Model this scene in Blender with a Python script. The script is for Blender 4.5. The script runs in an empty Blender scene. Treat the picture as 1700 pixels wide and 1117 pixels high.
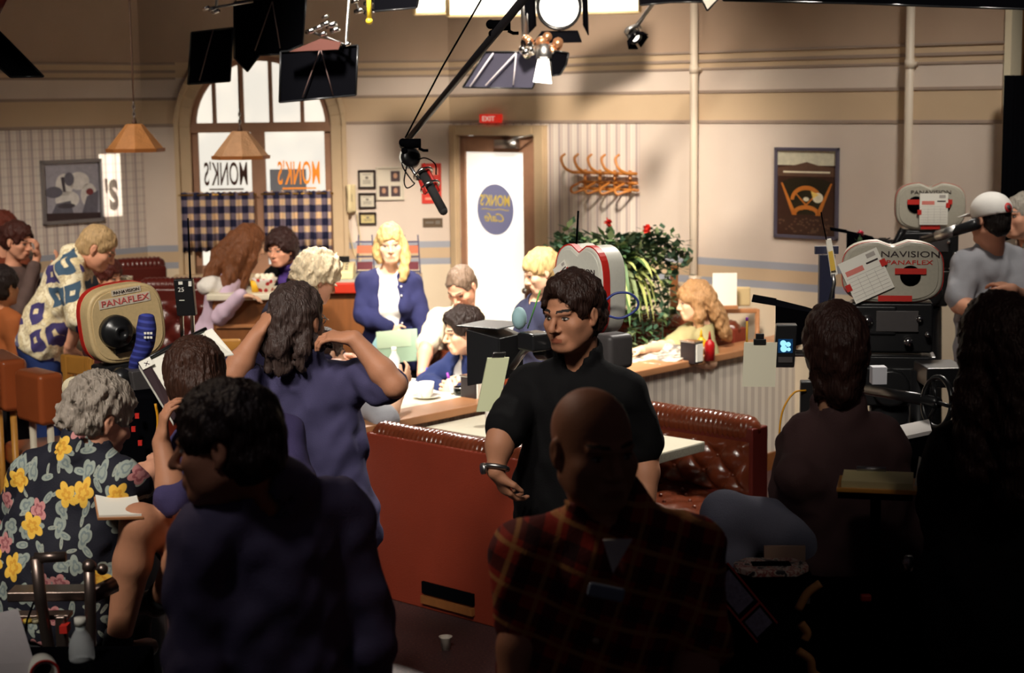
import bpy, bmesh, math, random
import numpy as np
from mathutils import Vector, Matrix
random.seed(7)
PI = math.pi
SC = bpy.context.scene
COL = SC.collection
f32 = np.float32
# ------------------------------------------------------------------ camera model (image taken as 1700 x 1117)
FP, CAMH, CXP, CYP = 2800.0, 2.3, 850.0, 558.5
_p, _rho = math.atan(393.5/FP), .012
_r0 = np.array([1, 0, 0.]); _f = np.array([0, math.cos(_p), -math.sin(_p)]); _u0 = np.array([0, math.sin(_p), math.cos(_p)])
_R = math.cos(_rho)*_r0-math.sin(_rho)*_u0
_U = math.sin(_rho)*_r0+math.cos(_rho)*_u0
CAM = np.array([0, 0, CAMH])
def _ray(px, py): return _f+(px-CXP)/FP*_R+(CYP-py)/FP*_U
def at(px, py, Y):
    """world point seen at a pixel, at distance Y into the set"""
    d = _ray(px, py); return CAM+d*(Y/d[1])
def atz(px, py, z):
    d = _ray(px, py); return CAM+d*((z-CAMH)/d[2])
def atp(px, py, o, n):
    d = _ray(px, py); n = np.array(n, float); return CAM+d*(((np.array(o)-CAM)@n)/(d@n))
def v3(*a): return np.array(a, float)
def unit(v): v = np.array(v, float); return v/np.linalg.norm(v)
AX = unit([.673, .740, 0]); BX = np.array([-AX[1], AX[0], 0.]); ZX = v3(0, 0, 1)   # the room's own two floor axes
def ab(a, b, z=0.): return AX*a+BX*b+ZX*z

def make_camera():
    cd = bpy.data.cameras.new('camera'); co = bpy.data.objects.new('camera', cd); COL.objects.link(co)
    cd.sensor_fit = 'HORIZONTAL'; cd.sensor_width = 36; cd.lens = 36*FP/1700
    cd.clip_start = .05; cd.clip_end = 200
    m = Matrix(((_R[0], _U[0], -_f[0], 0), (_R[1], _U[1], -_f[1], 0), (_R[2], _U[2], -_f[2], CAMH), (0, 0, 0, 1)))
    co.matrix_world = m
    cd.dof.use_dof = True; cd.dof.focus_distance = 5.9; cd.dof.aperture_fstop = 4.0
    SC.camera = co

# ------------------------------------------------------------------ materials
MATS = {}
class NT:
    def __init__(s, m): s.t = m.node_tree; s.n = s.t.nodes; s.l = s.t.links
    def add(s, ty, **kw):
        nd = s.n.new(ty)
        for k, v in kw.items():
            if k == 'inp':
                for a, b in v.items():
                    if hasattr(b, 'is_output'): s.l.new(b, nd.inputs[a])
                    else: nd.inputs[a].default_value = b
            else: setattr(nd, k, v)
        return nd
    def math(s, op, a, b=None, c=None):
        nd = s.n.new('ShaderNodeMath'); nd.operation = op
        for i, x in enumerate((a, b, c)):
            if x is None: continue
            if hasattr(x, 'is_output'): s.l.new(x, nd.inputs[i])
            else: nd.inputs[i].default_value = x
        return nd.outputs[0]
    def mix(s, fac, a, b, blend='MIX'):
        nd = s.n.new('ShaderNodeMix'); nd.data_type = 'RGBA'; nd.blend_type = blend
        for i, x in ((0, fac), (6, a), (7, b)):
            if hasattr(x, 'is_output'): s.l.new(x, nd.inputs[i])
            else: nd.inputs[i].default_value = (x if i == 0 else (*x, 1)[:4])
        return nd.outputs[2]
    def ramp(s, fac, stops, interp='LINEAR'):
        nd = s.n.new('ShaderNodeValToRGB'); r = nd.color_ramp; r.interpolation = interp
        while len(r.elements) > 1: r.elements.remove(r.elements[-1])
        for i, (p, c) in enumerate(stops):
            e = r.elements[0] if i == 0 else r.elements.new(p)
            e.position = p; e.color = (*c, 1) if len(c) == 3 else c
        s.l.new(fac, nd.inputs[0]); return nd.outputs[0]
def srgb(*c):
    if len(c) == 1: c = c[0]
    return tuple((x/255/12.92 if x/255 <= .04045 else ((x/255+.055)/1.055)**2.4) for x in c)
def mat(name, col, rough=.6, metal=0., var=0., vscale=8., bump=0., bscale=60., emit=0., ecol=None, spec=.5, trans=0., alpha=1., sheen=0., stretch=None, coat=0., ior=1.45, detail=3.):
    """plain principled material; var mottles the colour, bump roughens the surface"""
    if name in MATS: return MATS[name]
    m = bpy.data.materials.new(name); m.use_nodes = True; MATS[name] = m
    nt = NT(m); b = nt.n['Principled BSDF']
    b.inputs['Base Color'].default_value = (*col, 1); b.inputs['Roughness'].default_value = rough
    b.inputs['Metallic'].default_value = metal; b.inputs['Specular IOR Level'].default_value = spec
    b.inputs['IOR'].default_value = ior
    if trans: b.inputs['Transmission Weight'].default_value = trans
    if alpha < 1: b.inputs['Alpha'].default_value = alpha
    if sheen: b.inputs['Sheen Weight'].default_value = sheen
    if coat: b.inputs['Coat Weight'].default_value = coat; b.inputs['Coat Roughness'].default_value = .15
    if emit:
        b.inputs['Emission Color'].default_value = (*(ecol or col), 1); b.inputs['Emission Strength'].default_value = emit
    if var or bump:
        tc = nt.add('ShaderNodeTexCoord').outputs['Object']
        if stretch:
            mp = nt.add('ShaderNodeMapping', inp={'Vector': tc}); mp.inputs['Scale'].default_value = stretch; tc = mp.outputs[0]
        if var:
            n = nt.add('ShaderNodeTexNoise', inp={'Vector': tc, 'Scale': vscale, 'Detail': detail})
            f = nt.math('MULTIPLY_ADD', n.outputs[0], 2*var, 1-var)
            c = nt.add('ShaderNodeVectorMath', operation='SCALE'); c.inputs[0].default_value = col; nt.l.new(f, c.inputs['Scale'])
            nt.l.new(c.outputs[0], b.inputs['Base Color'])
        if bump:
            n = nt.add('ShaderNodeTexNoise', inp={'Vector': tc, 'Scale': bscale, 'Detail': 2.})
            bp = nt.add('ShaderNodeBump', inp={'Height': n.outputs[0], 'Strength': bump, 'Distance': .01})
            nt.l.new(bp.outputs[0], b.inputs['Normal'])
    return m
def matg(name, fn, rough=.6, **kw):
    """material whose base colour comes from fn(nt, object-coordinate output)"""
    if name in MATS: return MATS[name]
    m = mat(name, (.5, .5, .5), rough, **kw); nt = NT(m)
    tc = nt.add('ShaderNodeTexCoord').outputs['Object']
    nt.l.new(fn(nt, tc), nt.n['Principled BSDF'].inputs['Base Color'])
    return m

# ------------------------------------------------------------------ mesh builder
def tag(o, label, cat, group=None, kind=None):
    if label: o['label'] = label
    if cat: o['category'] = cat
    if group: o['group'] = group
    if kind: o['kind'] = kind
    return o
def frame(d, up=(0, 0, 1)):
    d = unit(d); up = np.array(up, float)
    if abs(d@up) > .97: up = v3(0, 1, 0) if abs(d[1]) < .9 else v3(1, 0, 0)
    x = unit(np.cross(up, d)); return x, np.cross(d, x), d
class MB:
    def __init__(s): s.v = []; s.f = []; s.mi = []; s.cur = 0
    def m(s, i): s.cur = i; return s
    def _add(s, vs, fs):
        o = len(s.v); s.v += [tuple(map(float, q)) for q in vs]
        s.f += [tuple(i+o for i in q) for q in fs]; s.mi += [s.cur]*len(fs); return s
    def box(s, c, size, ax=None):
        """box centred on c, size along the three axes ax"""
        c = np.array(c, float); ax = ax or (v3(1, 0, 0), v3(0, 1, 0), ZX)
        h = [np.array(a)*z/2 for a, z in zip(ax, size)]
        vs = [c+h[0]*i+h[1]*j+h[2]*k for k in (-1, 1) for j in (-1, 1) for i in (-1, 1)]
        fs = [(0, 2, 3, 1), (4, 5, 7, 6), (0, 1, 5, 4), (2, 6, 7, 3), (0, 4, 6, 2), (1, 3, 7, 5)]
        if np.cross(ax[0], ax[1])@np.array(ax[2]) < 0: fs = [q[::-1] for q in fs]
        return s._add(vs, fs)
    def bab(s, a0, a1, b0, b1, z0, z1):
        return s.box(ab((a0+a1)/2, (b0+b1)/2, (z0+z1)/2), (abs(a1-a0), abs(b1-b0), abs(z1-z0)), (AX, BX, ZX))
    def loft(s, rings, cap=True, closed=True):
        n = len(rings[0]); vs = [q for r in rings for q in r]; fs = []
        for i in range(len(rings)-1):
            for j in range(n if closed else n-1):
                k = (j+1) % n; fs.append((i*n+j, i*n+k, (i+1)*n+k, (i+1)*n+j))
        if cap and closed:
            fs.append(tuple(range(n))[::-1]); fs.append(tuple((len(rings)-1)*n+j for j in range(n)))
        return s._add(vs, fs)
    def cyl(s, p0, p1, r0, r1=None, n=16, cap=True):
        r1 = r0 if r1 is None else r1; p0 = np.array(p0, float); p1 = np.array(p1, float); x, y, d = frame(p1-p0)
        return s.loft([[p+(x*math.cos(t)+y*math.sin(t))*r for t in np.linspace(0, 2*PI, n, False)] for p, r in ((p0, r0), (p1, r1))], cap)
    def tube(s, pts, r, n=8, smooth=0):
        pts = [np.array(q, float) for q in pts]
        if smooth: pts = catmull(pts, smooth)
        rs = r if hasattr(r, '__len__') else [r]*len(pts)
        if len(rs) != len(pts): rs = np.interp(np.linspace(0, 1, len(pts)), np.linspace(0, 1, len(rs)), rs)
        rings = []; x = None
        for i, q in enumerate(pts):
            d = unit(pts[min(i+1, len(pts)-1)]-pts[max(i-1, 0)])
            if x is None: x, y, _ = frame(d)
            else:
                x = x-d*(x@d); x = unit(x); y = np.cross(d, x)
            rings.append([q+(x*math.cos(t)+y*math.sin(t))*rs[i] for t in np.linspace(0, 2*PI, n, False)])
        return s.loft(rings)
    def lathe(s, o, prof, axis=(0, 0, 1), n=24, x=None):
        o = np.array(o, float); xx, y, d = frame(axis)
        return s.loft([[o+d*h+(xx*math.cos(t)+y*math.sin(t))*max(r, 1e-4) for t in np.linspace(0, 2*PI, n, False)] for r, h in prof], prof[0] != prof[-1])
    def ball(s, c, r, ax=None, n=14):
        r = (r, r, r) if not hasattr(r, '__len__') else r; ax = ax or (v3(1, 0, 0), v3(0, 1, 0), ZX); c = np.array(c, float)
        return s.loft([[c+ax[0]*r[0]*math.cos(t)*math.sin(q)+ax[1]*r[1]*math.sin(t)*math.sin(q)-ax[2]*r[2]*math.cos(q) for t in np.linspace(0, 2*PI, n, False)] for q in np.linspace(.02, PI-.02, max(6, n//2+1))])
    def prism(s, poly, ext):
        """polygon of 3-D points pushed along ext"""
        p = [np.array(q, float) for q in poly]; e = np.array(ext, float); n = len(p)
        nrm = sum(np.cross(p[i]-p[0], p[(i+1) % n]-p[0]) for i in range(1, n-1))
        if nrm@e < 0: p = p[::-1]
        return s._add(p+[q+e for q in p], [tuple(range(n))[::-1], tuple(range(n, 2*n))]+[(i, (i+1) % n, n+(i+1) % n, n+i) for i in range(n)])
    def quad(s, *p): return s._add(p, [tuple(range(len(p)))])
    def grid(s, rows, closed=False): return s.loft(rows, cap=False, closed=closed)
    def build(s, name, m=None, parent=None, smooth=False, bevel=0., sub=0, solid=0., origin=None):
        return link_mesh(name, s.v, s.f, m, parent, smooth, bevel, sub, solid, s.mi, origin)
def catmull(p, k):
    p = [p[0]*2-p[1]]+list(p)+[p[-1]*2-p[-2]]; out = []
    for i in range(1, len(p)-2):
        for t in np.linspace(0, 1, k, False):
            a, b, c, d = p[i-1:i+3]
            out.append(.5*(2*b+(c-a)*t+(2*a-5*b+4*c-d)*t*t+(3*b-a-3*c+d)*t**3))
    return out+[p[-2]]
def wloc(o):
    l = np.array(o.location)
    while o.parent: o = o.parent; l = l+np.array(o.location)
    return l
def link_mesh(name, v, f, m=None, parent=None, smooth=False, bevel=0., sub=0, solid=0., mi=None, origin=None):
    v = np.array(v, float).reshape(-1, 3)
    if parent is not None and origin is None: o0 = wloc(parent)
    elif origin is not None: o0 = np.array(origin, float)
    else: o0 = np.array([(v[:, 0].min()+v[:, 0].max())/2, (v[:, 1].min()+v[:, 1].max())/2, v[:, 2].min()])
    me = bpy.data.meshes.new(name); v = v-o0
    if isinstance(f, np.ndarray):
        me.vertices.add(len(v)); me.vertices.foreach_set('co', v.astype(f32).ravel())
        n = len(f); me.loops.add(4*n); me.polygons.add(n)
        me.loops.foreach_set('vertex_index', f.astype(np.int32).ravel())
        me.polygons.foreach_set('loop_start', np.arange(0, 4*n, 4, dtype=np.int32))
        me.update(calc_edges=True); me.validate()
    else:
        me.from_pydata(v.tolist(), [], f)
    for q in (m if isinstance(m, (list, tuple)) else [m]):
        if q is not None: me.materials.append(q)
    if mi is not None and len(set(mi)) > 1 or (mi is not None and len(mi) and mi[0]):
        me.polygons.foreach_set('material_index', np.array(mi, np.int32))
    if smooth: me.polygons.foreach_set('use_smooth', np.ones(len(me.polygons), bool))
    me.update()
    o = bpy.data.objects.new(name, me); COL.objects.link(o)
    if parent is not None: o.parent = parent; o.location = o0-wloc(parent)
    else: o.location = o0
    if bevel:
        b = o.modifiers.new('bevel', 'BEVEL'); b.width = bevel; b.segments = 2; b.limit_method = 'ANGLE'; b.angle_limit = .6
        if smooth is False: me.polygons.foreach_set('use_smooth', np.ones(len(me.polygons), bool)); w = o.modifiers.new('normals', 'WEIGHTED_NORMAL'); w.keep_sharp = False
    if sub: b = o.modifiers.new('subdivision', 'SUBSURF'); b.levels = b.render_levels = sub
    if solid: b = o.modifiers.new('thickness', 'SOLIDIFY'); b.thickness = solid; b.offset = 0
    return o
def thing(name, label, cat, loc, group=None, kind=None):
    o = bpy.data.objects.new(name, None); COL.objects.link(o); o.empty_display_size = .05
    o.location = np.array(loc, float); return tag(o, label, cat, group, kind)
def text_obj(name, body, m, parent, origin, xdir, ydir, height, mirror=False, depth=.001, bold=0., align='CENTER', width=None, shear=0.):
    """lettering as a mesh: baseline centre at origin, running along xdir, cap height = height"""
    c = bpy.data.curves.new(name, 'FONT'); c.body = body; c.align_x = align; c.extrude = .01; c.offset = bold; c.shear = shear; c.resolution_u = 3
    o = bpy.data.objects.new(name, c); COL.objects.link(o)
    bpy.context.view_layer.update()
    me = o.evaluated_get(bpy.context.evaluated_depsgraph_get()).to_mesh()
    vs = np.array([q.co[:] for q in me.vertices]); fs = [tuple(q.vertices) for q in me.polygons]
    o.evaluated_get(bpy.context.evaluated_depsgraph_get()).to_mesh_clear()
    bpy.data.objects.remove(o); bpy.data.curves.remove(c)
    hh = vs[:, 1].max() if '\n' not in body else .7
    sx = height/hh
    x = unit(xdir); y = unit(ydir); z = np.cross(x, y)
    kx = sx if width is None else width/(vs[:, 0].max()-vs[:, 0].min())
    if mirror: kx = -kx; fs = [q[::-1] for q in fs]
    w = np.array(origin)+np.outer(vs[:, 0]*kx, x)+np.outer(vs[:, 1]*sx, y)+np.outer(vs[:, 2]/.01*depth, z)
    return link_mesh(name, w, fs, m, parent)
def dup(o, loc=None, rotz=None, label=None, name=None):
    """copy a thing with its parts and sub-parts"""
    r = o.copy(); COL.objects.link(r)
    if loc is not None: r.location = np.array(loc, float)
    if rotz is not None: r.rotation_euler = (0, 0, rotz)
    if label: r['label'] = label
    for ch in list(o.children):
        c = ch.copy(); COL.objects.link(c); c.parent = r
        for g in ch.children:
            d = g.copy(); COL.objects.link(d); d.parent = c
    return r
# ------------------------------------------------------------------ soft bodies: distance fields meshed by surface nets
def smin(a, b, k):
    h = np.clip(.5+.5*(b-a)/k, 0, 1); return b+(a-b)*h-k*h*(1-h)
def cone(a, b, ra, rb):
    a = np.array(a, f32); b = np.array(b, f32); ba = b-a; L = float(ba@ba)+1e-9; r = max(ra, rb)
    def d(X, Y, Z):
        x, y, z = X-a[0], Y-a[1], Z-a[2]
        t = np.clip((x*ba[0]+y*ba[1]+z*ba[2])/L, 0, 1)
        return np.sqrt((x-t*ba[0])**2+(y-t*ba[1])**2+(z-t*ba[2])**2)-(ra+(rb-ra)*t)
    return d, np.minimum(a, b)-r, np.maximum(a, b)+r
def flat(a, b, ra, rb, axis, qa, qb=None):
    """tapered capsule whose section is stretched by qa..qb along axis"""
    qb = qa if qb is None else qb
    a = np.array(a, f32); b = np.array(b, f32); ba = b-a; L = float(ba@ba)+1e-9; w = np.array(axis, f32); R = max(ra*max(qa, 1), rb*max(qb, 1))
    def d(X, Y, Z):
        x, y, z = X-a[0], Y-a[1], Z-a[2]
        t = np.clip((x*ba[0]+y*ba[1]+z*ba[2])/L, 0, 1); x = x-t*ba[0]; y = y-t*ba[1]; z = z-t*ba[2]
        s = x*w[0]+y*w[1]+z*w[2]; g = s/(qa+(qb-qa)*t)-s
        return np.sqrt((x+g*w[0])**2+(y+g*w[1])**2+(z+g*w[2])**2)-(ra+(rb-ra)*t)
    return d, np.minimum(a, b)-R, np.maximum(a, b)+R
def ell(c, r, M=None):
    c = np.array(c, f32); r = np.array(r, f32); M = np.eye(3) if M is None else np.array(M); M = M.astype(f32)
    e = np.sqrt(((M*r[:, None])**2).sum(0))
    def d(X, Y, Z):
        x, y, z = X-c[0], Y-c[1], Z-c[2]; k0 = 0; k1 = 0
        for i in range(3):
            q = (x*M[i, 0]+y*M[i, 1]+z*M[i, 2])/r[i]; k0 = k0+q*q; k1 = k1+(q/r[i])**2
        k0 = np.sqrt(k0); return k0*(k0-1)/np.sqrt(k1+1e-9)
    return d, c-e, c+e
def rbox(c, h, M, rad=.01):
    c = np.array(c, f32); M = np.array(M, f32); e = np.abs(M.T)@np.array(h)
    def d(X, Y, Z):
        x, y, z = X-c[0], Y-c[1], Z-c[2]; o = 0; mx = None
        for i in range(3):
            q = np.abs(x*M[i, 0]+y*M[i, 1]+z*M[i, 2])-(h[i]-rad); o = o+np.maximum(q, 0)**2; mx = q if mx is None else np.maximum(mx, q)
        return np.sqrt(o)+np.minimum(mx, 0)-rad
    return d, c-e, c+e
class SDF:
    def __init__(s, lo, hi, h, fine=()):
        s.c = []
        for i in range(3):
            iv = [(q[0][i], q[1][i], q[2]) for q in fine]; x = lo[i]; out = []
            while x < hi[i]+h:
                out.append(x); st = h
                for a, b, g in iv:
                    if a-g <= x <= b: st = min(st, g)
                    elif x < a < x+st: st = max(a-x, .3*h)
                x += st
            s.c.append(np.array(out, f32))
        s.f = np.full([len(q) for q in s.c], 1., f32)
    def blk(s, lo, hi, pad):
        sl = tuple(slice(max(0, np.searchsorted(c, a-pad)-1), np.searchsorted(c, b+pad)+1) for c, a, b in zip(s.c, lo, hi))
        g = [c[q] for c, q in zip(s.c, sl)]
        return sl, g[0][:, None, None], g[1][None, :, None], g[2][None, None, :]
    def add(s, p, k=.02):
        sl, X, Y, Z = s.blk(p[1], p[2], k+.03)
        if 0 in s.f[sl].shape: return s
        s.f[sl] = smin(s.f[sl], p[0](X, Y, Z), k); return s
    def sub(s, p, k=.01):
        sl, X, Y, Z = s.blk(p[1], p[2], k+.03)
        if 0 in s.f[sl].shape: return s
        s.f[sl] = -smin(-s.f[sl], p[0](X, Y, Z), k); return s
    def cut(s, o, n):
        """keep only what lies behind the plane (o, n)"""
        n = unit(n).astype(f32); o = np.array(o, f32); X, Y, Z = s.c[0][:, None, None], s.c[1][None, :, None], s.c[2][None, None, :]
        s.f = np.maximum(s.f, (X-o[0])*n[0]+(Y-o[1])*n[1]+(Z-o[2])*n[2]); return s
    def warp(s, fn):
        X, Y, Z = s.c[0][:, None, None], s.c[1][None, :, None], s.c[2][None, None, :]
        s.f = s.f+fn(X, Y, Z).astype(f32); return s
    def mesh(s):
        f = s.f; ins = f < 0
        n = [q-1 for q in f.shape]; cnt = np.zeros(n, np.int8)
        for i in (0, 1):
            for j in (0, 1):
                for k in (0, 1): cnt += ins[i:n[0]+i, j:n[1]+j, k:n[2]+k]
        I, J, K = np.nonzero((cnt > 0) & (cnt < 8)); N = len(I)
        idx = np.full(n, -1, np.int32); idx[I, J, K] = np.arange(N)
        acc = np.zeros((N, 3)); w = np.zeros(N); ca, cb, cc = s.c
        cs = [(i, j, k) for i in (0, 1) for j in (0, 1) for k in (0, 1)]
        for p in cs:
            for q in cs:
                if sum(abs(a-b) for a, b in zip(p, q)) != 1 or p > q: continue
                f0 = f[I+p[0], J+p[1], K+p[2]]; f1 = f[I+q[0], J+q[1], K+q[2]]; ok = (f0 < 0) != (f1 < 0)
                t = np.where(ok, f0/np.where(ok, f0-f1, 1), 0)
                P0 = np.stack([ca[I+p[0]], cb[J+p[1]], cc[K+p[2]]], 1); P1 = np.stack([ca[I+q[0]], cb[J+q[1]], cc[K+q[2]]], 1)
                acc += np.where(ok[:, None], P0+(P1-P0)*t[:, None], 0); w += ok
        V = acc/np.maximum(w, 1)[:, None]; Q = []
        for ax in range(3):
            o1, o2 = [(1, 2), (2, 0), (0, 1)][ax]
            a = [slice(None)]*3; b = [slice(None)]*3; a[ax] = slice(0, -1); b[ax] = slice(1, None)
            A, Bn = ins[tuple(a)], ins[tuple(b)]; E = np.array(np.nonzero(A != Bn)).T
            ok = np.all([E[:, o1] > 0, E[:, o2] > 0, E[:, o1] < n[o1], E[:, o2] < n[o2]], 0); E = E[ok]
            if not len(E): continue
            def g(d1, d2):
                C = E.copy(); C[:, o1] -= d1; C[:, o2] -= d2; return idx[C[:, 0], C[:, 1], C[:, 2]]
            q = np.stack([g(1, 1), g(0, 1), g(0, 0), g(1, 0)], 1)
            fl = ~A[E[:, 0], E[:, 1], E[:, 2]]; q[fl] = q[fl][:, ::-1]; Q.append(q)
        Q = np.concatenate(Q) if Q else np.zeros((0, 4), int)
        Q = Q[(Q >= 0).all(1)]
        # keep the pieces that matter: drop crumbs split off by cuts
        lab = np.arange(N)
        if N:
            for _ in range(200):
                m = lab[Q].min(1); new = lab.copy(); np.minimum.at(new, Q.ravel(), np.repeat(m, 4)); new = new[new]
                if (new == lab).all(): break
                lab = new
            _, inv, c = np.unique(lab, return_inverse=True, return_counts=True)
            keep = c[inv] >= max(40, .06*c.max()); mp = np.cumsum(keep)-1; Q = mp[Q[keep[Q].all(1)]]; V = V[keep]
        return V, Q
def wob(X, Y, Z, s, ph=0.):
    return np.sin(X*s+1.7*np.sin(Y*s*.7+ph))*np.sin(Z*s*.9+1.3*np.sin(X*s*.6+ph+2))+.6*np.sin(Y*s*1.1+1.9*np.sin(Z*s*.8+ph))*np.cos(X*s*.8+ph)
# ------------------------------------------------------------------ people
def skin(name, c, r=.55): return mat(name, c, r, var=.12, vscale=14, bump=.08, bscale=220, spec=.35)
def hairmat(name, c, r=.5, st=(60, 60, 9)): return mat(name, c, r, var=.55, vscale=1.6, bump=.9, bscale=2.2, stretch=st, spec=.35, detail=5.)
LIP = lambda c: (c[0]*.75, c[1]*.5, c[2]*.5)
def yawdir(y): y = math.radians(y); return v3(math.sin(y), math.cos(y), 0)
def head_axes(yaw, pitch, roll):
    y, p, q = map(math.radians, (yaw, pitch, roll))
    f = v3(math.sin(y), math.cos(y), 0); r = v3(math.cos(y), -math.sin(y), 0); u = ZX
    f, u = f*math.cos(p)+u*math.sin(p), u*math.cos(p)-f*math.sin(p)
    r, u = r*math.cos(q)-u*math.sin(q), u*math.cos(q)+r*math.sin(q)
    return np.array([r, f, u])
HEADK = .012
def head_prims(c, M, s, female=False, nose=1., jaw=1.):
    """list of (primitive, blend, sign); head coordinates: right, forward, up"""
    L = lambda *q: c+(np.array(q)*s)@M
    E = lambda q, r: ell(L(*q), np.array(r)*s, M)
    C = lambda a, b, ra, rb: cone(L(*a), L(*b), ra*s, rb*s)
    jw = (.9 if female else 1.)*jaw
    P = [(E((0, -.014, .030), (.075, .096, .086)), .02, 1), (E((0, .022, -.030), (.064*jw**.5, .066, .088)), .025, 1),
         (E((0, .03, -.078), (.048*jw, .05, .038)), .025, 1), (E((0, .068, -.098), (.021*jw, .017, .016)), .02, 1)]
    for g in (-1, 1):
        P += [(C((g*.045*jw, -.005, -.055), (g*.026, .062, -.095), .02, .015), .02, 1),
              (C((g*.008, .086, .016), (g*.045, .073, .019), .0085 if female else .011, .007), .012, 1),
              (E((g*.047, .056, -.024), (.02, .022, .018)), .02, 1), (E((g*.046*jw**.5, .028, -.045), (.018, .042, .036)), .02, 1),
              (E((g*.031, .1, -.0015), (.019, .014, .011)), .012, -1)]
    P += [(C((0, .083, .012), (0, .105*(.5+.5*nose), -.028), .007, .0105), .008, 1), (E((0, .102*(.5+.5*nose), -.034), (.0105, .013, .0095)), .006, 1)]
    for g in (-1, 1): P += [(E((g*.0125, .091, -.037), (.0085, .011, .0075)), .005, 1)]
    P += [(E((0, .082, -.068), (.028, .014, .019)), .012, 1),
          (C((-.02, .083, -.063), (.02, .083, -.063), .0065, .0065), .004, 1), (C((-.016, .0845, -.0735), (.016, .0845, -.0735), .0075, .0075), .004, 1),
          (C((-.025, .098, -.0682), (.025, .098, -.0682), .0032, .0032), .004, -1), (C((-.02, .1, -.085), (.02, .1, -.085), .007, .007), .01, -1)]
    for g in (-1, 1):
        ax = np.array([[.94, g*.0, 0], [0, 1, 0], [0, 0, 1.]])
        P += [(E((g*.079, -.012, -.004), (.0085, .0165, .027)), .006, 1), (E((g*.075, -.006, -.03), (.008, .009, .011)), .006, 1), (E((g*.09, -.008, -.002), (.008, .010, .017)), .004, -1)]
    return P
def hand_prims(w, d, n, side, curl=.35, s=1., spread=.06, thumb=.5):
    """five fingers: w wrist, d pointing direction, n palm normal, side = towards the thumb"""
    d = unit(d); n = unit(np.array(n)-d*(np.array(n)@d)); t = np.cross(n, d); t = t if t@np.array(side) > 0 else -t
    P = [(flat(w, w+d*.03*s, .021*s, .017*s, t, 1.3, 1.7), .015, 1), (flat(w+d*.025*s, w+d*.08*s, .0155*s, .0125*s, t, 2.0, 3.1), .012, 1)]
    cs = curl if hasattr(curl, '__len__') else [curl]*4
    for i, (o, l) in enumerate(zip((.031, .0105, -.0105, -.030), (.066, .074, .070, .056))):
        b = w+(d*(.083-.004*abs(i-1.2))+t*o)*s; dd = unit(d+t*o*spread*30*.5); r = (.0085, .0088, .0085, .0076)[i]*s; ang = 0.
        for j, (fr, kk) in enumerate(((.46, .8), (.30, 1.1), (.24, .8))):
            ang += cs[i]*kk; v = dd*math.cos(ang)+n*math.sin(ang); e = b+v*l*fr*1.12*s
            P.append((cone(b, e, r, r*.9), .004 if j else .006, 1)); b = e; r *= .9
    b = w+(d*.022+t*.024)*s; v = unit(d*.62+t*.72+n*thumb*.6); e = b+v*.042*s; P.append((cone(b, e, .0135*s, .0105*s), .01, 1))
    v = unit(d*.85+t*(.35-.4*thumb)+n*thumb*.7); P.append((cone(e, e+v*.034*s, .0102*s, .008*s), .004, 1))
    return P
def bbox_of(pr):
    lo = np.min([p[0][1] for p in pr if p[2] > 0], 0); hi = np.max([p[0][2] for p in pr if p[2] > 0], 0); return lo, hi
def run(pr, h, pad=.02, fine=(), warp=None, cuts=()):
    lo, hi = bbox_of(pr); S = SDF(lo-pad, hi+pad, h, fine)
    for p, k, g in pr: (S.add if g > 0 else S.sub)(p, k)
    if warp: S.warp(warp)
    for o, n in cuts: S.cut(o, n)
    return S.mesh()

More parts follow.
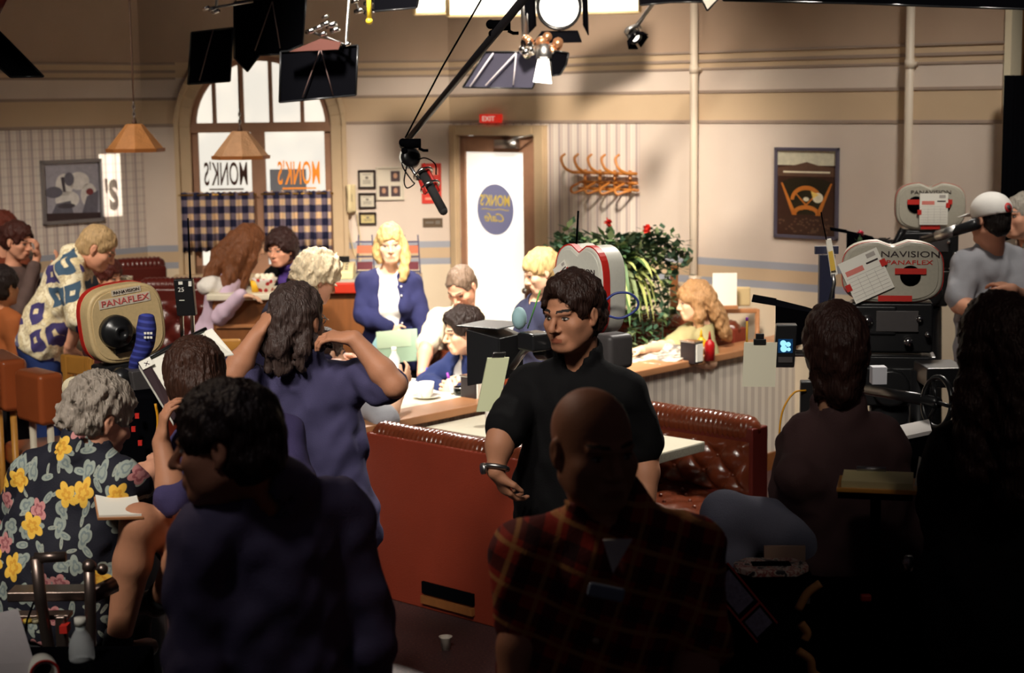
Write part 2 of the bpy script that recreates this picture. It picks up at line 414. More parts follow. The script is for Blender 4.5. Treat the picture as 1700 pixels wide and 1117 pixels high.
class Fig:
    """one person: joints in metres in the room, then body, clothes, hair, eyes"""
    def __init__(s, label, pel, ch, hd, yaw, hyaw=None, hp=0, hr=0, s_=1., female=False, group=None, base=None):
        s.sc = s_; s.fem = female; s.pel, s.ch, s.hd = (np.array(q, float) for q in (pel, ch, hd))
        s.f = yawdir(yaw); s.r = v3(math.cos(math.radians(yaw)), -math.sin(math.radians(yaw)), 0)
        s.up = unit(s.ch-s.pel); s.f2 = unit(s.f-s.up*(s.f@s.up))      # chest-facing direction, square to the spine
        s.M = head_axes(yaw if hyaw is None else hyaw, hp, hr)
        k = s_; sw = (.142 if female else .166)*k
        s.sR, s.sL = s.ch+s.r*sw, s.ch-s.r*sw
        hw = .09*k
        s.hR, s.hL = s.pel+s.r*hw-ZX*.03, s.pel-s.r*hw-ZX*.03
        s.nk = s.ch+s.up*.065*k-s.f2*.012*k
        s.arm = {}; s.leg = {}; s.hand = {}
        b = np.array(s.pel) if base is None else np.array(base, float)
        s.o = thing('person', label, 'person', (s.pel[0], s.pel[1], base if base is not None and not hasattr(base, '__len__') else 0), group)
    def arms(s, R=None, L=None):
        for k, q in (('R', R), ('L', L)):
            g = 1 if k == 'R' else -1; sh = getattr(s, 's'+k)
            if q is None:
                e = sh+s.r*g*.06-ZX*.27*s.sc-s.f*.02; w = e-ZX*.24*s.sc+s.f*.07
            else: e, w = (np.array(x, float) for x in q[:2])
            s.arm[k] = (sh, e, w)
            if q is not None and len(q) > 2: s.hand[k] = q[2]
            elif q is None: s.hand[k] = dict(d=-ZX+s.f*.2, n=-s.r*g, side=s.f)
        return s
    def legs(s, R=None, L=None):
        for k, q in (('R', R), ('L', L)):
            g = 1 if k == 'R' else -1; h = getattr(s, 'h'+k)
            if q is None:
                z0 = max(0, s.pel[2]-.93*s.sc); kn = v3(h[0], h[1], (h[2]+z0+.08)/2+.02)+s.f*.02; an = v3(h[0], h[1], z0+.08)-s.f*.02
            else: kn, an = (np.array(x, float) for x in q[:2])
            s.leg[k] = (h, kn, an)
        return s
    # --- primitive lists shared by body and clothes
    def torso(s, g=0., belly=0., chest=1.):
        k = s.sc; w = s.pel*.52+s.ch*.48; lo = s.pel-s.up*.04*k; F = s.f2
        qa = 1.42 if not s.fem else 1.5; top = s.ch-s.up*.06*k
        P = [(flat(lo, w+F*.012, .106*k+g, (.1 if not s.fem else .088)*k+g+belly, s.r, qa, 1.36), .03, 1),
             (flat(w+F*.012, top+F*.008, (.1 if not s.fem else .088)*k+g+belly, .106*k*chest+g, s.r, 1.36, 1.42), .03, 1),
             (cone(s.sR-s.r*.02*k, s.sL+s.r*.02*k, .054*k+g, .054*k+g), .05, 1)]
        if s.fem:
            for q in (-1, 1): P.append((ell(s.ch-s.up*.14*k+s.r*q*.075*k+F*.085*k, np.array([.06, .058, .06])*k+g), .04, 1))
        for q in (s.sR, s.sL): P.append((cone(s.nk+s.up*.02*k, q-s.up*.005, .036*k+g*.6, .048*k+g*.8), .04, 1))
        return P
    def armp(s, side, g=0., frac=1., fore=1., flare=0.):
        k = s.sc*(.9 if s.fem else 1.); sh, e, w = s.arm[side]; P = []
        en = sh+(e-sh)*frac
        P.append((cone(sh, en, .053*k+g, (.053+(.041-.053)*frac)*k+g+flare), .03, 1))
        if frac >= 1 and fore > 0:
            m = e+(w-e)*.3
            P.append((cone(e, m, .040*k+g, .043*k+g), .02, 1))
            P.append((cone(m, e+(w-e)*fore, .043*k+g, (.043+(.027-.043)*min(1, (fore-.3)/.7))*k+g+flare), .02, 1))
        return P
    def legp(s, side, g=0., fore=1., flare=0., thigh=1.):
        k = s.sc; h, kn, an = s.leg[side]
        if thigh < 1: return [(cone(h, h+(kn-h)*thigh, .088*k+g, (.088-.03*thigh)*k+g+flare), .03, 1)]
        P = [(cone(h, kn, .088*k+g, .058*k+g), .03, 1)]
        if fore > 0:
            m = kn+(an-kn)*.32
            P += [(cone(kn, m, .056*k+g, .056*k+g), .02, 1), (cone(m, kn+(an-kn)*fore, .056*k+g, (.056+(.036-.056)*fore)*k+g+flare), .02, 1)]
        return P
    def body(s, sk, h=.012, hh=.006, hands='RL', fh=.0055, nose=1., jaw=1., brow=(.05, .03, .02), legs=True, feet=False, eyes=True, lips=True, iris=(.03, .02, .012)):
        k = s.sc; M = s.M; HP = head_prims(s.hd, M, k, s.fem, nose, jaw); P = s.torso(-.012)
        P.append((cone(s.nk-s.up*.02, s.hd+v3(0, -.028, -.05)*k@M, (.05 if s.fem else .062)*k, (.046 if s.fem else .056)*k), .03, 1))
        fine = []
        for q in 'RL':
            if q in s.arm: P += s.armp(q)
            if legs and q in s.leg:
                P += s.legp(q)
                if feet:
                    an = s.leg[q][2]; d = s.f; P.append((cone(an-ZX*.04, an+d*.15-ZX*.055, .036*k, .026*k), .02, 1))
        for q in hands:
            if q in s.hand:
                hp = hand_prims(s.arm[q][2], s=k*(.92 if s.fem else 1.), **s.hand[q]); P += hp; lo, hi = bbox_of(hp); fine.append((lo-.01, hi+.01, fh))
        n = len(P); P += HP; lo, hi = bbox_of(HP); fine.append((lo-.008, hi+.008, hh))
        V, Q = run(P, h, fine=fine)
        loc = (V-s.hd)@M.T/k; fc = loc[Q].mean(1); mi = np.zeros(len(Q), np.int32)
        x, y, z = np.abs(fc[:, 0]), fc[:, 1], fc[:, 2]
        if lips: mi[(x < .0215) & (y > .076) & (z > -.0795+x*.3) & (z < -.0595-x*.28)] = 1
        if brow is not None: mi[(x > .011) & (x < .05) & (y > .058) & (np.abs(z-(.0225+.0032*np.sin((x-.011)/.039*2.2))) < .0036)] = 2
        c = sk.node_tree.nodes['Principled BSDF'].inputs['Base Color'].default_value[:3]
        lip = mat(sk.name+' lips', LIP(c), .5); bm_ = mat('brow %.3f %.3f' % (brow or (0, 0))[:2], brow or (0, 0, 0), .8)
        s.bodyo = link_mesh('body', V, Q, [sk, lip, bm_], s.o, True, mi=mi)
        if eyes:
            wm = mat('eye white', (.42, .38, .34), .3); im = mat('iris dark', iris, .15)
            for g in (-1, 1):
                c = s.hd+np.array([g*.031, .0745, -.001])*k@M; b = MB(); n = 16; rings = []
                ax = unit(v3(g*.22, 1, 0)@M); rx = unit(np.cross(ax, M[2])); uz = np.cross(rx, ax)
                for q in np.linspace(.02, PI-.02, 12):
                    rings.append([c+ax*.0095*k*math.cos(q)+rx*.0132*k*math.sin(q)*math.cos(t)+uz*.0052*k*math.sin(q)*math.sin(t) for t in np.linspace(0, 2*PI, n, False)])
                b.loft(rings[::-1]); b.m(1); b.ball(c+ax*.0056*k, (.0062*k, .0046*k, .0054*k), (rx, ax, uz), 10)
                b.m(2); b.tube([c+rx*.0145*k*q+uz*(.0062-.004*q*q)*k+ax*(.0075-.004*q*q)*k for q in np.linspace(-1, 1, 9)], .0016*k, 5); b.build('eye', [wm, im, mat('lashes', (.03, .02, .016), .8)], s.o, True)
        return s
    def hair(s, m, style='short', vol=.012, front=.05, h=.007, amp=.003, fr=90., nape=-.075, locks=(), extra=(), name='hair', cutear=True, strand=.0018):
        """skull-cap of hair trimmed at the hairline; locks are strands hanging outside it"""
        k = s.sc; M = s.M; L = lambda *q: s.hd+np.array(q)*k@M
        P = [(ell(L(0, -.016, .032), np.array([.075+vol*.8, .096+vol*.9, .086+vol])*k, M), .02, 1),
             (ell(L(0, -.05, -.03), np.array([.062+vol*.7, .058+vol, .06])*k, M), .03, 1)]
        P += [(cone(L(*a), L(*b), ra*k, rb*k), .02, 1) for a, b, ra, rb in extra]
        P.append((ell(L(0, .115, front-.088), np.array([.083, .088, .088])*k, M), .012, -1))
        if style != 'long':
            for g in (-1, 1): P.append((ell(L(g*.085, .032, -.055), np.array([.03, .05, .055])*k, M), .008, -1))
            if cutear:
                for g in (-1, 1): P.append((ell(L(g*.088, -.008, -.012), np.array([.028, .026, .036])*k, M), .006, -1))
        for pts, ra, rb in locks:
            for i in range(len(pts)-1):
                n = len(pts)-1; P.append((cone(pts[i], pts[i+1], ra+(rb-ra)*i/n, ra+(rb-ra)*(i+1)/n), .02, 1))
        cuts = [] if style == 'long' or locks else [(L(0, -.06, nape), unit(v3(0, -.35, -1)@M))]
        def wp(X, Y, Z):
            x, y, z = X-s.hd[0], Y-s.hd[1], Z-s.hd[2]; a = np.arctan2(x*M[0, 0]+y*M[0, 1]+z*M[0, 2], x*M[1, 0]+y*M[1, 1]+z*M[1, 2]+.012)
            return amp*wob(X, Y, Z, fr)+.5*amp*wob(X, Y, Z, fr*2.3, 1.)+strand*np.sin(a*34+2.2*wob(X, Y, Z, 14.))
        V, Q = run(P, h, warp=wp, cuts=cuts)
        return link_mesh(name, V, Q, m, s.o, True)
    def shirt(s, m, sleeve='short', hem=.06, g=.014, belly=0., h=.012, neck=.074, vneck=0., collar=False, wr=.004, name='shirt', frac=.8, flare=.012, cuff=1., openf=0., tuck=False, chest=1., extra=(), collm=None):
        k = s.sc; P = s.torso(g, belly, chest); F = s.f2
        lo = s.pel-ZX*hem*k; P.append((flat(s.pel+s.up*.08*k, lo, .115*k+g+belly*.7, .118*k+g+(0 if tuck else .006), s.r, 1.45, 1.5), .04, 1))
        for q in 'RL':
            if q not in s.arm: continue
            if sleeve == 'short': P += s.armp(q, g, frac, 0, flare)
            elif sleeve == 'long': P += s.armp(q, g*.9, 1, cuff, .003)
        P += list(extra)
        nd = unit(s.hd+v3(0, -.02, -.05)*k@s.M-s.nk); nb = s.nk
        if collar: P.append((cone(nb+nd*.0, nb+nd*.05*k, .085*k, .078*k), .01, 1))
        P.append((cone(nb+nd*.012*k, nb+nd*.2*k, neck*k*.8, neck*k), .008, -1))
        if vneck: P.append((cone(nb+nd*.04*k+F*.09*k, nb-s.up*vneck*k+F*.13*k, .045*k, .012*k), .01, -1))
        if openf: P.append((flat(nb+F*.1*k, s.pel-s.up*.05+F*.2*k, .05*k, .07*k, s.r, openf, openf), .01, -1))
        cuts = [(s.pel-s.up*(hem+.02)*k, -s.up)]
        V, Q = run(P, h, warp=lambda X, Y, Z: wr*wob(X, Y, Z, 26.)+wr*.6*wob(X, Y, Z, 55., 2.), cuts=cuts if not s.arm or True and not any((s.arm[q][2]-cuts[0][0])@s.up < .0 for q in s.arm) or sleeve != 'long' else [])
        o = link_mesh(name, V, Q, m, s.o, True)
        return o
    def pants(s, m, g=.012, fore=.97, h=.013, name='trousers', flare=.02, top=.1, thigh=1.):
        k = s.sc; P = [(flat(s.pel-s.up*.05, s.pel+s.up*top*k, .114*k+g, .104*k+g, s.r, 1.42, 1.42), .03, 1)]
        for q in 'RL': P += s.legp(q, g, fore, flare, thigh)
        V, Q = run(P, h, warp=lambda X, Y, Z: .004*wob(X, Y, Z, 24.))
        return link_mesh(name, V, Q, m, s.o, True)
    def shoes(s, m, h=.012):
        for q in 'RL':
            an = s.leg[q][2]; d = s.f; b = an-ZX*.045
            V, Q = run([(cone(an-d*.01, b-d*.02, .043, .042), .02, 1), (flat(b+d*.02, b+d*.16-ZX*.008, .04, .028, s.r, 1.05, 1.4), .02, 1)], h, cuts=[(an-ZX*.08, -ZX)])
            link_mesh('shoe', V, Q, m, s.o, True)
        return s
    def L(s, *q): return s.hd+np.array(q)*s.sc@s.M
# ------------------------------------------------------------------ the set: walls, window, door
KC = at(746, 200, 12.5); KC[2] = 0
WD = unit(AX-BX); NW = v3(-WD[1], WD[0], 0)          # window wall runs along WD; NW points out of the room
LC = atp(240, 300, KC, NW); LC[2] = 0
def W(s, z, o=0.): return KC-WD*s+ZX*z-NW*o          # o: distance in front of the wall
def Rw(s, z, o=0.): return KC-BX*s+ZX*z-AX*o
def Lw(s, z, o=0.): return LC-AX*s+ZX*z-BX*o
def axis(nt, tc, vec):
    d = nt.add('ShaderNodeVectorMath', operation='DOT_PRODUCT', inp={0: tc}); d.inputs[1].default_value = tuple(vec); return d.outputs['Value']
CREAM, TAN, LINE, BLUE = srgb(222, 206, 192), srgb(210, 184, 152), srgb(168, 140, 104), srgb(168, 172, 184)
def wall_fn(dirv, paper, plaid=False):
    def fn(nt, tc):
        z = axis(nt, tc, (0, 0, 1)); zn = nt.math('DIVIDE', z, 4.)
        up = nt.ramp(zn, [(0, srgb(232, 216, 190)), (1.085/4, BLUE), (1.13/4, TAN), (1.215/4, BLUE), (1.26/4, CREAM), (2.14/4, TAN), (2.33/4, CREAM), (2.475/4, TAN), (2.585/4, srgb(186, 160, 138))], 'CONSTANT')
        n = nt.add('ShaderNodeTexNoise', inp={'Vector': tc, 'Scale': 1.3, 'Detail': 4.})
        m = nt.ramp(n.outputs[0], [(.3, (.86, .84, .82)), (.7, (1, 1, 1))]); up = nt.mix(1., up, m, 'MULTIPLY')
        if paper is None: return up
        s = axis(nt, tc, dirv)
        a = nt.math('SINE', nt.math('MULTIPLY', s, 2*PI/.085)); b = nt.math('SINE', nt.math('MULTIPLY', s, 2*PI/.0283))
        w = nt.math('ADD', nt.math('MULTIPLY', a, .6), nt.math('MULTIPLY', b, .4))
        c = nt.ramp(nt.math('MULTIPLY_ADD', w, .5, .5), [(.2, srgb(188, 172, 168)), (.45, srgb(224, 208, 196)), (.75, srgb(232, 222, 210))])
        if plaid:
            h = nt.math('SINE', nt.math('MULTIPLY', z, 2*PI/.06)); c = nt.mix(nt.math('MULTIPLY', nt.math('GREATER_THAN', h, .7), .22), c, srgb(165, 152, 150))
        k = nt.math('MULTIPLY', nt.math('GREATER_THAN', z, 1.26), nt.math('LESS_THAN', z, 2.14))
        if paper != 'all':
            k = nt.math('MULTIPLY', k, nt.math('LESS_THAN', nt.math('ABSOLUTE', nt.math('SUBTRACT', s, paper[0])), paper[1]))
        return nt.mix(k, up, c)
    return fn
m_wL = matg('plaid papered wall', wall_fn(AX, 'all', True), .8, bump=.12, bscale=180)
m_wW = matg('window wall paint', wall_fn(WD, None), .8, bump=.12, bscale=180)
sR = -(KC@BX)
m_wR = matg('striped papered wall', wall_fn(-BX, (sR+.88, .89)), .8, bump=.12, bscale=180)
m_trim = mat('moulding paint', srgb(160, 140, 126), .7, var=.1)
m_frame = mat('window wood', srgb(166, 124, 98), .5, var=.2, vscale=12)
m_casing = mat('casing paint', srgb(200, 174, 140), .55, var=.1)
m_black = mat('matte black', (.0022, .0022, .003), 1., spec=.0)
m_blackg = mat('black gloss', (.012, .012, .013), .3)
m_chrome = mat('chrome', (.75, .73, .7), .18, 1.)
m_steel = mat('brushed steel', (.45, .44, .43), .38, 1.)
m_white = mat('white paper', srgb(238, 234, 222), .8)
m_wood = mat('warm wood', srgb(176, 120, 78), .4, var=.25, vscale=9, stretch=(2, 2, 14))
m_dwood = mat('brown wood panel', srgb(128, 78, 40), .45, var=.35, vscale=5, stretch=(5, 5, .8))
m_maple = mat('yellow wood', srgb(214, 150, 66), .4, var=.2, vscale=8)
m_red = mat('red tape', srgb(196, 40, 30), .6)
HW = 3.7
def struct(o, kind='structure'): o['kind'] = kind; return o
O0 = (0, 0, 0)
def make_walls():
    mb = MB(); mb.prism([Lw(-.06, 0), Lw(4.2, 0), Lw(4.2, HW), Lw(-.06, HW)], BX*.1); struct(mb.build('wall_left', m_wL, origin=O0))
    mb = MB(); mb.prism([Rw(-.05, 0), Rw(.1, 0), Rw(.1, HW), Rw(-.05, HW)], AX*.1)
    mb.prism([Rw(.85, 0), Rw(4.36, 0), Rw(4.36, HW), Rw(.85, HW)], AX*.1)
    mb.prism([Rw(.1, 2.05), Rw(.85, 2.05), Rw(.85, HW), Rw(.1, HW)], AX*.1); struct(mb.build('wall_right', m_wR, origin=O0))
    # window wall with its arched opening
    s0, s1, sc, zs, r, z0 = .87, 1.89, 1.38, 2.13, .51, 1.05; sl = -((LC-KC)@WD)
    mb = MB(); ext = NW*.12
    mb.prism([W(-.05, 0), W(s0, 0), W(s0, HW), W(-.05, HW)], ext); mb.prism([W(s1, 0), W(sl+.05, 0), W(sl+.05, HW), W(s1, HW)], ext)
    mb.prism([W(s0, 0), W(s1, 0), W(s1, z0), W(s0, z0)], ext)
    n = 24
    for i in range(n):
        a, b = PI*i/n, PI*(i+1)/n
        p = [(sc-r*math.cos(t), zs+r*math.sin(t)) for t in (a, b)]
        mb.prism([W(*p[0]), W(*p[1]), W(p[1][0], HW), W(p[0][0], HW)], ext)
    struct(mb.build('wall_back', m_wW, origin=O0))
    # casing ring
    mb = MB()
    def arch(rr, dz=0): return [(sc-rr, z0)]+[(sc-rr*math.cos(PI*i/n), zs+rr*math.sin(PI*i/n)) for i in range(n+1)]+[(sc+rr, z0)]
    A, B_ = arch(r), arch(r+.105)
    for i in range(len(A)-1): mb.prism([W(*A[i], .0), W(*A[i+1], .0), W(*B_[i+1], .0), W(*B_[i], .0)], -NW*.035)
    A, B_ = arch(r+.08), arch(r+.115)
    for i in range(len(A)-1): mb.prism([W(*A[i], .03), W(*A[i+1], .03), W(*B_[i+1], .03), W(*B_[i], .03)], -NW*.03)
    mb.prism([W(s0-.15, z0-.05), W(s1+.15, z0-.05), W(s1+.15, z0), W(s0-.15, z0)], -NW*.11)
    struct(mb.build('trim_1', m_casing, origin=O0, bevel=.004))
    # sashes and bars
    win = thing('window_1', None, None, W(sc, z0), kind='structure')
    mb = MB()
    def bar(sa, sb, za, zb, d=.045, o=-.05): mb.prism([W(sa, za, o), W(sb, za, o), W(sb, zb, o), W(sa, zb, o)], -NW*d)
    bar(s0, s1, 2.085, 2.155, .07); bar(s0, s0+.05, z0, zs); bar(s1-.05, s1, z0, zs); bar(1.355, 1.455, z0, 2.1, .06); bar(s0, s1, z0, z0+.06)
    for q in (1.715, 1.513, 1.303, 1.076):
        zt = zs+math.sqrt(r*r-(q-sc)**2); bar(q-.014, q+.014, 2.15, zt)
    A, B_ = arch(r), arch(r-.04)
    for i in range(1, len(A)-2): mb.prism([W(*A[i], -.05), W(*A[i+1], -.05), W(*B_[i+1], -.05), W(*B_[i], -.05)], -NW*.045)
    mb.build('window_frame', m_frame, win)
    g = mat('window glass', (.95, .96, .95), .02, trans=1., ior=1.02, spec=.3)
    mb = MB(); mb.prism([W(*q, -.07) for q in arch(r-.01)], NW*.004); mb.build('pane', g, win)
    dk, og = mat('dark sign paint', srgb(78, 44, 30), .6), mat('orange sign paint with added glow', srgb(236, 138, 40), .6, emit=.55)  # orange letters carry a glow that imitates daylight coming through the paint
    for pa, pb, m in ((340, 412, dk), (462, 532, og)):
        a, b = atp(pa, 310, W(0, 0, -.062), NW), atp(pb, 310, W(0, 0, -.062), NW); c = (a+b)/2; c[2] = 1.70
        text_obj('lettering', "MONK'S", m, win, c, WD, ZX, .175, mirror=True, depth=.002, bold=.012, width=np.linalg.norm(b-a))
        mb = MB(); c[2] = 1.668; mb.box(c, (np.linalg.norm(b-a)*.8, .004, .012), (WD, NW, ZX)); mb.build('underline', m, win)
    # trims along the walls
    i = 2
    for (P_, a, b, w) in ((Lw, -.04, 4.2, 0), (Rw, 0, 4.36, 0), (W, 0, .78, 0), (W, 1.985, sl, 0)):
        mb = MB(); o = P_(0, 0, 1)-P_(0, 0, 0)
        for z, h, d in ((2.585, .016, .010), (2.528, .02, .008), (2.478, .016, .006), (2.333, .02, .006), (2.142, .022, .006)):
            mb.prism([P_(a, z-h/2), P_(b, z-h/2), P_(b, z+h/2), P_(a, z+h/2)], o*d)
        struct(mb.build('trim_%d' % i, m_trim, origin=O0, bevel=.004)); i += 1
    for (P_, a, b) in ((Lw, -.03, 4.2), (Rw, .97, 4.36), (W, 0, .85)):
        mb = MB(); o = P_(0, 0, 1)-P_(0, 0, 0); mb.prism([P_(a, 0), P_(b, 0), P_(b, .12), P_(a, .12)], o*.02)
        struct(mb.build('baseboard_%s' % ('left', 'right', 'back')[(Lw, Rw, W).index(P_)], m_dwood, origin=O0))
    # floor
    def ff(nt, tc):
        n = nt.add('ShaderNodeTexNoise', inp={'Vector': tc, 'Scale': 90., 'Detail': 3.}); n2 = nt.add('ShaderNodeTexNoise', inp={'Vector': tc, 'Scale': 1.2, 'Detail': 3.})
        c = nt.ramp(n.outputs[0], [(.35, srgb(52, 34, 36)), (.62, srgb(84, 58, 56)), (.75, srgb(128, 84, 60))]); return nt.mix(.6, c, nt.ramp(n2.outputs[0], [(.3, (.4, .4, .45)), (.7, (1, 1, 1))]), 'MULTIPLY')
    m = matg('speckled stage floor', ff, .55)
    mb = MB(); mb.box((0, 6, -.05), (16, 18, .1)); struct(mb.build('floor', m, origin=O0))
    # lit backing beyond the window
    def bf(nt, tc):
        n = nt.add('ShaderNodeTexNoise', inp={'Vector': tc, 'Scale': 2.2, 'Detail': 2.}); return nt.ramp(n.outputs[0], [(.4, (1., .93, .81)), (.64, (.80, .77, .70))])
    m = matg('exterior backing', bf, .9); nt = NT(m); b = nt.n['Principled BSDF']; nt.l.new(b.inputs['Base Color'].links[0].from_socket, b.inputs['Emission Color']); b.inputs['Emission Strength'].default_value = .98
    mb = MB(); mb.prism([W(-.2, .4, -1.0), W(3., .4, -1.0), W(3., 3.3, -1.0), W(-.2, 3.3, -1.0)], NW*.03)
    struct(mb.build('exterior_backdrop', m, origin=O0))
    mb = MB(); mb.prism([W(1.12, 1.0, -.8), W(1.40, 1.0, -.8), W(1.40, 1.78, -.8), W(1.12, 1.78, -.8)], NW*.05)
    struct(mb.build('exterior_panel', mat('exterior grey', srgb(150, 152, 158), .8, emit=.25), origin=O0))
def make_curtains():
    def pl(nt, tc):
        s = nt.math('MULTIPLY', axis(nt, tc, WD), 2*PI/.088); z = nt.math('MULTIPLY', axis(nt, tc, (0, 0, 1)), 2*PI/.1)
        a = nt.math('GREATER_THAN', nt.math('SINE', s), -.1); b = nt.math('GREATER_THAN', nt.math('SINE', z), -.1)
        k = nt.math('MULTIPLY', nt.math('ADD', a, b), .5)
        return nt.ramp(k, [(0, srgb(236, 200, 158)), (.3, srgb(122, 108, 122)), (.8, srgb(28, 30, 62))], 'CONSTANT')
    m = matg('navy checked cotton', pl, .9); rodm = mat('brass rod', srgb(170, 130, 60), .3, .9)
    for nm, sa, sb, lb in (('l', 1.44, 1.97, 'navy and cream checked cafe curtain under the dark window lettering'), ('r', .88, 1.37, 'navy and cream checked cafe curtain under the orange window lettering')):
        rows = []; n = 90
        for z, fl in ((1.655, .3), (1.625, .35), (1.5, .8), (1.35, 1.), (1.22, 1.15)):
            rows.append([W(sa+(sb-sa)*i/n, z+.004*math.sin(i*.9), .055+.016*fl*math.sin(2*PI*i/n*9)+.005*math.sin(i*.37)) for i in range(n+1)])
        t = thing('cafe_curtain', lb, 'curtain', W((sa+sb)/2, 1.2, .05), 'checked cafe curtains on the arched window')
        mb = MB(); mb.grid(rows); mb.build('curtain_panel', m, t, True, solid=.004)
        mb = MB(); mb.cyl(W(sa-.02, 1.635, .055), W(sb+.02, 1.635, .055), .007); mb.build('curtain_rod', rodm, t, True)
def make_door():
    d = thing('door_1', None, None, Rw(.47, 0), kind='structure')
    mb = MB()
    mb.prism([Rw(.1, 0), Rw(.15, 0), Rw(.15, 2.04), Rw(.1, 2.04)], AX*.045); mb.prism([Rw(.72, 0), Rw(.84, 0), Rw(.84, 2.04), Rw(.72, 2.04)], AX*.045)
    mb.prism([Rw(.15, 1.925), Rw(.72, 1.925), Rw(.72, 2.04), Rw(.15, 2.04)], AX*.045); mb.prism([Rw(.15, 0), Rw(.72, 0), Rw(.72, .3), Rw(.15, .3)], AX*.045)
    mb.build('door_leaf', m_frame, d, bevel=.004)
    g = mat('backlit frosted glass', (.9, .88, .82), .5, emit=.80, ecol=(1., .95, .84))
    mb = MB(); mb.prism([Rw(.15, .3, -.02), Rw(.72, .3, -.02), Rw(.72, 1.925, -.02), Rw(.15, 1.925, -.02)], AX*.006); mb.build('pane', g, d)
    c = Rw(.435, 1.512, -.016); m = mat('slate blue decal', srgb(126, 128, 164), .5, emit=.2)
    mb = MB(); mb.prism([c-BX*.178*math.cos(t)+ZX*.183*math.sin(t) for t in np.linspace(0, 2*PI, 48, False)], -AX*.002); mb.build('decal', m, d)
    y = mat('yellow lettering', srgb(222, 196, 96), .5, emit=.15)
    text_obj('lettering', "MONK'S", y, d, Rw(.435, 1.54, -.012), -BX, ZX, .08, True, .001, .014, width=.29)
    text_obj('script_lettering', 'Cafe', y, d, Rw(.435, 1.425, -.012), -BX, ZX, .06, True, .001, .006, width=.19, shear=.35)
    mb = MB(); mb.tube([Rw(.30+.03*i, 1.512+.004*math.sin(i*1.3), -.013) for i in range(10)], .003); mb.build('underline', y, d)
    mb = MB(); mb.box(Rw(.6, 1.985, .035), (.2, .05, .06), (BX, AX, ZX)); mb.tube([Rw(.62, 2.0, .06), Rw(.78, 2.03, .16), Rw(.86, 2.05, .05)], .008); mb.build('door_closer', m_steel, d, True)
    mb = MB(); mb.cyl(Rw(.78, .95, .0), Rw(.78, .95, .05), .014); mb.ball(Rw(.78, .95, .06), .026); mb.build('door_handle', m_chrome, d, True)
    mb = MB()
    for a, b, z0, z1 in ((.02, .1, 0, 2.12), (.85, .955, 0, 2.12), (.1, .85, 2.045, 2.12)):
        mb.prism([Rw(a, z0), Rw(b, z0), Rw(b, z1), Rw(a, z1)], -AX*.03); mb.prism([Rw(a+.012, z0), Rw(b-.012, z0), Rw(b-.012, z1-.012), Rw(a+.012, z1-.012)], -AX*.045)
    struct(mb.build('trim_8', m_casing, origin=O0, bevel=.004))
    mb = MB(); mb.prism([Rw(-.5, 0, -1.2), Rw(1.6, 0, -1.2), Rw(1.6, 2.8, -1.2), Rw(-.5, 2.8, -1.2)], AX*.03); struct(mb.build('backdrop_hallway', mat('hall paint', srgb(210, 200, 180), .8)))
def framed(name, label, cat, P_, sa, sb, z0, z1, fm, fw=.015, depth=.02, mount=None, group=None):
    """picture frame on a wall: returns thing and a painter (u, v) -> point on the sheet"""
    t = thing(name, label, cat, P_((sa+sb)/2, z0, 0), group); o = P_(0, 0, 1)-P_(0, 0, 0); mb = MB()
    for a, b, c, d in ((sa, sb, z0, z0+fw), (sa, sb, z1-fw, z1), (sa, sa+fw, z0, z1), (sb-fw, sb, z0, z1)):
        mb.prism([P_(a, c), P_(b, c), P_(b, d), P_(a, d)], o*depth)
    mb.build('frame', fm, t, bevel=.002)
    mb = MB(); mb.prism([P_(sa+fw, z0+fw), P_(sb-fw, z0+fw), P_(sb-fw, z1-fw), P_(sa+fw, z1-fw)], o*(depth*.3)); sheet = mb.build('picture', mount or m_white, t)
    lay = [depth*.3+.0004]
    def uv(u, v, l=0): return P_(sa+fw+(sb-sa-2*fw)*u, z0+fw+(z1-z0-2*fw)*v, lay[0]+l*.0004)
    return t, sheet, uv, o
def patch(mb, uv, o, pts, l=0): mb.prism([uv(u, v, l) for u, v in pts], o*.0003)
def circ(u, v, a, b, n=20, t0=0, t1=2*PI): return [(u+a*math.cos(t), v+b*math.sin(t)) for t in np.linspace(t0, t1, n, t1-t0 < 6.2)]
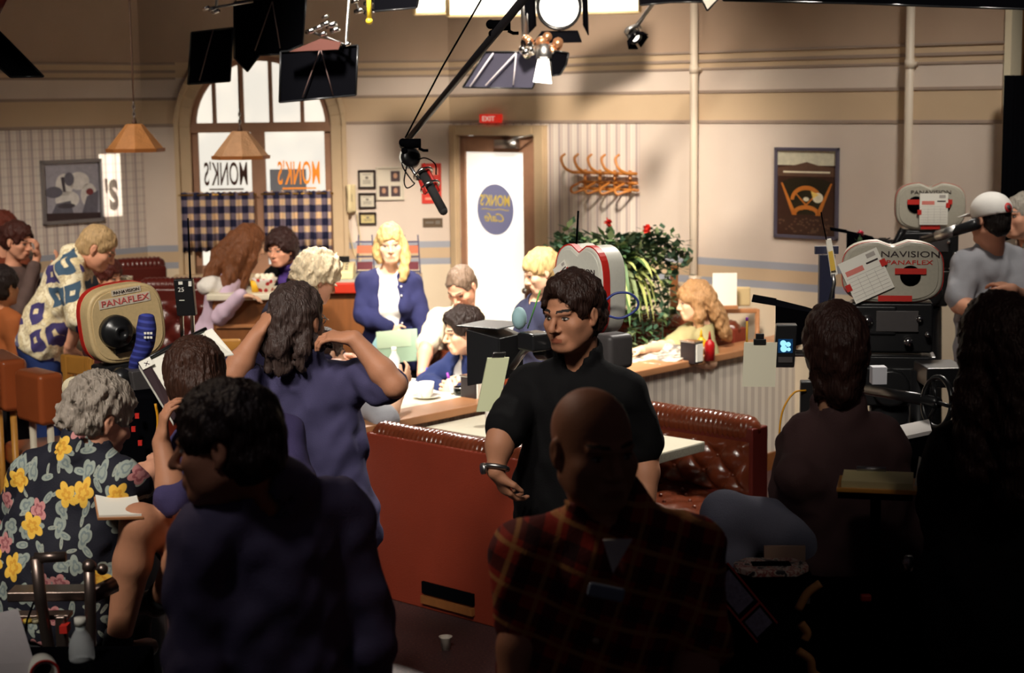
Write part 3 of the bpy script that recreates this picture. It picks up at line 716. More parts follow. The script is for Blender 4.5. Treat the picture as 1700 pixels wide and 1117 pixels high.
def make_wall_things():
    fr = mat('slate frame', srgb(84, 78, 92), .4); ms = [mat('print %d' % i, srgb(*c), .35, var=.25, vscale=30) for i, c in enumerate(((206, 200, 176), (62, 38, 30), (40, 34, 22), (196, 116, 48), (226, 216, 190), (96, 70, 56), (240, 205, 110)))]
    t, sh, uv, o = framed('stadium_poster', 'tall dark framed poster of a baseball park seen from above the infield', 'poster', Rw, 2.842, 3.302, 1.424, 1.985, fr, .02, mount=ms[1])
    mb = MB(); patch(mb, uv, o, [(0, .83), (1, .83), (1, 1), (0, 1)]); mb.m(5); patch(mb, uv, o, [(0, .8), (.3, .83), (.5, .87), (.7, .83), (1, .8), (1, .70), (0, .70)], 1)
    mb.m(4); patch(mb, uv, o, [(.1, .74), (.9, .74), (.9, .76), (.1, .76)], 2); mb.m(2); patch(mb, uv, o, [(.06, .6)]+circ(.5, .6, .44, .09, 12, PI, 0)[::1]+[(.94, .6), (.7, .25), (.3, .25)], 1)
    mb.m(3)
    for g in (1, -1):
        f = lambda u: .5+g*(u-.5)
        patch(mb, uv, o, [(f(.06), .62), (f(.09), .62), (f(.34), .24), (f(.26), .24)], 3)
    patch(mb, uv, o, circ(.5, .42, .27, .17, 16, 0, PI)+circ(.5, .42, .21, .12, 16, PI, 0), 3); patch(mb, uv, o, circ(.5, .25, .24, .11, 16, 0, PI)+circ(.5, .25, .17, .06, 16, PI, 0), 3)
    patch(mb, uv, o, [(.3, .5), (.33, .5), (.6, .3), (.56, .3)], 4); patch(mb, uv, o, [(.7, .5), (.67, .5), (.4, .3), (.44, .3)], 4)
    mb.m(4); patch(mb, uv, o, circ(.5, .43, .05, .025), 5); patch(mb, uv, o, circ(.7, .45, .09, .06), 5); mb.m(6); patch(mb, uv, o, [(.58, .53), (.72, .49), (.62, .44)], 6)
    rnd = random.Random(3); mb.m(5)
    for _ in range(60): u, v = rnd.random()*.94+.03, rnd.random()*.17+.03; patch(mb, uv, o, circ(u, v, .02, .012, 6), 2)
    mb.build('print', ms, t)
    gr = mat('pewter frame', srgb(130, 126, 128), .35, .4); gs = [mat('grey print %d' % i, srgb(*c), .4, var=.3, vscale=25) for i, c in enumerate(((168, 166, 178), (230, 226, 222), (70, 64, 74), (104, 102, 116), (52, 34, 38), (126, 52, 56)))]
    t, sh, uv, o = framed('framed_photo', 'large pewter framed grey photo hung on the plaid papered wall', 'picture', Lw, .372, .868, 1.47, 1.918, gr, .025, mount=gs[0])
    fl = lambda q: [(1-u, v) for u, v in q]
    mb = MB(); mb.m(1); patch(mb, uv, o, fl(circ(.36, .62, .16, .2)), 1); patch(mb, uv, o, fl(circ(.62, .68, .2, .16)), 1); patch(mb, uv, o, fl(circ(.4, .36, .22, .16)), 1); patch(mb, uv, o, fl(circ(.8, .42, .15, .22)), 1)
    mb.m(3); patch(mb, uv, o, fl(circ(.45, .72, .09, .12)), 2); patch(mb, uv, o, fl(circ(.16, .5, .16, .1)), 2); patch(mb, uv, o, fl([(.1, .12), (.5, .12), (.46, .34), (.2, .3)]), 2); patch(mb, uv, o, fl([(.66, .1), (.95, .1), (.98, .5), (.76, .4)]), 2)
    mb.m(2); patch(mb, uv, o, fl(circ(.38, .25, .16, .045)), 3); patch(mb, uv, o, fl([(.3, .76), (.36, .76), (.38, .5), (.33, .5)]), 3); mb.m(4); patch(mb, uv, o, fl([(0, 0), (1, 0), (1, .1), (0, .14)]), 3); mb.m(5); patch(mb, uv, o, fl(circ(.82, .48, .07, .06)), 4)
    mb.build('print', gs, t)
    bf = mat('thin black frame', srgb(40, 26, 24), .35); pm = mat('document paper', srgb(206, 198, 180), .7, var=.1); ink = mat('faded ink', srgb(120, 112, 104), .8)
    def sW(px): return -((atp(px, 320, KC, NW)-KC)@WD)
    for i, (y0, y1, lb) in enumerate(((282, 313, 'small black framed certificate, the topmost of three beside the wall phone'), (320, 346, 'small black framed certificate, the middle of three beside the wall phone'), (352, 373, 'small black framed yellowish card, the lowest of three beside the wall phone'))):
        za, zb = atp(610, y1, KC, NW)[2], atp(610, y0, KC, NW)[2]
        t, sh, uv, o = framed('certificate_frame', lb, 'picture', W, sW(624), sW(595), za, zb, bf, .014, mount=pm if i < 2 else mat('yellow card', srgb(206, 188, 130), .7), group='certificates beside the wall phone')
        mb = MB(); patch(mb, uv, o, circ(.5, .6, .12, .1)); [patch(mb, uv, o, [(.2, v), (.8, v), (.8, v+.04), (.2, v+.04)]) for v in (.2, .3, .4, .8)]; mb.build('print', ink, t)
    t, sh, uv, o = framed('photo_board', 'white mount with three dark portrait photos beside the framed certificates', 'picture', W, sW(671), sW(625), atp(650, 332, KC, NW)[2], atp(650, 277, KC, NW)[2], mat('pale frame', srgb(205, 196, 178), .5), .012, mount=mat('mount board', srgb(216, 206, 188), .8))
    pr = [mat('photo dark', srgb(70, 52, 54), .5), mat('photo face', srgb(186, 140, 112), .5)]; mb = MB()
    for u, v in ((.28, .74), (.28, .24), (.76, .24)):
        mb.m(0); patch(mb, uv, o, [(u-.19, v-.18), (u+.19, v-.18), (u+.19, v+.18), (u-.19, v+.18)]); mb.m(1); patch(mb, uv, o, circ(u, v+.02, .08, .09), 1)
    mb.build('photo', pr, t)
    rm = mat('red notice', srgb(206, 52, 38), .6)
    t, sh, uv, o = framed('red_notice', 'bright red notice on the pale wall just left of the door', 'notice', W, sW(733), sW(700), atp(716, 338, KC, NW)[2], atp(716, 271, KC, NW)[2], rm, .006, .006, rm)
    mb = MB(); [patch(mb, uv, o, q) for q in ([(.12, .72), (.88, .72), (.88, .9), (.12, .9)], [(.15, .08), (.85, .08), (.85, .14), (.15, .14)], [(.2, .42), (.8, .42), (.8, .5), (.2, .5)])]; mb.build('print', mat('pale red ink', srgb(226, 150, 128), .7), t)
    t, sh, uv, o = framed('wall_plaque', 'small dark plaque on the wall under the red notice', 'sign', W, sW(734), sW(701), atp(716, 377, KC, NW)[2], atp(716, 362, KC, NW)[2], mat('bronze plaque', srgb(104, 84, 62), .4), .005, .008, mat('plaque face', srgb(96, 78, 58), .5))
    mb = MB(); patch(mb, uv, o, [(.1, .3), (.35, .3), (.35, .75), (.1, .75)]); patch(mb, uv, o, [(.45, .4), (.9, .4), (.9, .65), (.45, .65)]); mb.build('print', ink, t)
    # exit sign
    c = Rw(.44, 2.118, .02); es = thing('exit_sign', 'small red exit sign above the glass door', 'sign', c-ZX*.03)
    mb = MB(); mb.box(Rw(.44, 2.166, .025), (.185, .05, .062), (-BX, AX, ZX)); mb.build('sign_box', mat('exit red', srgb(210, 40, 30), .4, emit=.5, ecol=srgb(225, 50, 36)), es, bevel=.004)
    text_obj('lettering', 'EXIT', mat('exit letters', (.95, .85, .75), .5, emit=.3), es, Rw(.44, 2.149, .052), -BX, ZX, .034, False, .001, .01, width=.12)
    # coat rack in bent wood
    cr = thing('coat_rack', 'bentwood coat rack with curled hooks on the striped wallpaper', 'coat rack', Rw(1.49, 1.68)); wm = mat('bentwood', srgb(186, 118, 52), .35, var=.2)
    mb = MB(); mb.tube([Rw(1.22+.56*i/12, 1.80, .05) for i in range(13)], .012); mb.tube([Rw(1.30+.48*i/12, 1.735, .04) for i in range(13)], .011); mb.tube([Rw(1.27+.52*i/12, 1.69, .04) for i in range(13)], .010)
    for s in (1.32, 1.45, 1.58, 1.71): mb.tube([Rw(s, 1.82, .03), Rw(s, 1.67, .03)], .012)
    mb.build('rails', wm, cr, True)
    for i in range(5):
        s = 1.25+.118*i; mb = MB(); mb.tube([Rw(s+.06, 1.80, .05), Rw(s+.03, 1.805, .12), Rw(s, 1.84, .17), Rw(s-.03, 1.90, .165), Rw(s-.015, 1.93, .14)], [.011, .011, .010, .010, .008], smooth=5); mb.build('hook', wm, cr, True)
    for i in range(4):
        s = 1.30+.128*i; mb = MB(); mb.tube([Rw(s, 1.735, .05), Rw(s-.02, 1.70, .13), Rw(s, 1.665, .14), Rw(s+.04, 1.68, .10), Rw(s+.06, 1.69, .05)], .009, smooth=5); mb.build('hook', wm, cr, True)
    # wall phone
    a = sW(581); ph = thing('wall_phone', 'cream wall phone with handset and cord right of the arched window', 'phone', W(a, 1.5)); cm = mat('cream plastic', srgb(226, 208, 164), .35)
    mb = MB(); mb.box(W(a, 1.595, .03), (.085, .06, .2), (WD, NW, ZX)); mb.build('phone_body', cm, ph, bevel=.008)
    mb = MB(); mb.tube([W(a+.0, 1.685, .085), W(a, 1.66, .10), W(a, 1.60, .105), W(a, 1.53, .10), W(a, 1.505, .085)], [.024, .019, .014, .019, .024], 10, 4); mb.build('handset', cm, ph, True)
    mb = MB(); mb.box(W(a, 1.6, .062), (.035, .004, .06), (WD, NW, ZX)); mb.build('keypad', mat('phone grey', srgb(120, 104, 84), .5), ph)
    mb = MB(); mb.tube([W(a+.01, 1.5, .05), W(a+.02, 1.4, .03), W(a-.02, 1.2, .03), W(a-.06, 1.12, .03), W(a-.07, 1.25, .03), W(a-.05, 1.5, .06)], .004, 6, 8); mb.build('phone_cord', cm, ph, True)
    # vertical pipes on the right wall
    pm = mat('painted pipe', srgb(212, 196, 176), .45)
    for s, lb in ((2.262, 'cream pipe running up the wall right of the coat rack'), (3.80, 'cream pipe running up the wall right of the stadium poster')):
        p = thing('wall_pipe', lb, 'pipe', Rw(s, 0, .06), 'pipes on the right wall'); mb = MB(); mb.cyl(Rw(s, 0, .07), Rw(s, HW, .07), .025, n=20); mb.build('pipe', pm, p, True)
        for z in (2.45, 1.1): mb = MB(); mb.cyl(Rw(s, z, .07), Rw(s, z+.05, .07), .029, n=20); mb.box(Rw(s, z+.025, .03), (.03, .07, .03), (BX, AX, ZX)); mb.build('pipe_clip', pm, p, True)
    # pendant lamps
    for px, lb, c in ((225, 'brown conical pendant lamp hanging before the plaid papered wall', srgb(164, 110, 62)), (400, 'tan conical pendant lamp hanging before the arched window', srgb(176, 134, 98))):
        Y = 10.3; c0 = at(px, 251 if px < 300 else 263, Y); t = thing('pendant_lamp', lb, 'lamp', c0, 'conical pendant lamps'); R_ = .172
        m = mat('woven shade %d' % px, c, .6, var=.3, vscale=20, bump=.5, bscale=90); mb = MB(); n = 8
        pr = [(R_, 0), (R_*1.0, .012), (.055, .158), (.045, .165), (.05, .15), (R_-.012, .006), (R_, 0)]
        x, y = v3(1, 0, 0), v3(0, 1, 0); mb.loft([[c0+(x*math.cos(q)+y*math.sin(q))*r+ZX*h for q in np.linspace(.2, 2*PI+.2, n, False)] for r, h in pr], cap=False); mb.build('lamp_shade', m, t)
        mb = MB(); mb.loft([[c0+(x*math.cos(q)+y*math.sin(q))*r+ZX*h for q in np.linspace(.2, 2*PI+.2, n, False)] for r, h in ((R_+.002, -.004), (R_+.004, .018))], cap=False); mb.build('shade_band', mat('shade band', srgb(140, 84, 38), .5), t, solid=.004)
        mb = MB(); mb.cyl(c0+ZX*.15, c0+ZX*.2, .02, .008); mb.tube([c0+ZX*.2, c0+ZX*.5+x*.002, c0+ZX*1.9], .005, 6); mb.build('lamp_cord', mat('brown cord', srgb(70, 44, 28), .6), t, True)
        mb = MB()
        for k in range(5): mb.tube([c0+ZX*(.2+.022*k)+(x if k % 2 else y)*.008*math.cos(q)+ZX*.014*math.sin(q) for q in np.linspace(0, 2*PI, 9)], .0025, 5)
        mb.build('chain', m_steel, t, True)
        mb = MB(); mb.ball(c0+ZX*.045, (.03, .03, .04)); mb.build('bulb', mat('unlit bulb', (.8, .78, .7), .2), t, True)
    # right end of the wall: raw edge and black drape beyond
    mb = MB(); mb.prism([Rw(4.36, 0, .02), Rw(4.40, 0, .02), Rw(4.40, HW, .02), Rw(4.36, HW, .02)], AX*.13); struct(mb.build('trim_9', mat('raw edge', srgb(226, 212, 182), .7)))
    q0 = at(1668, 125, 9.35); mb = MB(); rows = []
    for z in (0, 1.2, q0[2]): rows.append([q0*v3(1, 1, 0)+v3(.012*i, .03*math.sin(i*1.1)+.01*i, z) for i in range(60)])
    mb.grid(rows); tag(mb.build('black_drape', m_black, None, True, solid=.006), 'black drape hanging beyond the right end of the wall', 'drape')
    q1 = at(1695, 100, 10.6); mb = MB(); mb.box((q1[0]+.05, q1[1], 1.8), (.1, .1, 3.6)); tag(mb.build('wood_post', m_maple), 'orange wooden post standing behind the black drape', 'post')
# ------------------------------------------------------------------ furniture
m_leather = mat('tufted brown leather', srgb(96, 44, 25), .2, var=.3, vscale=7, bump=.15, bscale=160, coat=.4)
m_redback = mat('red brown vinyl', srgb(122, 45, 27), .5, var=.12, vscale=6, bump=.25, bscale=260)
m_dkleather = mat('dark red leather', srgb(86, 30, 24), .3, var=.2)
m_orleather = mat('orange brown leather', srgb(168, 84, 44), .3, var=.15, coat=.15)
m_top = mat('cream laminate', srgb(226, 220, 198), .35, var=.06, vscale=60)
m_edge = mat('speckled table edge', srgb(168, 164, 148), .5, var=.45, vscale=160)
m_paperlow = matg('striped half wall paper', wall_fn(AX, 'all'), .8)
def lowpaper(nt, tc):
    s = axis(nt, tc, AX); a = nt.math('SINE', nt.math('MULTIPLY', s, 2*PI/.075)); b = nt.math('SINE', nt.math('MULTIPLY', s, 2*PI/.025))
    return nt.ramp(nt.math('MULTIPLY_ADD', nt.math('ADD', nt.math('MULTIPLY', a, .6), nt.math('MULTIPLY', b, .4)), .5, .5), [(.2, srgb(188, 176, 166)), (.5, srgb(208, 196, 182)), (.8, srgb(220, 210, 196))])
m_paperlow = matg('low wall stripes', lowpaper, .8)
def pleat_roll(p0, p1, r, m, parent, name='top_roll', pitch=.028, seg=10):
    p0, p1 = np.array(p0), np.array(p1); L = np.linalg.norm(p1-p0); n = int(L/pitch)*4; x, y, d = frame(p1-p0); rings = []
    for i in range(n+1):
        q = p0+(p1-p0)*i/n; k = r*(1-.10*abs(math.cos(PI*i/4))+.02*math.sin(i*1.7)); e = min(i, n-i)/n*L
        if e < r: k *= math.sqrt(max(.05, 1-(1-e/r)**2))
        rings.append([q+(x*math.cos(t)+y*math.sin(t))*k for t in np.linspace(0, 2*PI, 20, False)])
    mb = MB(); mb.loft(rings); return mb.build(name, m, parent, True)
def tufted(o, ud, vd, nd, U, V, m, parent, name, pitch=.17, dep=.048, step=.012, u0=0.):
    """buttoned leather panel: origin o, spans U along ud and V along vd, bulges towards nd"""
    nu, nv = int(U/step), int(V/step); rows = []
    for j in range(nv+1):
        r = []
        for i in range(nu+1):
            u, v = U*i/nu, V*j/nv; a = (u+u0)/pitch; b = v/pitch
            h = (abs(math.sin(PI*(a+b)))*abs(math.sin(PI*(a-b))))**.42; e = min(1, min(u, U-u)/.03)*min(1, min(v, V-v)/.03)
            r.append(o+ud*u+vd*v+nd*(dep*h*max(e, 0)**.5))
        rows.append(r)
    mb = MB(); mb.grid(rows); ob = mb.build(name, m, parent, True)
    bt = MB(); k = 0
    for j in range(int(V/pitch*2)+1):
        for i in range(int(U/pitch)+2):
            u, v = (i+(.5 if j % 2 else 0))*pitch-u0, j*pitch/2
            if .03 < u < U-.03 and .03 < v < V-.03: bt.ball(o+ud*u+vd*v+nd*.006, (.011, .011, .011), n=8); k += 1
    if k: bt.build('buttons', m, parent, True)['kind'] = 'stuff'
    return ob
def bench(label, a0, a1, b0, b1, z1, face, group=None, back=None, tuft=True, leather=None, sz=.46):
    """booth bench: back between a0..a1, seat on the side face (+1: towards +a)"""
    lm = leather or m_leather; t = thing('booth_bench', label, 'booth', ab((a0+a1)/2, (b0+b1)/2), group); f = a1 if face > 0 else a0; w = .42
    mb = MB(); mb.bab(a0, a1, b0, b1, .0, z1-.05); mb.build('backrest', back or m_redback, t, bevel=.008)
    pleat_roll(ab((a0+a1)/2+face*.01, b0, z1-.066), ab((a0+a1)/2+face*.01, b1, z1-.066), .07 if tuft and leather is None and back is not None else (a1-a0)/2*1.02, lm, t)
    if tuft:
        tufted(ab(f, b0+.02, sz), BX, ZX, AX*face, b1-b0-.04, z1-.115-sz, lm, t, 'tufted_panel')
    s0, s1 = sorted((f, f+face*w)); mb = MB(); mb.bab(s0, s1, b0, b1, .1, sz-.1); mb.build('seat_base', back or m_redback, t, bevel=.006)
    mb = MB(); mb.bab(s0, s1+.015 if face > 0 else s1, b0+.005, b1-.005, sz-.1, sz-.012); mb.build('seat', lm, t, bevel=.02)
    tufted(ab(s0+.01, b0+.01, sz-.014), AX, BX, ZX, s1-s0-.02, b1-b0-.02, lm, t, 'seat_tufting', dep=.018, step=.02) if tuft else None
    mb = MB(); mb.bab(s0+.03, s1-.03, b0+.02, b1-.02, 0, .1); mb.build('plinth', m_black, t)
    return t
def make_furniture():
    t = bench('red brown booth bench with a flat vinyl back standing nearest the stage floor', 5.24, 5.37, 4.34, 5.70, .825, 1)
    mb = MB(); p, q = atp(703, 1008, ab(5.236, 5, 0), AX), atp(788, 1029, ab(5.236, 5, 0), AX); d = q-p; d[2] = 0
    mb.box((p+q)/2+v3(0, 0, -(p+q)[2]/2+.105)-AX*.004, (np.linalg.norm(d), .012, .055), (unit(d), AX, ZX)); mb.m(1); mb.box((p+q)/2+v3(0, 0, -(p+q)[2]/2+.05)-AX*.008, (np.linalg.norm(d), .02, .035), (unit(d), AX, ZX)); mb.build('kick_strip', [m_black, m_dwood], t)
    bench('tufted glossy brown leather booth bench facing the empty cream table', 6.42, 6.55, 4.34, 5.70, .825, -1, back=m_dkleather)
    bench('booth bench behind the seated man in the navy jacket', 6.92, 7.05, 5.92, 6.98, .85, -1)
    bench('booth bench with its back to the dividing wall end, half hidden by crew', 4.98, 5.11, 5.92, 6.98, .85, 1)
    bench('red brown leather booth bench behind the woman reading the newspaper', 8.55, 8.68, 5.92, 6.98, .93, -1)
    # dividing half wall and its cap
    t = thing('half_wall', 'low striped dividing wall with a wooden cap running between the booths', 'partition', ab(7, 5.8))
    mb = MB(); mb.bab(5.1, 9.3, 5.735, 5.86, .0, .765); mb.build('wall_panel', m_paperlow, t)
    mb = MB(); mb.bab(5.1, 9.3, 5.69, 5.9, .76, .802); mb.build('wood_cap', mat('oak cap', srgb(178, 124, 84), .35, var=.2, vscale=6), t, bevel=.006)
    mb = MB(); mb.bab(5.1, 9.3, 5.72, 5.737, 0, .11); mb.build('base_strip', m_dwood, t)
    for (a0, a1, b0, b1, z, lb) in ((5.62, 6.17, 4.43, 5.68, .745, 'empty cream laminate table jutting towards the stage floor'), (5.62, 6.42, 5.92, 6.98, .785, 'cream laminate table with the coffee cup where the man in navy sits'), (7.35, 8.05, 5.92, 6.98, .785, 'cream laminate table with the spread newspaper')):
        t = thing('booth_table', lb, 'table', ab((a0+a1)/2, (b0+b1)/2)); mb = MB(); mb.bab(a0+.002, a1-.002, b0+.002, b1-.002, z-.004, z); mb.build('laminate_top', m_top, t)
        mb = MB(); mb.bab(a0, a1, b0, b1, z-.045, z-.002); mb.build('table_edge', m_edge, t, bevel=.004)
        c = ab((a0+a1)/2, (b0+b1)/2); mb = MB(); mb.cyl(c+ZX*.03, c+ZX*(z-.04), .04); mb.build('pedestal', m_steel, t, True); mb = MB(); mb.cyl(c, c+ZX*.03, .25, .2, 24); mb.build('foot', m_blackg, t, True)
    # rear counters on the left
    def blk(mb, px0, px1, py0, py1, Y, dep, m=None):
        a, b = at(px0, py1, Y), at(px1, py0, Y); mb.box(((a[0]+b[0])/2, Y+dep/2, (a[2]+b[2])/2), (b[0]-a[0], dep, b[2]-a[2])); return a, b
    z1 = at(420, 487, 10.3)[2]
    t = thing('service_counter', 'brown wood counter the long-haired woman leans over', 'counter', at(420, 560, 10.3)*v3(1, 1, 0)); x0, x1 = at(352, 500, 10.3)[0], at(500, 500, 10.3)[0]
    mb = MB(); mb.box(((x0+x1)/2, 10.5, z1/2-.02), (x1-x0, .4, z1-.04)); mb.build('counter_body', m_dwood, t, bevel=.01); mb = MB(); mb.box(((x0+x1)/2, 10.5, z1-.02), (x1-x0+.06, .46, .04)); mb.build('counter_top', m_top, t, bevel=.008)
    mb = MB(); mb.box(((x0+x1)/2, 10.295, z1-.2), (x1-x0-.04, .02, .02)); mb.build('rail', m_wood, t)
    z1 = at(560, 466, 10.9)[2]; x0, x1 = at(495, 500, 10.9)[0], at(640, 500, 10.9)[0]
    t = thing('cashier_counter', 'brown panelled cashier counter with a red edged top', 'counter', ((x0+x1)/2, 11.1, 0))
    mb = MB(); mb.box(((x0+x1)/2, 11.15, z1/2-.04), (x1-x0, .5, z1-.08)); mb.build('counter_body', m_dwood, t, bevel=.01)
    mb = MB(); mb.box(((x0+x1)/2, 11.13, z1-.045), (x1-x0+.04, .56, .07)); mb.build('red_edge', mat('red laminate', srgb(186, 52, 34), .3), t, bevel=.01); mb = MB(); mb.box(((x0+x1)/2, 11.15, z1-.005), (x1-x0, .5, .02)); mb.build('counter_top', mat('grey green top', srgb(170, 174, 160), .4), t)
    c = at(567, 464, 11.05); cr = thing('cash_register', 'beige cash register on the cashier counter', 'register', c*v3(1, 1, 0)+ZX*z1); bm = mat('beige plastic', srgb(228, 210, 160), .4); c[2] = z1
    mb = MB(); mb.prism([c+v3(-.075, -.1, .005), c+v3(-.075, .12, .005), c+v3(-.075, .12, .1), c+v3(-.075, 0, .1), c+v3(-.075, -.1, .05)], v3(.16, 0, 0)); mb.build('register_body', bm, cr, bevel=.006)
    mb = MB(); mb.box(c+v3(.0, .06, .115), (.1, .02, .05)); mb.build('display', m_blackg, cr); mb = MB()
    for i in range(4):
        for j in range(3): mb.box(c+v3(-.05+.03*i, -.07+.03*j, .068+.014*j), (.02, .02, .012))
    mb.build('keys', mat('register keys', srgb(150, 140, 120), .5), cr)
    # food basket and cup on the service counter
    z1 = at(420, 487, 10.3)[2]; c = at(440, 480, 10.4); c[2] = z1; t = thing('food_basket', 'white and red spotted paper food basket on the wooden counter', 'basket', c)
    def dots(nt, tc):
        v = nt.add('ShaderNodeTexVoronoi', inp={'Vector': tc, 'Scale': 26.}); return nt.ramp(v.outputs['Distance'], [(0, srgb(196, 40, 46)), (.36, srgb(244, 238, 232))], 'CONSTANT')
    mb = MB(); mb.lathe(c, [(.04, 0), (.075, .075), (.08, .085), (.07, .08), (.038, .008)]); mb.build('basket', matg('spotted paper', dots, .7), t, True)
    mb = MB(); rnd = random.Random(5); [mb.ball(c+v3(rnd.uniform(-.045, .045), rnd.uniform(-.045, .045), .075+rnd.random()*.02), .02, n=8) for _ in range(12)]; mb.build('food', mat('popcorn', srgb(246, 236, 214), .8), t, True)
    c = at(424, 482, 10.38); c[2] = z1; t = thing('drinking_cup', 'yellow paper cup beside the spotted food basket', 'cup', c); mb = MB(); mb.lathe(c, [(.022, 0), (.03, .07), (.027, .07), (.02, .005)]); mb.build('cup', mat('yellow cup', srgb(240, 186, 40), .5), t, True)
    # rear booths at left
    def fbooth(label, px0, px1, py, Y, h0, yaw, m, dep=.14):
        """booth back facing the stage, top at pixel row py"""
        zt = at((px0+px1)/2, py, Y)[2]; a, b = at(px0, py, Y), at(px1, py, Y); ud = unit(v3(b[0]-a[0], (b[0]-a[0])*yaw, 0)); U = (b[0]-a[0])*1.02; nd = v3(ud[1], -ud[0], 0)
        a[2] = 0; t = thing('booth_bench', label, 'booth', a+ud*U/2); mb = MB(); mb.box(a+ud*U/2-nd*dep/2+ZX*(zt-.06)/2, (U, dep, zt-.06), (ud, nd, ZX)); mb.build('backrest', m, t, bevel=.02)
        pleat_roll(a-nd*dep/2+ZX*(zt-.06), a+ud*U-nd*dep/2+ZX*(zt-.06), dep*.46, m, t); tufted(a+ud*.01+ZX*h0, ud, ZX, nd, U-.02, zt-.14-h0, m, t, 'tufted_panel', step=.02)
        mb = MB(); mb.box(a+ud*U/2+nd*.2+ZX*h0*.5, (U, .4, h0), (ud, nd, ZX)); mb.build('seat', m, t, bevel=.02)
    fbooth('dark red booth bench in the corner under the plaid papered wall', 188, 274, 430, 11.5, .5, .35, m_dkleather)
    fbooth('brown tufted booth bench behind the tan film camera', 225, 352, 462, 10.7, .5, -.06, m_dkleather)
    c = at(205, 465, 11.1); t = thing('plate_stack', 'small stack of cream plates on the rear corner table', 'plates', c-ZX*.05); mb = MB(); [mb.lathe(c-ZX*(.05-.012*i), [(.03, 0), (.065, .012), (.062, .014), (.028, .004)]) for i in range(6)]; mb.build('plate', mat('cream china', srgb(236, 226, 200), .3), t, True)
    c2 = c-ZX*.06; t = thing('booth_table', 'small cream table in the rear corner under the stacked plates', 'table', c2*v3(1, 1, 0)); mb = MB(); mb.box(c2+v3(.02, 0, -.02), (.5, .5, .04)); mb.build('table_top', m_top, t, bevel=.01); mb = MB(); mb.cyl(c2*v3(1, 1, 0), c2-ZX*.04, .04); mb.build('pedestal', m_steel, t, True)
    # chairs at far left
    def pad_chair(label, c, yaw, w, h, m, legm, group):
        f, r = yawdir(yaw), v3(math.cos(math.radians(yaw)), -math.sin(math.radians(yaw)), 0); b = c*v3(1, 1, 0); zt = c[2]
        t = thing('padded_chair', label, 'chair', b, group); zb = zt-h
        mb = MB(); mb.box(b+ZX*(zt-h/2), (w, .13, h), (r, f, ZX)); mb.build('backrest', m, t, bevel=.025); zs = max(.45, zb-.22)
        mb = MB(); mb.box(b+f*.26+ZX*(zs-.05), (w*1.0, .48, .11), (r, f, ZX)); mb.build('seat', m, t, bevel=.03)
        for g in (-1, 1):
            mb = MB(); mb.cyl(b+r*g*w*.36+ZX*0, b+r*g*w*.34+ZX*(zb+.03), .016); mb.build('leg', legm, t, True)
            mb = MB(); mb.cyl(b+r*g*w*.4+f*.46, b+r*g*w*.4+f*.44+ZX*(zs-.08), .016); mb.build('leg', legm, t, True)
        return t
    pad_chair('orange brown padded chair cut by the picture edge, left of the other padded chair', at(5, 588, 8.1), 60, .42, .25, m_orleather, m_maple, 'padded diner chairs')
    pad_chair('orange brown padded chair with pale legs beside the blue jeans', at(64, 615, 7.7), 48, .26, .24, m_orleather, mat('cream enamel', srgb(226, 214, 190), .35), 'padded diner chairs')
    b = at(128, 590, 8.6); zt = b[2]; b[2] = 0; t = thing('wooden_chair', 'yellow wooden chair behind the tan film camera', 'chair', b)
    f, r = yawdir(35), v3(math.cos(math.radians(35)), -math.sin(math.radians(35)), 0)
    for g in (-1, 1):
        mb = MB(); mb.box(b+r*g*.085+ZX*zt/2, (.035, .035, zt), (r, f, ZX)); mb.build('back_post', m_maple, t, bevel=.006); mb = MB(); mb.box(b+r*g*.085+f*.36+ZX*.22, (.035, .035, .44), (r, f, ZX)); mb.build('leg', m_maple, t, bevel=.006)
    mb = MB(); mb.box(b+ZX*(zt-.05), (.24, .03, .10), (r, f, ZX)); mb.build('top_rail', m_maple, t, bevel=.012); mb = MB(); mb.box(b+f*.18+ZX*.455, (.24, .4, .03), (r, f, ZX)); mb.build('seat', m_maple, t, bevel=.008)
    for g in (-1, 0, 1): mb = MB(); mb.box(b+r*g*.045+ZX*(zt-.05+.47)/2, (.014, .014, zt-.5), (r, f, ZX)); mb.build('spindle', m_maple, t)
    b = at(355, 566, 9.2); t = thing('wooden_chair', 'yellow wooden chair rail seen beside the raised script pages', 'chair', b*v3(1, 1, 0)); mb = MB(); mb.box(b-ZX*.03, (.3, .03, .08)); mb.build('top_rail', m_maple, t, bevel=.012)
    for g in (-1, 1): mb = MB(); mb.box(v3(b[0]+g*.13, b[1], (b[2]-.05)/2), (.035, .035, b[2]-.05)); mb.build('leg', m_maple, t); mb = MB(); mb.box(v3(b[0]+g*.13, b[1]+.36, .22), (.035, .035, .44)); mb.build('leg', m_maple, t)
    mb = MB(); mb.box(v3(b[0], b[1]+.18, .455), (.3, .4, .03)); mb.build('seat', m_maple, t, bevel=.008)
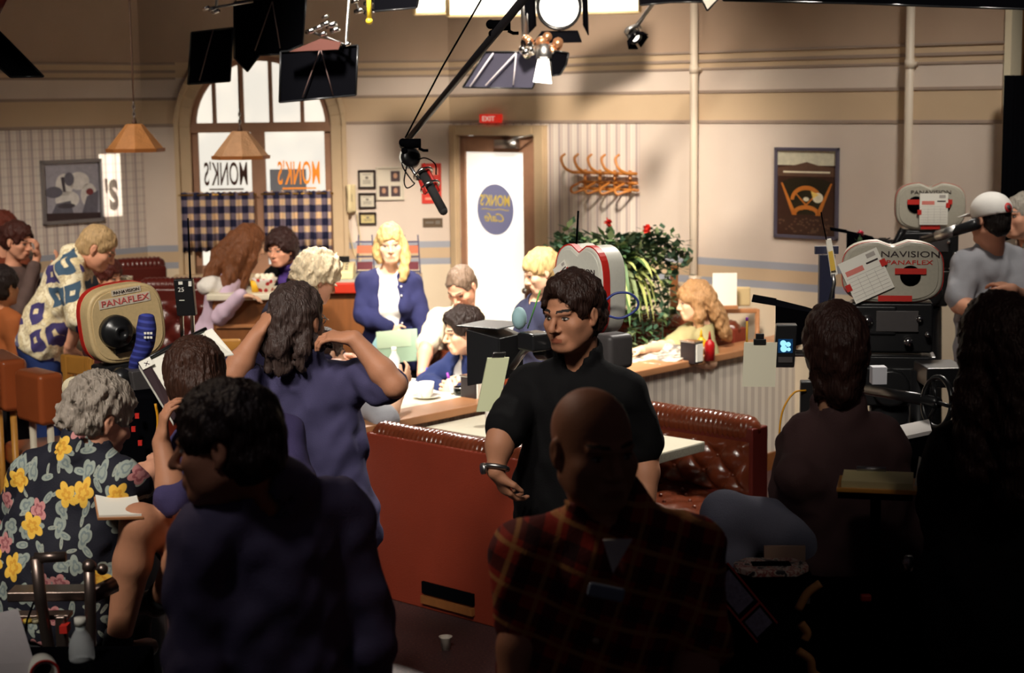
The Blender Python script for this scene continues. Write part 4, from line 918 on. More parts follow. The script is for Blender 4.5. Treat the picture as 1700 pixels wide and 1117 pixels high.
def make_table_things():
    zt = .785; china = mat('white china', srgb(244, 238, 226), .2, coat=.3)
    def on(px, py): q = atz(px, py, zt); return q
    c = on(708, 661); t = thing('saucer', 'white saucer under the coffee cup on the lit table', 'saucer', c); mb = MB(); mb.lathe(c, [(.035, 0), (.072, .014), (.074, .017), (.035, .006)]); mb.build('dish', china, t, True)
    c = c+ZX*.007; t = thing('coffee_cup', 'white coffee cup standing on its saucer before the man in navy', 'cup', c); mb = MB(); mb.lathe(c, [(.022, 0), (.034, .02), (.042, .078), (.039, .078), (.03, .02), (.001, .01)]); mb.build('cup', china, t, True)
    mb = MB(); mb.tube([c+v3(-.04, 0, .065), c+v3(-.062, -.01, .055), c+v3(-.06, -.01, .03), c+v3(-.036, 0, .02)], .005, 6, 5); mb.build('cup_handle', china, t, True)
    def napkins(label, q, g, w=.105, h=.125, d=.08):
        t = thing('napkin_dispenser', label, 'napkin dispenser', q, g); mb = MB(); mb.box(q+ZX*h/2, (d, w, h), (AX, BX, ZX)); mb.build('dispenser_body', mat('black enamel', srgb(46, 40, 42), .25), t, bevel=.004)
        mb = MB(); mb.box(q+ZX*(h+.001), (d+.006, w+.006, .008), (AX, BX, ZX)); mb.build('steel_lid', m_chrome, t, bevel=.002); mb = MB(); mb.box(q-BX*(w/2+.002)+ZX*h*.5, (d*.75, .01, h*.8), (AX, BX, ZX)); mb.build('napkins', m_white, t)
    napkins('black napkin dispenser between the cup and the pale card', on(786, 664), 'napkin dispensers'); napkins('black napkin dispenser by the ketchup bottle on the half wall side', on(1148, 602), 'napkin dispensers')
    def squeeze(label, px, py, c):
        q = on(px, py); t = thing('sauce_bottle', label, 'sauce bottle', q); m = mat(label, c, .35); mb = MB(); mb.lathe(q, [(.03, 0), (.031, .09), (.028, .105), (.012, .118), (.011, .125)]); mb.build('bottle', m, t, True); mb = MB(); mb.lathe(q+ZX*.122, [(.011, 0), (.004, .04), (.002, .05)]); mb.build('nozzle', m, t, True)
    squeeze('red ketchup bottle beside the napkin dispenser', 1178, 598, srgb(178, 24, 26)); squeeze('yellow mustard bottle between napkins and ketchup', 1164, 594, srgb(238, 180, 30))
    q = on(768, 655); t = thing('glass_ashtray', 'clear glass ashtray with steel rim beside the clasped hands', 'ashtray', q); g = mat('clear glass', (.95, .96, .95), .03, trans=1.); mb = MB(); mb.lathe(q, [(.045, 0), (.048, .04), (.043, .04), (.04, .012), (.001, .01)]); mb.build('bowl', g, t, True); mb = MB(); mb.tube([q+ZX*.041+v3(math.cos(a), math.sin(a), 0)*.046 for a in np.linspace(0, 2*PI, 25)], .003, 6); mb.build('rim', m_chrome, t, True)
    q = on(752, 655); t = tag(MB().cyl(q+ZX*.008, q+ZX*.008+v3(-.02, .03, .07), .011, .009).m(1).cyl(q+ZX*.008+v3(-.02, .03, .07), q+ZX*.008+v3(-.03, .045, .1), .009, .006).build('marker_pen', [mat('white plastic', (.8, .78, .76), .4), mat('purple plastic', srgb(140, 60, 160), .4)], None, True), 'white marker pen with purple cap before the clasped hands', 'pen')
    q = on(655, 628); t = thing('water_bottle', 'clear water bottle with white cap on the lit table', 'bottle', q); mb = MB(); mb.lathe(q, [(.03, 0), (.032, .01), (.032, .11), (.013, .145), (.013, .155)]); mb.build('bottle', mat('clear plastic', (.85, .88, .9), .15, alpha=.45), t, True); mb = MB(); mb.cyl(q+ZX*.155, q+ZX*.175, .014); mb.build('cap', m_white, t, True)
    q = on(676, 640); tag(MB().box(q+ZX*.004, (.2, .28, .008), (unit(AX+BX*.3), unit(BX-AX*.3), ZX)).build('script_pages', m_white), 'white script pages lying under the writing hand', 'papers')
    # newspaper
    def news(nt, tc):
        n = nt.add('ShaderNodeTexNoise', inp={'Vector': tc, 'Scale': 26., 'Detail': 4.}); return nt.ramp(n.outputs[0], [(.42, srgb(228, 216, 194)), (.5, srgb(198, 186, 168)), (.62, srgb(120, 112, 104))])
    p0 = on(1085, 598); rows = []
    for j in range(13):
        v = j/12; rows.append([p0+AX*(-.19+.42*v)+BX*(-.2+.4*i/10)+ZX*(.008+.022*abs(math.sin(v*PI*1.2-.6))**2+.004*math.sin(i*.9)+(max(0, v-.8)*.3)) for i in range(11)])
    tag(MB().grid(rows).build('newspaper', matg('newsprint', news, .9), None, True, solid=.004), 'open newspaper spread in front of the woman in olive', 'newspaper')
    # front table: white mug
    q = atz(818, 706, .745); t = thing('white_mug', 'white mug on the empty table under the pale card', 'mug', q); mb = MB(); mb.lathe(q, [(.03, 0), (.034, .005), (.036, .085), (.032, .085), (.03, .01)]); mb.build('mug', china, t, True); mb = MB(); mb.tube([q+v3(.034, 0, .07), q+v3(.055, 0, .06), q+v3(.055, 0, .03), q+v3(.034, 0, .02)], .005, 6, 5); mb.build('handle', china, t, True)
    # order pads: menus held by the waitress are made with her; cup on the stage floor
    q = atz(740, 1078, 0.0); t = thing('foam_cup', 'white foam cup standing on the dark stage floor', 'cup', q); mb = MB(); mb.lathe(q, [(.018, 0), (.026, .055), (.03, .058), (.024, .052), (.016, .004)]); mb.build('cup', mat('foam', srgb(200, 190, 176), .7), t, True)
    # wire sweets rack behind the waitress
    for px, lb in ((607, 'small wire snack rack left of the waitress on the cashier counter'), (683, 'small wire snack rack right of the waitress by the door wall')):
        c = at(px, 455, 11.3); t = thing('snack_rack', lb, 'rack', c, 'wire snack racks'); mb = MB(); h = .26
        for g in (-1, 1): mb.tube([c+v3(g*.06, 0, 0), c+v3(g*.045, .05, h)], .005, 5)
        for k in (.02, .12, .22): mb.tube([c+v3(-.058, 0, k), c+v3(.058, 0, k)], .004, 5); mb.tube([c+v3(-.058, -.05, k), c+v3(.058, -.05, k)], .004, 5)
        mb.build('wire_frame', mat('blue grey wire', srgb(92, 92, 120), .4), t)
        for k, cc in ((.04, srgb(120, 60, 70)), (.15, srgb(214, 120, 90))): mb = MB(); mb.box(c+v3(0, -.025, k+.02), (.1, .04, .05)); mb.build('packets', mat('packet %.2f' % k, cc, .5), t)
        mb = MB(); mb.box(c+v3(0, .02, -.2), (.14, .14, .4)); mb.build('stand', m_casing, t)
    # planter post with the trailing plant
    c = at(1012, 470, 10.35); c[2] = at(1012, 445, 10.35)[2]
    pw = at(1119, 440, 10.9); tag(MB().box((pw[0], 10.9, pw[2]/2), (.05, .05, pw[2])).build('divider_post', m_dwood), 'slim brown wooden post right of the hanging plant', 'post')
    t = thing('hanging_plant', 'trailing potted plant with long striped leaves and red flowers', 'plant', c-ZX*.2); lg = [mat('leaf %d' % i, srgb(*q), .5, var=.3, vscale=20) for i, q in enumerate(((78, 104, 62), (168, 176, 104), (56, 82, 62), (110, 122, 84)))]
    mb = MB(); mb.lathe(c-ZX*.2, [(.10, 0), (.14, .18), (.15, .2), (.13, .19), (.09, .02)]); mb.build('basket', m_dwood, t, True)
    mb = MB(); mb.box(v3(c[0], c[1], (c[2]-.2)/2), (.08, .08, c[2]-.2)); mb.build('stand', m_dwood, t)
    rnd = random.Random(11); mb = MB()
    def blade(p, d, L, w, droop, up):
        n = 9; L0 = []; R0 = []; Md = []; s = unit(np.cross(d, ZX))
        for i in range(n):
            u = i/(n-1); q = p+d*L*u*(1-.25*u*droop)+ZX*(up*u-droop*u*u)*L; ww = w*(math.sin(PI*min(1, u*.92+.08))**.6)*.5
            L0.append(q+s*ww); R0.append(q-s*ww); Md.append(q-ZX*ww*.5)
        mb.grid([L0, Md, R0])
    for i in range(150):
        mb.m(rnd.choice((0, 0, 1, 1, 3))); a = rnd.uniform(0, 2*PI); blade(c+v3(math.cos(a), math.sin(a), 0)*.05, v3(math.cos(a), math.sin(a), 0), rnd.uniform(.22, .46), rnd.uniform(.026, .044), rnd.uniform(.5, 1.6), rnd.uniform(.3, 1.))
    mb.build('striped_leaves', lg, t, True)['kind'] = 'stuff'
    mb = MB(); vines = [(-.32, -.05), (.3, .05), (.42, .0), (.2, -.4), (.27, -.55), (.32, -.62), (.15, -.5), (.36, -.3), (-.26, .08), (.1, -.3)]
    for vx, vz in vines:
        p0 = c+v3(rnd.uniform(-.05, .05), -.03, .05); p2 = c+v3(vx, rnd.uniform(-.12, .05), vz); p1 = (p0+p2)/2+ZX*(.14 if vz > -.2 else .2)+v3(vx*.35, 0, 0); pts = catmull([p0, p1, p2], 12)
        mb.m(2); mb.tube(pts[::3], .004, 5)
        for q in pts:
            for _ in range(9):
                mb.m(rnd.choice((0, 2, 2, 3))); o = q+np.array([rnd.gauss(0, .035), rnd.gauss(0, .03), rnd.gauss(0, .03)]); d = unit([rnd.gauss(0, 1), rnd.gauss(0, 1)-.5, rnd.gauss(0, .6)]); s = unit(np.cross(d, [.1, .2, 1])); L = rnd.uniform(.04, .08)
                mb._add([o, o+d*L*.5+s*L*.33, o+d*L, o+d*L*.5-s*L*.33], [(0, 1, 2, 3)])
    for _ in range(620):
        a = rnd.uniform(0, 2*PI); o = c+v3(math.cos(a)*rnd.uniform(.03, .31), math.sin(a)*.16-.03, rnd.uniform(-.04, .20)); mb.m(rnd.choice((0, 2, 2, 3))); d = unit([math.cos(a), rnd.gauss(-.4, .6), rnd.gauss(.2, .5)]); s = unit(np.cross(d, [.1, .2, 1])); L = rnd.uniform(.05, .1)
        mb._add([o, o+d*L*.5+s*L*.3, o+d*L, o+d*L*.5-s*L*.3], [(0, 1, 2, 3)])
    mb.build('vines', lg, t, True)['kind'] = 'stuff'
    rm = mat('red bloom', srgb(206, 44, 30), .6)
    for px, py in ((1010, 369), (1074, 381)):
        o = at(px, py, 10.2); mb = MB()
        for _ in range(26):
            d = unit([rnd.gauss(0, 1), rnd.gauss(-.5, 1), rnd.gauss(.2, 1)]); s = unit(np.cross(d, [.3, .2, 1])); mb._add([o, o+d*.02+s*.016, o+d*.036, o+d*.02-s*.016], [(0, 1, 2, 3)])
        mb.ball(o, .017, n=8); mb.build('flower', rm, t, True)
    q = at(1203, 480, 10.35); t = thing('menu_card', 'white card standing behind the woman in olive', 'card', q-ZX*.12); mb = MB(); mb.box(q, (.15, .01, .2)); mb.m(1); mb.box(q-ZX*.11, (.16, .05, .02)); mb.build('card', [m_white, m_wood], t)
    q = at(1231, 500, 10.5); b = thing('wooden_chair', 'pale wooden chair back beside the white standing card', 'chair', q*v3(1, 1, 0)); mb = MB(); mb.box(q+ZX*.03, (.11, .02, .12)); mb.build('cane_panel', mat('cane', srgb(196, 172, 126), .7), b, bevel=.01); mb = MB(); mb.box(q-ZX*.06+v3(-.03, 0, 0), (.26, .03, .03)); mb.build('top_rail', m_wood, b, bevel=.006)
    for g in (-1, 1): mb = MB(); mb.cyl(v3(q[0]+g*.1, q[1], 0), v3(q[0]+g*.1, q[1], q[2]-.05), .015); mb.build('leg', m_wood, b, True)
# ------------------------------------------------------------------ film cameras, lamps, flags, microphone boom
m_grey = mat('camera grey crackle', srgb(176, 170, 154), .45, var=.1, vscale=90)
m_silver = mat('camera silver crackle', srgb(214, 212, 200), .4, var=.06, vscale=90)
m_tan = mat('camera tan crackle', srgb(216, 188, 138), .45, var=.12, vscale=90)
m_dgrey = mat('dark grey crackle', srgb(70, 66, 66), .5, var=.12, vscale=60)
m_gred = mat('camera red band', srgb(200, 44, 36), .4)
m_ink2 = mat('dark lettering', srgb(52, 40, 40), .5)
class Loc:
    def __init__(s, o, F, N, U): s.o, s.F, s.N, s.U = map(np.array, (o, F, N, U)); s.ax = (s.F, s.N, s.U)
    def __call__(s, x, y, z): return s.o+s.F*x+s.N*y+s.U*z
def film_camera(label, magc, F, pitch, L, T, H, m, dip=.0, side=None, stripe=.012, stripe_at=.03, body_h=.15, floor=0., col=True, group=None, matte=True):
    F = unit(F); N = v3(F[1], -F[0], 0); N = N if N@(CAM-magc)*1 > 0 else -N; p = math.radians(pitch)
    Fp = F*math.cos(p)+ZX*math.sin(p); U = ZX*math.cos(p)-F*math.sin(p); q = Loc(magc, Fp, N, U); u = unit(np.cross(U, N))
    t = thing('film_camera', label, 'film camera', magc*v3(1, 1, 0)+ZX*floor, group)
    def outline(k=1., off=0., n=44):
        o = []
        for a in np.linspace(0, 2*PI, n, False):
            c, s = math.cos(a), math.sin(a); x = L/2*math.copysign(abs(c)**.62, c); z = H/2*math.copysign(abs(s)**.62, s)
            if s > 0: z -= dip*math.exp(-(x/.03)**2)
            o.append(magc+(u*x*k)+(U*z*k)+N*off)
        return o
    mb = MB(); mb.prism(outline(1, -T), N*T); mb.build('magazine', m, t, bevel=.012)
    mb = MB(); mb.prism(outline(1.012, -stripe_at-stripe), N*stripe); mb.build('red_band', m_gred, t)
    mb = MB(); mb.prism(outline(.9, 0.), N*.004); mb.build('magazine_door', m, t, bevel=.003)
    mb = MB(); z0 = -H/2
    mb.box(q(0, -T*.5, z0-body_h*.5), (L*.82, T*.95, body_h), q.ax); mb.box(q(L*.2, -T*.5, z0-body_h*.35), (L*.5, T*1.1, body_h*.6), q.ax); mb.build('camera_body', m_blackg, t, bevel=.01)
    mb = MB(); mb.box(q(-.02, .004, z0-body_h*.36), (L*.42, .012, body_h*.42), q.ax); mb.build('side_plate', m_dgrey, t, bevel=.003)
    mb = MB()
    for i, (x, z, r) in enumerate(((-.1, .3, .012), (.09, .35, .02), (.12, .7, .015), (-.06, .75, .016), (-.13, .6, .01))): MB().cyl(q(x*L/.37, 0, z0-body_h*z), q(x*L/.37, .02+.006*i, z0-body_h*z), r, n=12).build('knob', m_chrome, t, True)
    mb = MB(); lx = L*.41; mb.lathe(q(lx, -T*.5, z0-body_h*.5), [(.05, 0), (.05, .03), (.045, .035), (.045, .07), (.055, .075), (.055, .11), (.05, .115), (.058, .17), (.052, .17), (.04, .15)], Fp); mb.build('lens', m_blackg, t, True)
    # matte box: open hood
    bx = lx+.17
    if matte:
        mb = MB(); bx = lx+.17; c = -T*.5; cz = z0-body_h*.5; R0, R1 = (.075, .062), (.105, .085)
        ring = lambda x, w, h: [q(x, c+a*w, cz+b*h) for a, b in ((-1, -1), (1, -1), (1, 1), (-1, 1))]
        mb.loft([ring(bx-.03, .06, .055), ring(bx, *R0), ring(bx+.11, *R1), ring(bx+.11, R1[0]-.006, R1[1]-.006), ring(bx+.01, R0[0]-.008, R0[1]-.008)], cap=False); mb.build('matte_box', m_black, t)
        mb = MB(); mb.prism([q(bx+.11, c-R1[0], cz+R1[1]), q(bx+.11, c+R1[0], cz+R1[1]), q(bx+.2, c+R1[0]*1.05, cz+R1[1]+.015), q(bx+.2, c-R1[0]*1.05, cz+R1[1]+.015)], U*.004); mb.build('eyebrow', m_black, t)
    mb = MB()
    for y in (-T*.2, -T*.8): mb.cyl(q(-L*.3, y, z0-body_h*1.08), q(bx+.05, y, z0-body_h*1.08), .008)
    mb.build('rods', m_steel, t, True)
    mb = MB(); mb.box(q(0, -T*.5, z0-body_h*1.2), (L*.9, T*1.1, .05), q.ax); mb.build('base_plate', m_blackg, t, bevel=.006)
    if col:
        b = q(0, -T*.5, z0-body_h*1.25); mb = MB(); mb.box(b-ZX*.08, (.2, .16, .15), (F, N, ZX)); mb.cyl(b-ZX*.08-N*.12, b-ZX*.08+N*.12, .07, n=20); mb.build('fluid_head', m_blackg, t, bevel=.01)
        mb = MB(); mb.cyl(b-ZX*.16, b*v3(1, 1, 0)+ZX*(floor+.12), .075, .1, 20); mb.build('pedestal', m_blackg, t, True)
        mb = MB(); mb.cyl(b*v3(1, 1, 0)+ZX*floor, b*v3(1, 1, 0)+ZX*(floor+.14), .34, .28, 24); mb.build('dolly_base', m_blackg, t, True)
    return t, q, u, U, N, z0
def sheet(t, o, u, U, N, w, h, rot, name='report_sheet', print_=True, m=None):
    a = math.radians(rot); x, y = u*math.cos(a)+U*math.sin(a), U*math.cos(a)-u*math.sin(a)
    mb = MB(); mb.box(o+N*.001, (w, h, .001), (x, y, N)); s = mb.build(name, m or m_white, t)
    if print_:
        g, r, k = mat('print grey', srgb(176, 168, 160), .8), mat('print pink', srgb(222, 130, 118), .8), m_ink2; mb = MB()
        mb.box(o+N*.002-x*w*.2+y*h*.2, (w*.45, h*.12, .0006), (x, y, N)); mb.m(1)
        for i in range(7): mb.box(o+N*.002+y*(h*(.08-.085*i)), (w*.92, h*.006, .0006), (x, y, N))
        for i in range(3): mb.box(o+N*.002+x*w*(-.2+.22*i)-y*h*.2, (w*.006, h*.5, .0006), (x, y, N))
        mb.m(2); mb.box(o+N*.002+x*w*.27+y*h*.25, (w*.3, h*.04, .0006), (x, y, N)); mb.m(1); mb.box(o+N*.002+x*w*.3+y*h*.4, (w*.22, h*.1, .0006), (x, y, N))
        mb.build('print', [r, g, k], s)
        for sx, sy in ((-.5, -.1), (.5, .12)): mb = MB(); mb.box(o+N*.003+x*w*sx+y*h*sy, (w*.14, h*.16, .001), (x, y, N)); mb.build('tape', m_red, s)
    return s
def make_cameras():
    k = 6.3/2800
    c1 = at(1482, 452, 6.3); t, q, u, U, N, z0 = film_camera('grey film camera with a tilted paper sheet taped to its magazine', c1, (-.985, .17, 0), 0, .372, .13, .232, m_grey, dip=.022, stripe=.006, stripe_at=.012, body_h=.19)
    text_obj('lettering', 'PANAVISION', m_ink2, t, c1+u*.035+U*.058+N*.005, u, U, .022, bold=.004, width=.27); text_obj('lettering_red', 'PANAFLEX', m_gred, t, c1+u*.06+U*.030+N*.005, u, U, .016, bold=.002, width=.17)
    mb = MB(); mb.cyl(q(-.065, .002, -.012), q(-.065, .008, -.012), .038, n=28); mb.build('hub', m_black, t, True)
    mb = MB(); mb.box(c1+u*.065+U*.005+N*.010, (.115, .022, .002), (u, U, N)); mb.build('tape', m_red, t); mb = MB(); mb.box(c1+u*.01-U*.098+N*.006, (.125, .022, .002), (u, U, N)); mb.build('tape', m_red, t)
    sheet(t, c1-u*.098-U*.012+N*.012, u, U, N, .155, .165, 25)
    # gear hung on that camera: pale card with a bulldog clip, onboard monitor, pencil, whip flower
    o = at(1261, 605, 6.0); ux = unit(v3(1, -.1, 0)); n = v3(-.1, -1, 0); cd = thing('hanging_card', 'cream card hanging by a black clip from the front of the grey film camera', 'card', o); mb = MB(); mb.box(o, (.118, .004, .162), (ux, n, unit(ZX+ux*.04))); mb.build('card', mat('cream card', srgb(226, 220, 196), .7), cd)
    mb = MB(); mb.box(o+ZX*.083, (.045, .014, .02), (ux, n, ZX)); mb.box(o+ZX*.1, (.03, .01, .025), (ux, n, ZX)); mb.build('clip', m_blackg, cd, bevel=.002)
    o = at(1240, 555, 6.05); tag(MB().cyl(o-ZX*.03, o+ZX*.05, .004).m(1).cyl(o+ZX*.05, o+ZX*.062, .005).build('pencil', [mat('pencil yellow', srgb(226, 170, 50), .5), mat('purple plastic', srgb(140, 60, 160), .4)], None, True), 'yellow pencil clipped above the hanging cream card', 'pencil')
    o = at(1303, 573, 6.02); mo = thing('camera_monitor', 'small black camera monitor with a lit blue screen', 'monitor', o); mb = MB(); mb.box(o, (.075, .06, .155), (ux, n, unit(ZX+ux*.06))); mb.build('monitor_case', m_blackg, mo, bevel=.005)
    mb = MB(); mb.box(o+n*.031+ZX*.002, (.052, .004, .05), (ux, n, ZX)); mb.build('screen', mat('dark screen', srgb(20, 60, 100), .2, emit=.35), mo); mb = MB()
    for dx, dz, r in ((-.008, .012, .011), (.01, .008, .009), (-.006, -.008, .012), (.012, -.01, .007)): mb.cyl(o+n*.033+ux*dx+ZX*dz, o+n*.035+ux*dx+ZX*dz, r, n=14)
    mb.build('screen_image', mat('lit screen', srgb(150, 220, 245), .3, emit=.9), mo); mb = MB(); mb.box(o+n*.032-ZX*.048, (.05, .004, .02), (ux, n, ZX)); mb.build('buttons', m_dgrey, mo)
    # small follow-focus clutter left of the head
    o = at(1340, 655, 5.9); tb = thing('battery_box', 'small black and yellow battery box with a looping yellow cable', 'battery box', o-ZX*.06); mb = MB(); mb.box(o-ZX*.02, (.05, .05, .14), (ux, n, ZX)); mb.m(1); mb.box(o+ux*.05+ZX*.035, (.07, .04, .03), (ux, n, ZX)); mb.build('box', [m_blackg, mat('safety yellow', srgb(216, 150, 30), .4)], tb, bevel=.004)
    mb = MB(); mb.tube([at(1338, 648, 5.87), at(1318, 652, 5.85), at(1300, 680, 5.84), at(1294, 720, 5.84), at(1296, 760, 5.86), at(1312, 775, 5.9)], .0035, 6, 8); mb.build('cable', mat('safety yellow', srgb(216, 150, 30), .4), tb, True)
    # film camera behind
    c2 = at(1545, 343, 8.9); t, q, u, U, N, z0 = film_camera('rear grey film camera with an upright paper sheet taped on', c2, (-.985, .17, 0), 0, .362, .15, .25, m_grey, dip=.026, stripe=.02, stripe_at=.03, body_h=.2, floor=0)
    text_obj('lettering', 'PANAVISION', m_ink2, t, c2+u*.0+U*.066+N*.005, u, U, .02, bold=.004, width=.205)
    mb = MB(); [mb.cyl(c2+u*x+U*.01+N*.002, c2+u*x+U*.01+N*.008, .045, n=24) for x in (-.075, .06)]; mb.build('hub', m_black, t, True)
    mb = MB(); mb.box(c2+u*-.005+U*.025+N*.010, (.23, .026, .002), (u, U, N)); mb.build('tape', m_red, t); mb = MB(); mb.box(c2-u*.0-U*.108+N*.006, (.1, .022, .002), (u, U, N)); mb.build('tape', m_red, t)
    sheet(t, c2+u*.015-U*.012+N*.013, u, U, N, .145, .165, 0)
    mb = MB(); mb.tube([at(1532, 399, 8.65), at(1580, 386, 8.5), at(1622, 371, 8.35)], [.022, .024, .03], 12); mb.build('viewfinder', m_blackg, t, True); mb = MB(); mb.cyl(at(1556, 392, 8.56), at(1590, 381, 8.47), .028); mb.build('viewfinder_ring', m_steel, t, True)
    mb = MB(); mb.tube([at(1478, 420, 8.8), at(1500, 380, 8.8)], .02, 8); mb.tube([at(1445, 425, 8.8), at(1455, 405, 8.8), at(1478, 395, 8.8)], .004, 5, 6); mb.build('bracket', m_blackg, t, True)
    # middle camera
    c3 = at(960, 482, 6.35); t, q, u, U, N, z0 = film_camera('silver film camera behind the man in the black polo shirt', c3+0, (-.62, .785, 0), 0, .285, .12, .35, m_silver, dip=.03, stripe=.03, stripe_at=.004, body_h=.15, matte=False)
    text_obj('lettering', 'PANAVISION', m_ink2, t, c3+U*.065+N*.005, u, U, .02, bold=.004, width=.2)
    sheet(t, c3-u*.075+U*.045+N*.008, u, U, N, .08, .11, 32)
    mb = MB(); mb.cyl(at(957, 405, 6.35), at(960, 350, 6.35), .004); mb.build('antenna', m_black, t, True)
    mb = MB(); o = at(1018, 582, 6.1); mb.box(o, (.10, .12, .13), (u, N, U)); mb.build('rear_housing', m_dgrey, t, bevel=.02)
    mb = MB(); mb.tube([at(1003, 522, 6.2), at(1030, 528, 6.2), at(1055, 515, 6.2), at(1059, 500, 6.2), at(1045, 487, 6.2), at(1022, 487, 6.2), at(1006, 498, 6.2)], .005, 6, 6); mb.build('blue_cable', mat('blue cable', srgb(48, 62, 130), .4), t, True)
    o = at(824, 590, 6.75); ax = (u, N, ZX); mb = MB(); f1 = unit(v3(-.75, .5, 0)); r1 = v3(f1[1], -f1[0], 0)
    R_ = lambda x, w, h: [o+f1*x+r1*a*w+ZX*b*h for a, b in ((-1, -1), (1, -1), (1, 1), (-1, 1))]
    mb.loft([R_(-.07, .08, .085), R_(.07, .11, .115), R_(.07, .10, .105), R_(-.06, .07, .075)], cap=False); mb.box(o+ZX*.125+f1*.02, (.2, .22, .006), (f1, r1, ZX)); mb.box(o-f1*.07, (.01, .17, .17), (f1, r1, ZX)); mb.build('hood', m_blackg, t, bevel=.004)
    mb = MB(); mb.tube([at(850, 610, 6.6), at(868, 585, 6.55), at(905, 555, 6.45)], .014, 8); mb.tube([at(850, 625, 6.6), at(872, 610, 6.55)], .012, 8); mb.build('bracket_arms', m_steel, t, True)
    mb = MB(); mb.ball(at(862, 528, 6.55), (.03, .03, .045)); mb.build('blue_wrap', mat('pale blue wrap', srgb(150, 184, 190), .7), t, True)
    mb = MB(); mb.tube([at(876, 545, 6.5), at(888, 510, 6.45), at(897, 482, 6.4)], .003, 5); mb.build('green_string', mat('green string', srgb(110, 200, 90), .5), t, True)
    mb = MB(); mb.box(at(888, 566, 6.45), (.10, .10, .07), (u, N, ZX)); mb.build('motor_box', m_blackg, t, bevel=.01)
    o = at(818, 638, 6.5); ux = unit(v3(1, .1, .0)); sl = unit(ZX+ux*.22); n = unit(np.cross(ux, sl)); cd = thing('hanging_card', 'thick pale green card hanging from the silver film camera', 'card', o); mb = MB(); mb.box(o, (.085, .02, .215), (ux, n, sl)); mb.build('card_block', mat('pale green card', srgb(198, 202, 164), .7), cd)
    mb = MB(); mb.box(o+sl*.115, (.05, .014, .03), (ux, n, sl)); mb.build('clip', m_chrome, cd, bevel=.003)
    # left camera
    c4 = at(212, 537, 6.2); t, q, u, U, N, z0 = film_camera('tan film camera with a broad red band and black hub', c4, (.82, .57, 0), 6, .30, .125, .29, m_tan, dip=.0, stripe=.035, stripe_at=.075, body_h=.12, matte=False)
    lab = mat('label strip', srgb(222, 208, 186), .5); mb = MB(); mb.box(c4+U*.088-u*.0+N*.005, (.20, .034, .002), (u, U, N)); mb.box(c4+U*.122+u*.01+N*.005, (.115, .022, .002), (u, U, N)); mb.build('label', lab, t)
    text_obj('lettering', 'PANAFLEX', mat('pink lettering', srgb(206, 96, 92), .5), t, c4+U*.078+N*.007, u, U, .022, bold=.006, width=.185); text_obj('small_lettering', 'PANAVISION', m_ink2, t, c4+U*.117+u*.01+N*.007, u, U, .011, width=.1)
    mb = MB(); mb.lathe(c4-u*.055-U*.018+N*.002, [(.062, 0), (.062, .03), (.052, .045), (.034, .05), (.03, .075), (.016, .078), (.014, .07), (.001, .07)], N, 32); mb.box(c4-u*.02-U*.07+N*.012, (.10, .06, .02), (u, U, N)); mb.build('hub', m_blackg, t, True)
    kn = matg('blue knit', lambda nt, tc: nt.ramp(nt.math('SINE', nt.math('MULTIPLY', axis(nt, tc, (.15, 0, 1)), 2*PI/.022)), [(.0, srgb(34, 40, 110)), (.8, srgb(60, 70, 160))]), .8)
    mb = MB(); mb.tube([at(243, 525, 6.02), at(243, 545, 6.0), at(240, 572, 6.0), at(228, 598, 6.0), at(222, 612, 6.02)], [.028, .036, .034, .028, .02], 12, 4); mb.build('knit_sleeve', kn, t, True)
    mb = MB(); [mb.box(at(241+5*i, 553+7*j, 5.955), (.008, .003, .008)) for i in range(3) for j in range(2)]; mb.build('white_stitches', m_white, t)
    mb = MB(); mb.box(at(232, 640, 6.0), (.085, .1, .13), (u, N, U)); mb.build('grey_housing', m_dgrey, t, bevel=.006); mb = MB(); mb.cyl(at(200, 625, 6.1), at(203, 628, 5.95), .035, n=20); mb.cyl(at(172, 628, 6.1), at(174, 630, 5.95), .03, n=20); mb.build('dials', m_blackg, t, True)
    mb = MB(); mb.tube([at(125, 644, 5.85), at(140, 640, 5.9), at(170, 630, 6.0)], [.026, .028, .024], 14); mb.build('viewfinder', m_blackg, t, True); mb = MB(); a, b = at(121, 645, 5.82), at(127, 643, 5.86); mb.lathe(a, [(.022, -.004), (.04, .0), (.042, .02), (.03, .024)], unit(b-a), 20); mb.build('eyepiece_ring', mat('cream rubber', srgb(226, 212, 178), .6), t, True)
    mb = MB(); mb.tube([at(258, 670, 5.75), at(262, 700, 5.75), at(258, 750, 5.75)], .005, 6, 6); mb.tube([at(214, 640, 5.9), at(210, 660, 5.9)], .006, 6); mb.build('yellow_cable', mat('safety yellow', srgb(216, 150, 30), .4), t, True)
    for x, y in ((228, 690), (222, 712), (233, 735)): MB().box(at(x, y, 5.8), (.014, .014, .018)).build('colour_tab', m_gred, t)
    mb = MB(); mb.box(at(235, 715, 5.95), (.16, .2, .30)); mb.build('magazine_mount', m_black, t, bevel=.02)
    o = at(308, 493, 6.6); tx = thing('wireless_box', 'black wireless box reading 25 on a chrome arm with a tall antenna', 'transmitter', o-ZX*.2); ux = unit(v3(1, .12, .0)); mb = MB(); mb.box(o, (.072, .045, .145), (ux, v3(0, 1, 0), unit(ZX-ux*.06))); mb.build('box', m_blackg, tx, bevel=.004)
    text_obj('lettering', '25', m_white, tx, o-v3(.012, .024, -.024), ux, ZX, .017); mb = MB(); mb.box(o+v3(-.016, -.024, .058), (.022, .002, .012)); mb.box(o+v3(.024, -.024, .055), (.012, .002, .02)); mb.box(o+v3(-.012, -.024, -.01), (.024, .002, .003)); mb.build('label', m_white, tx)
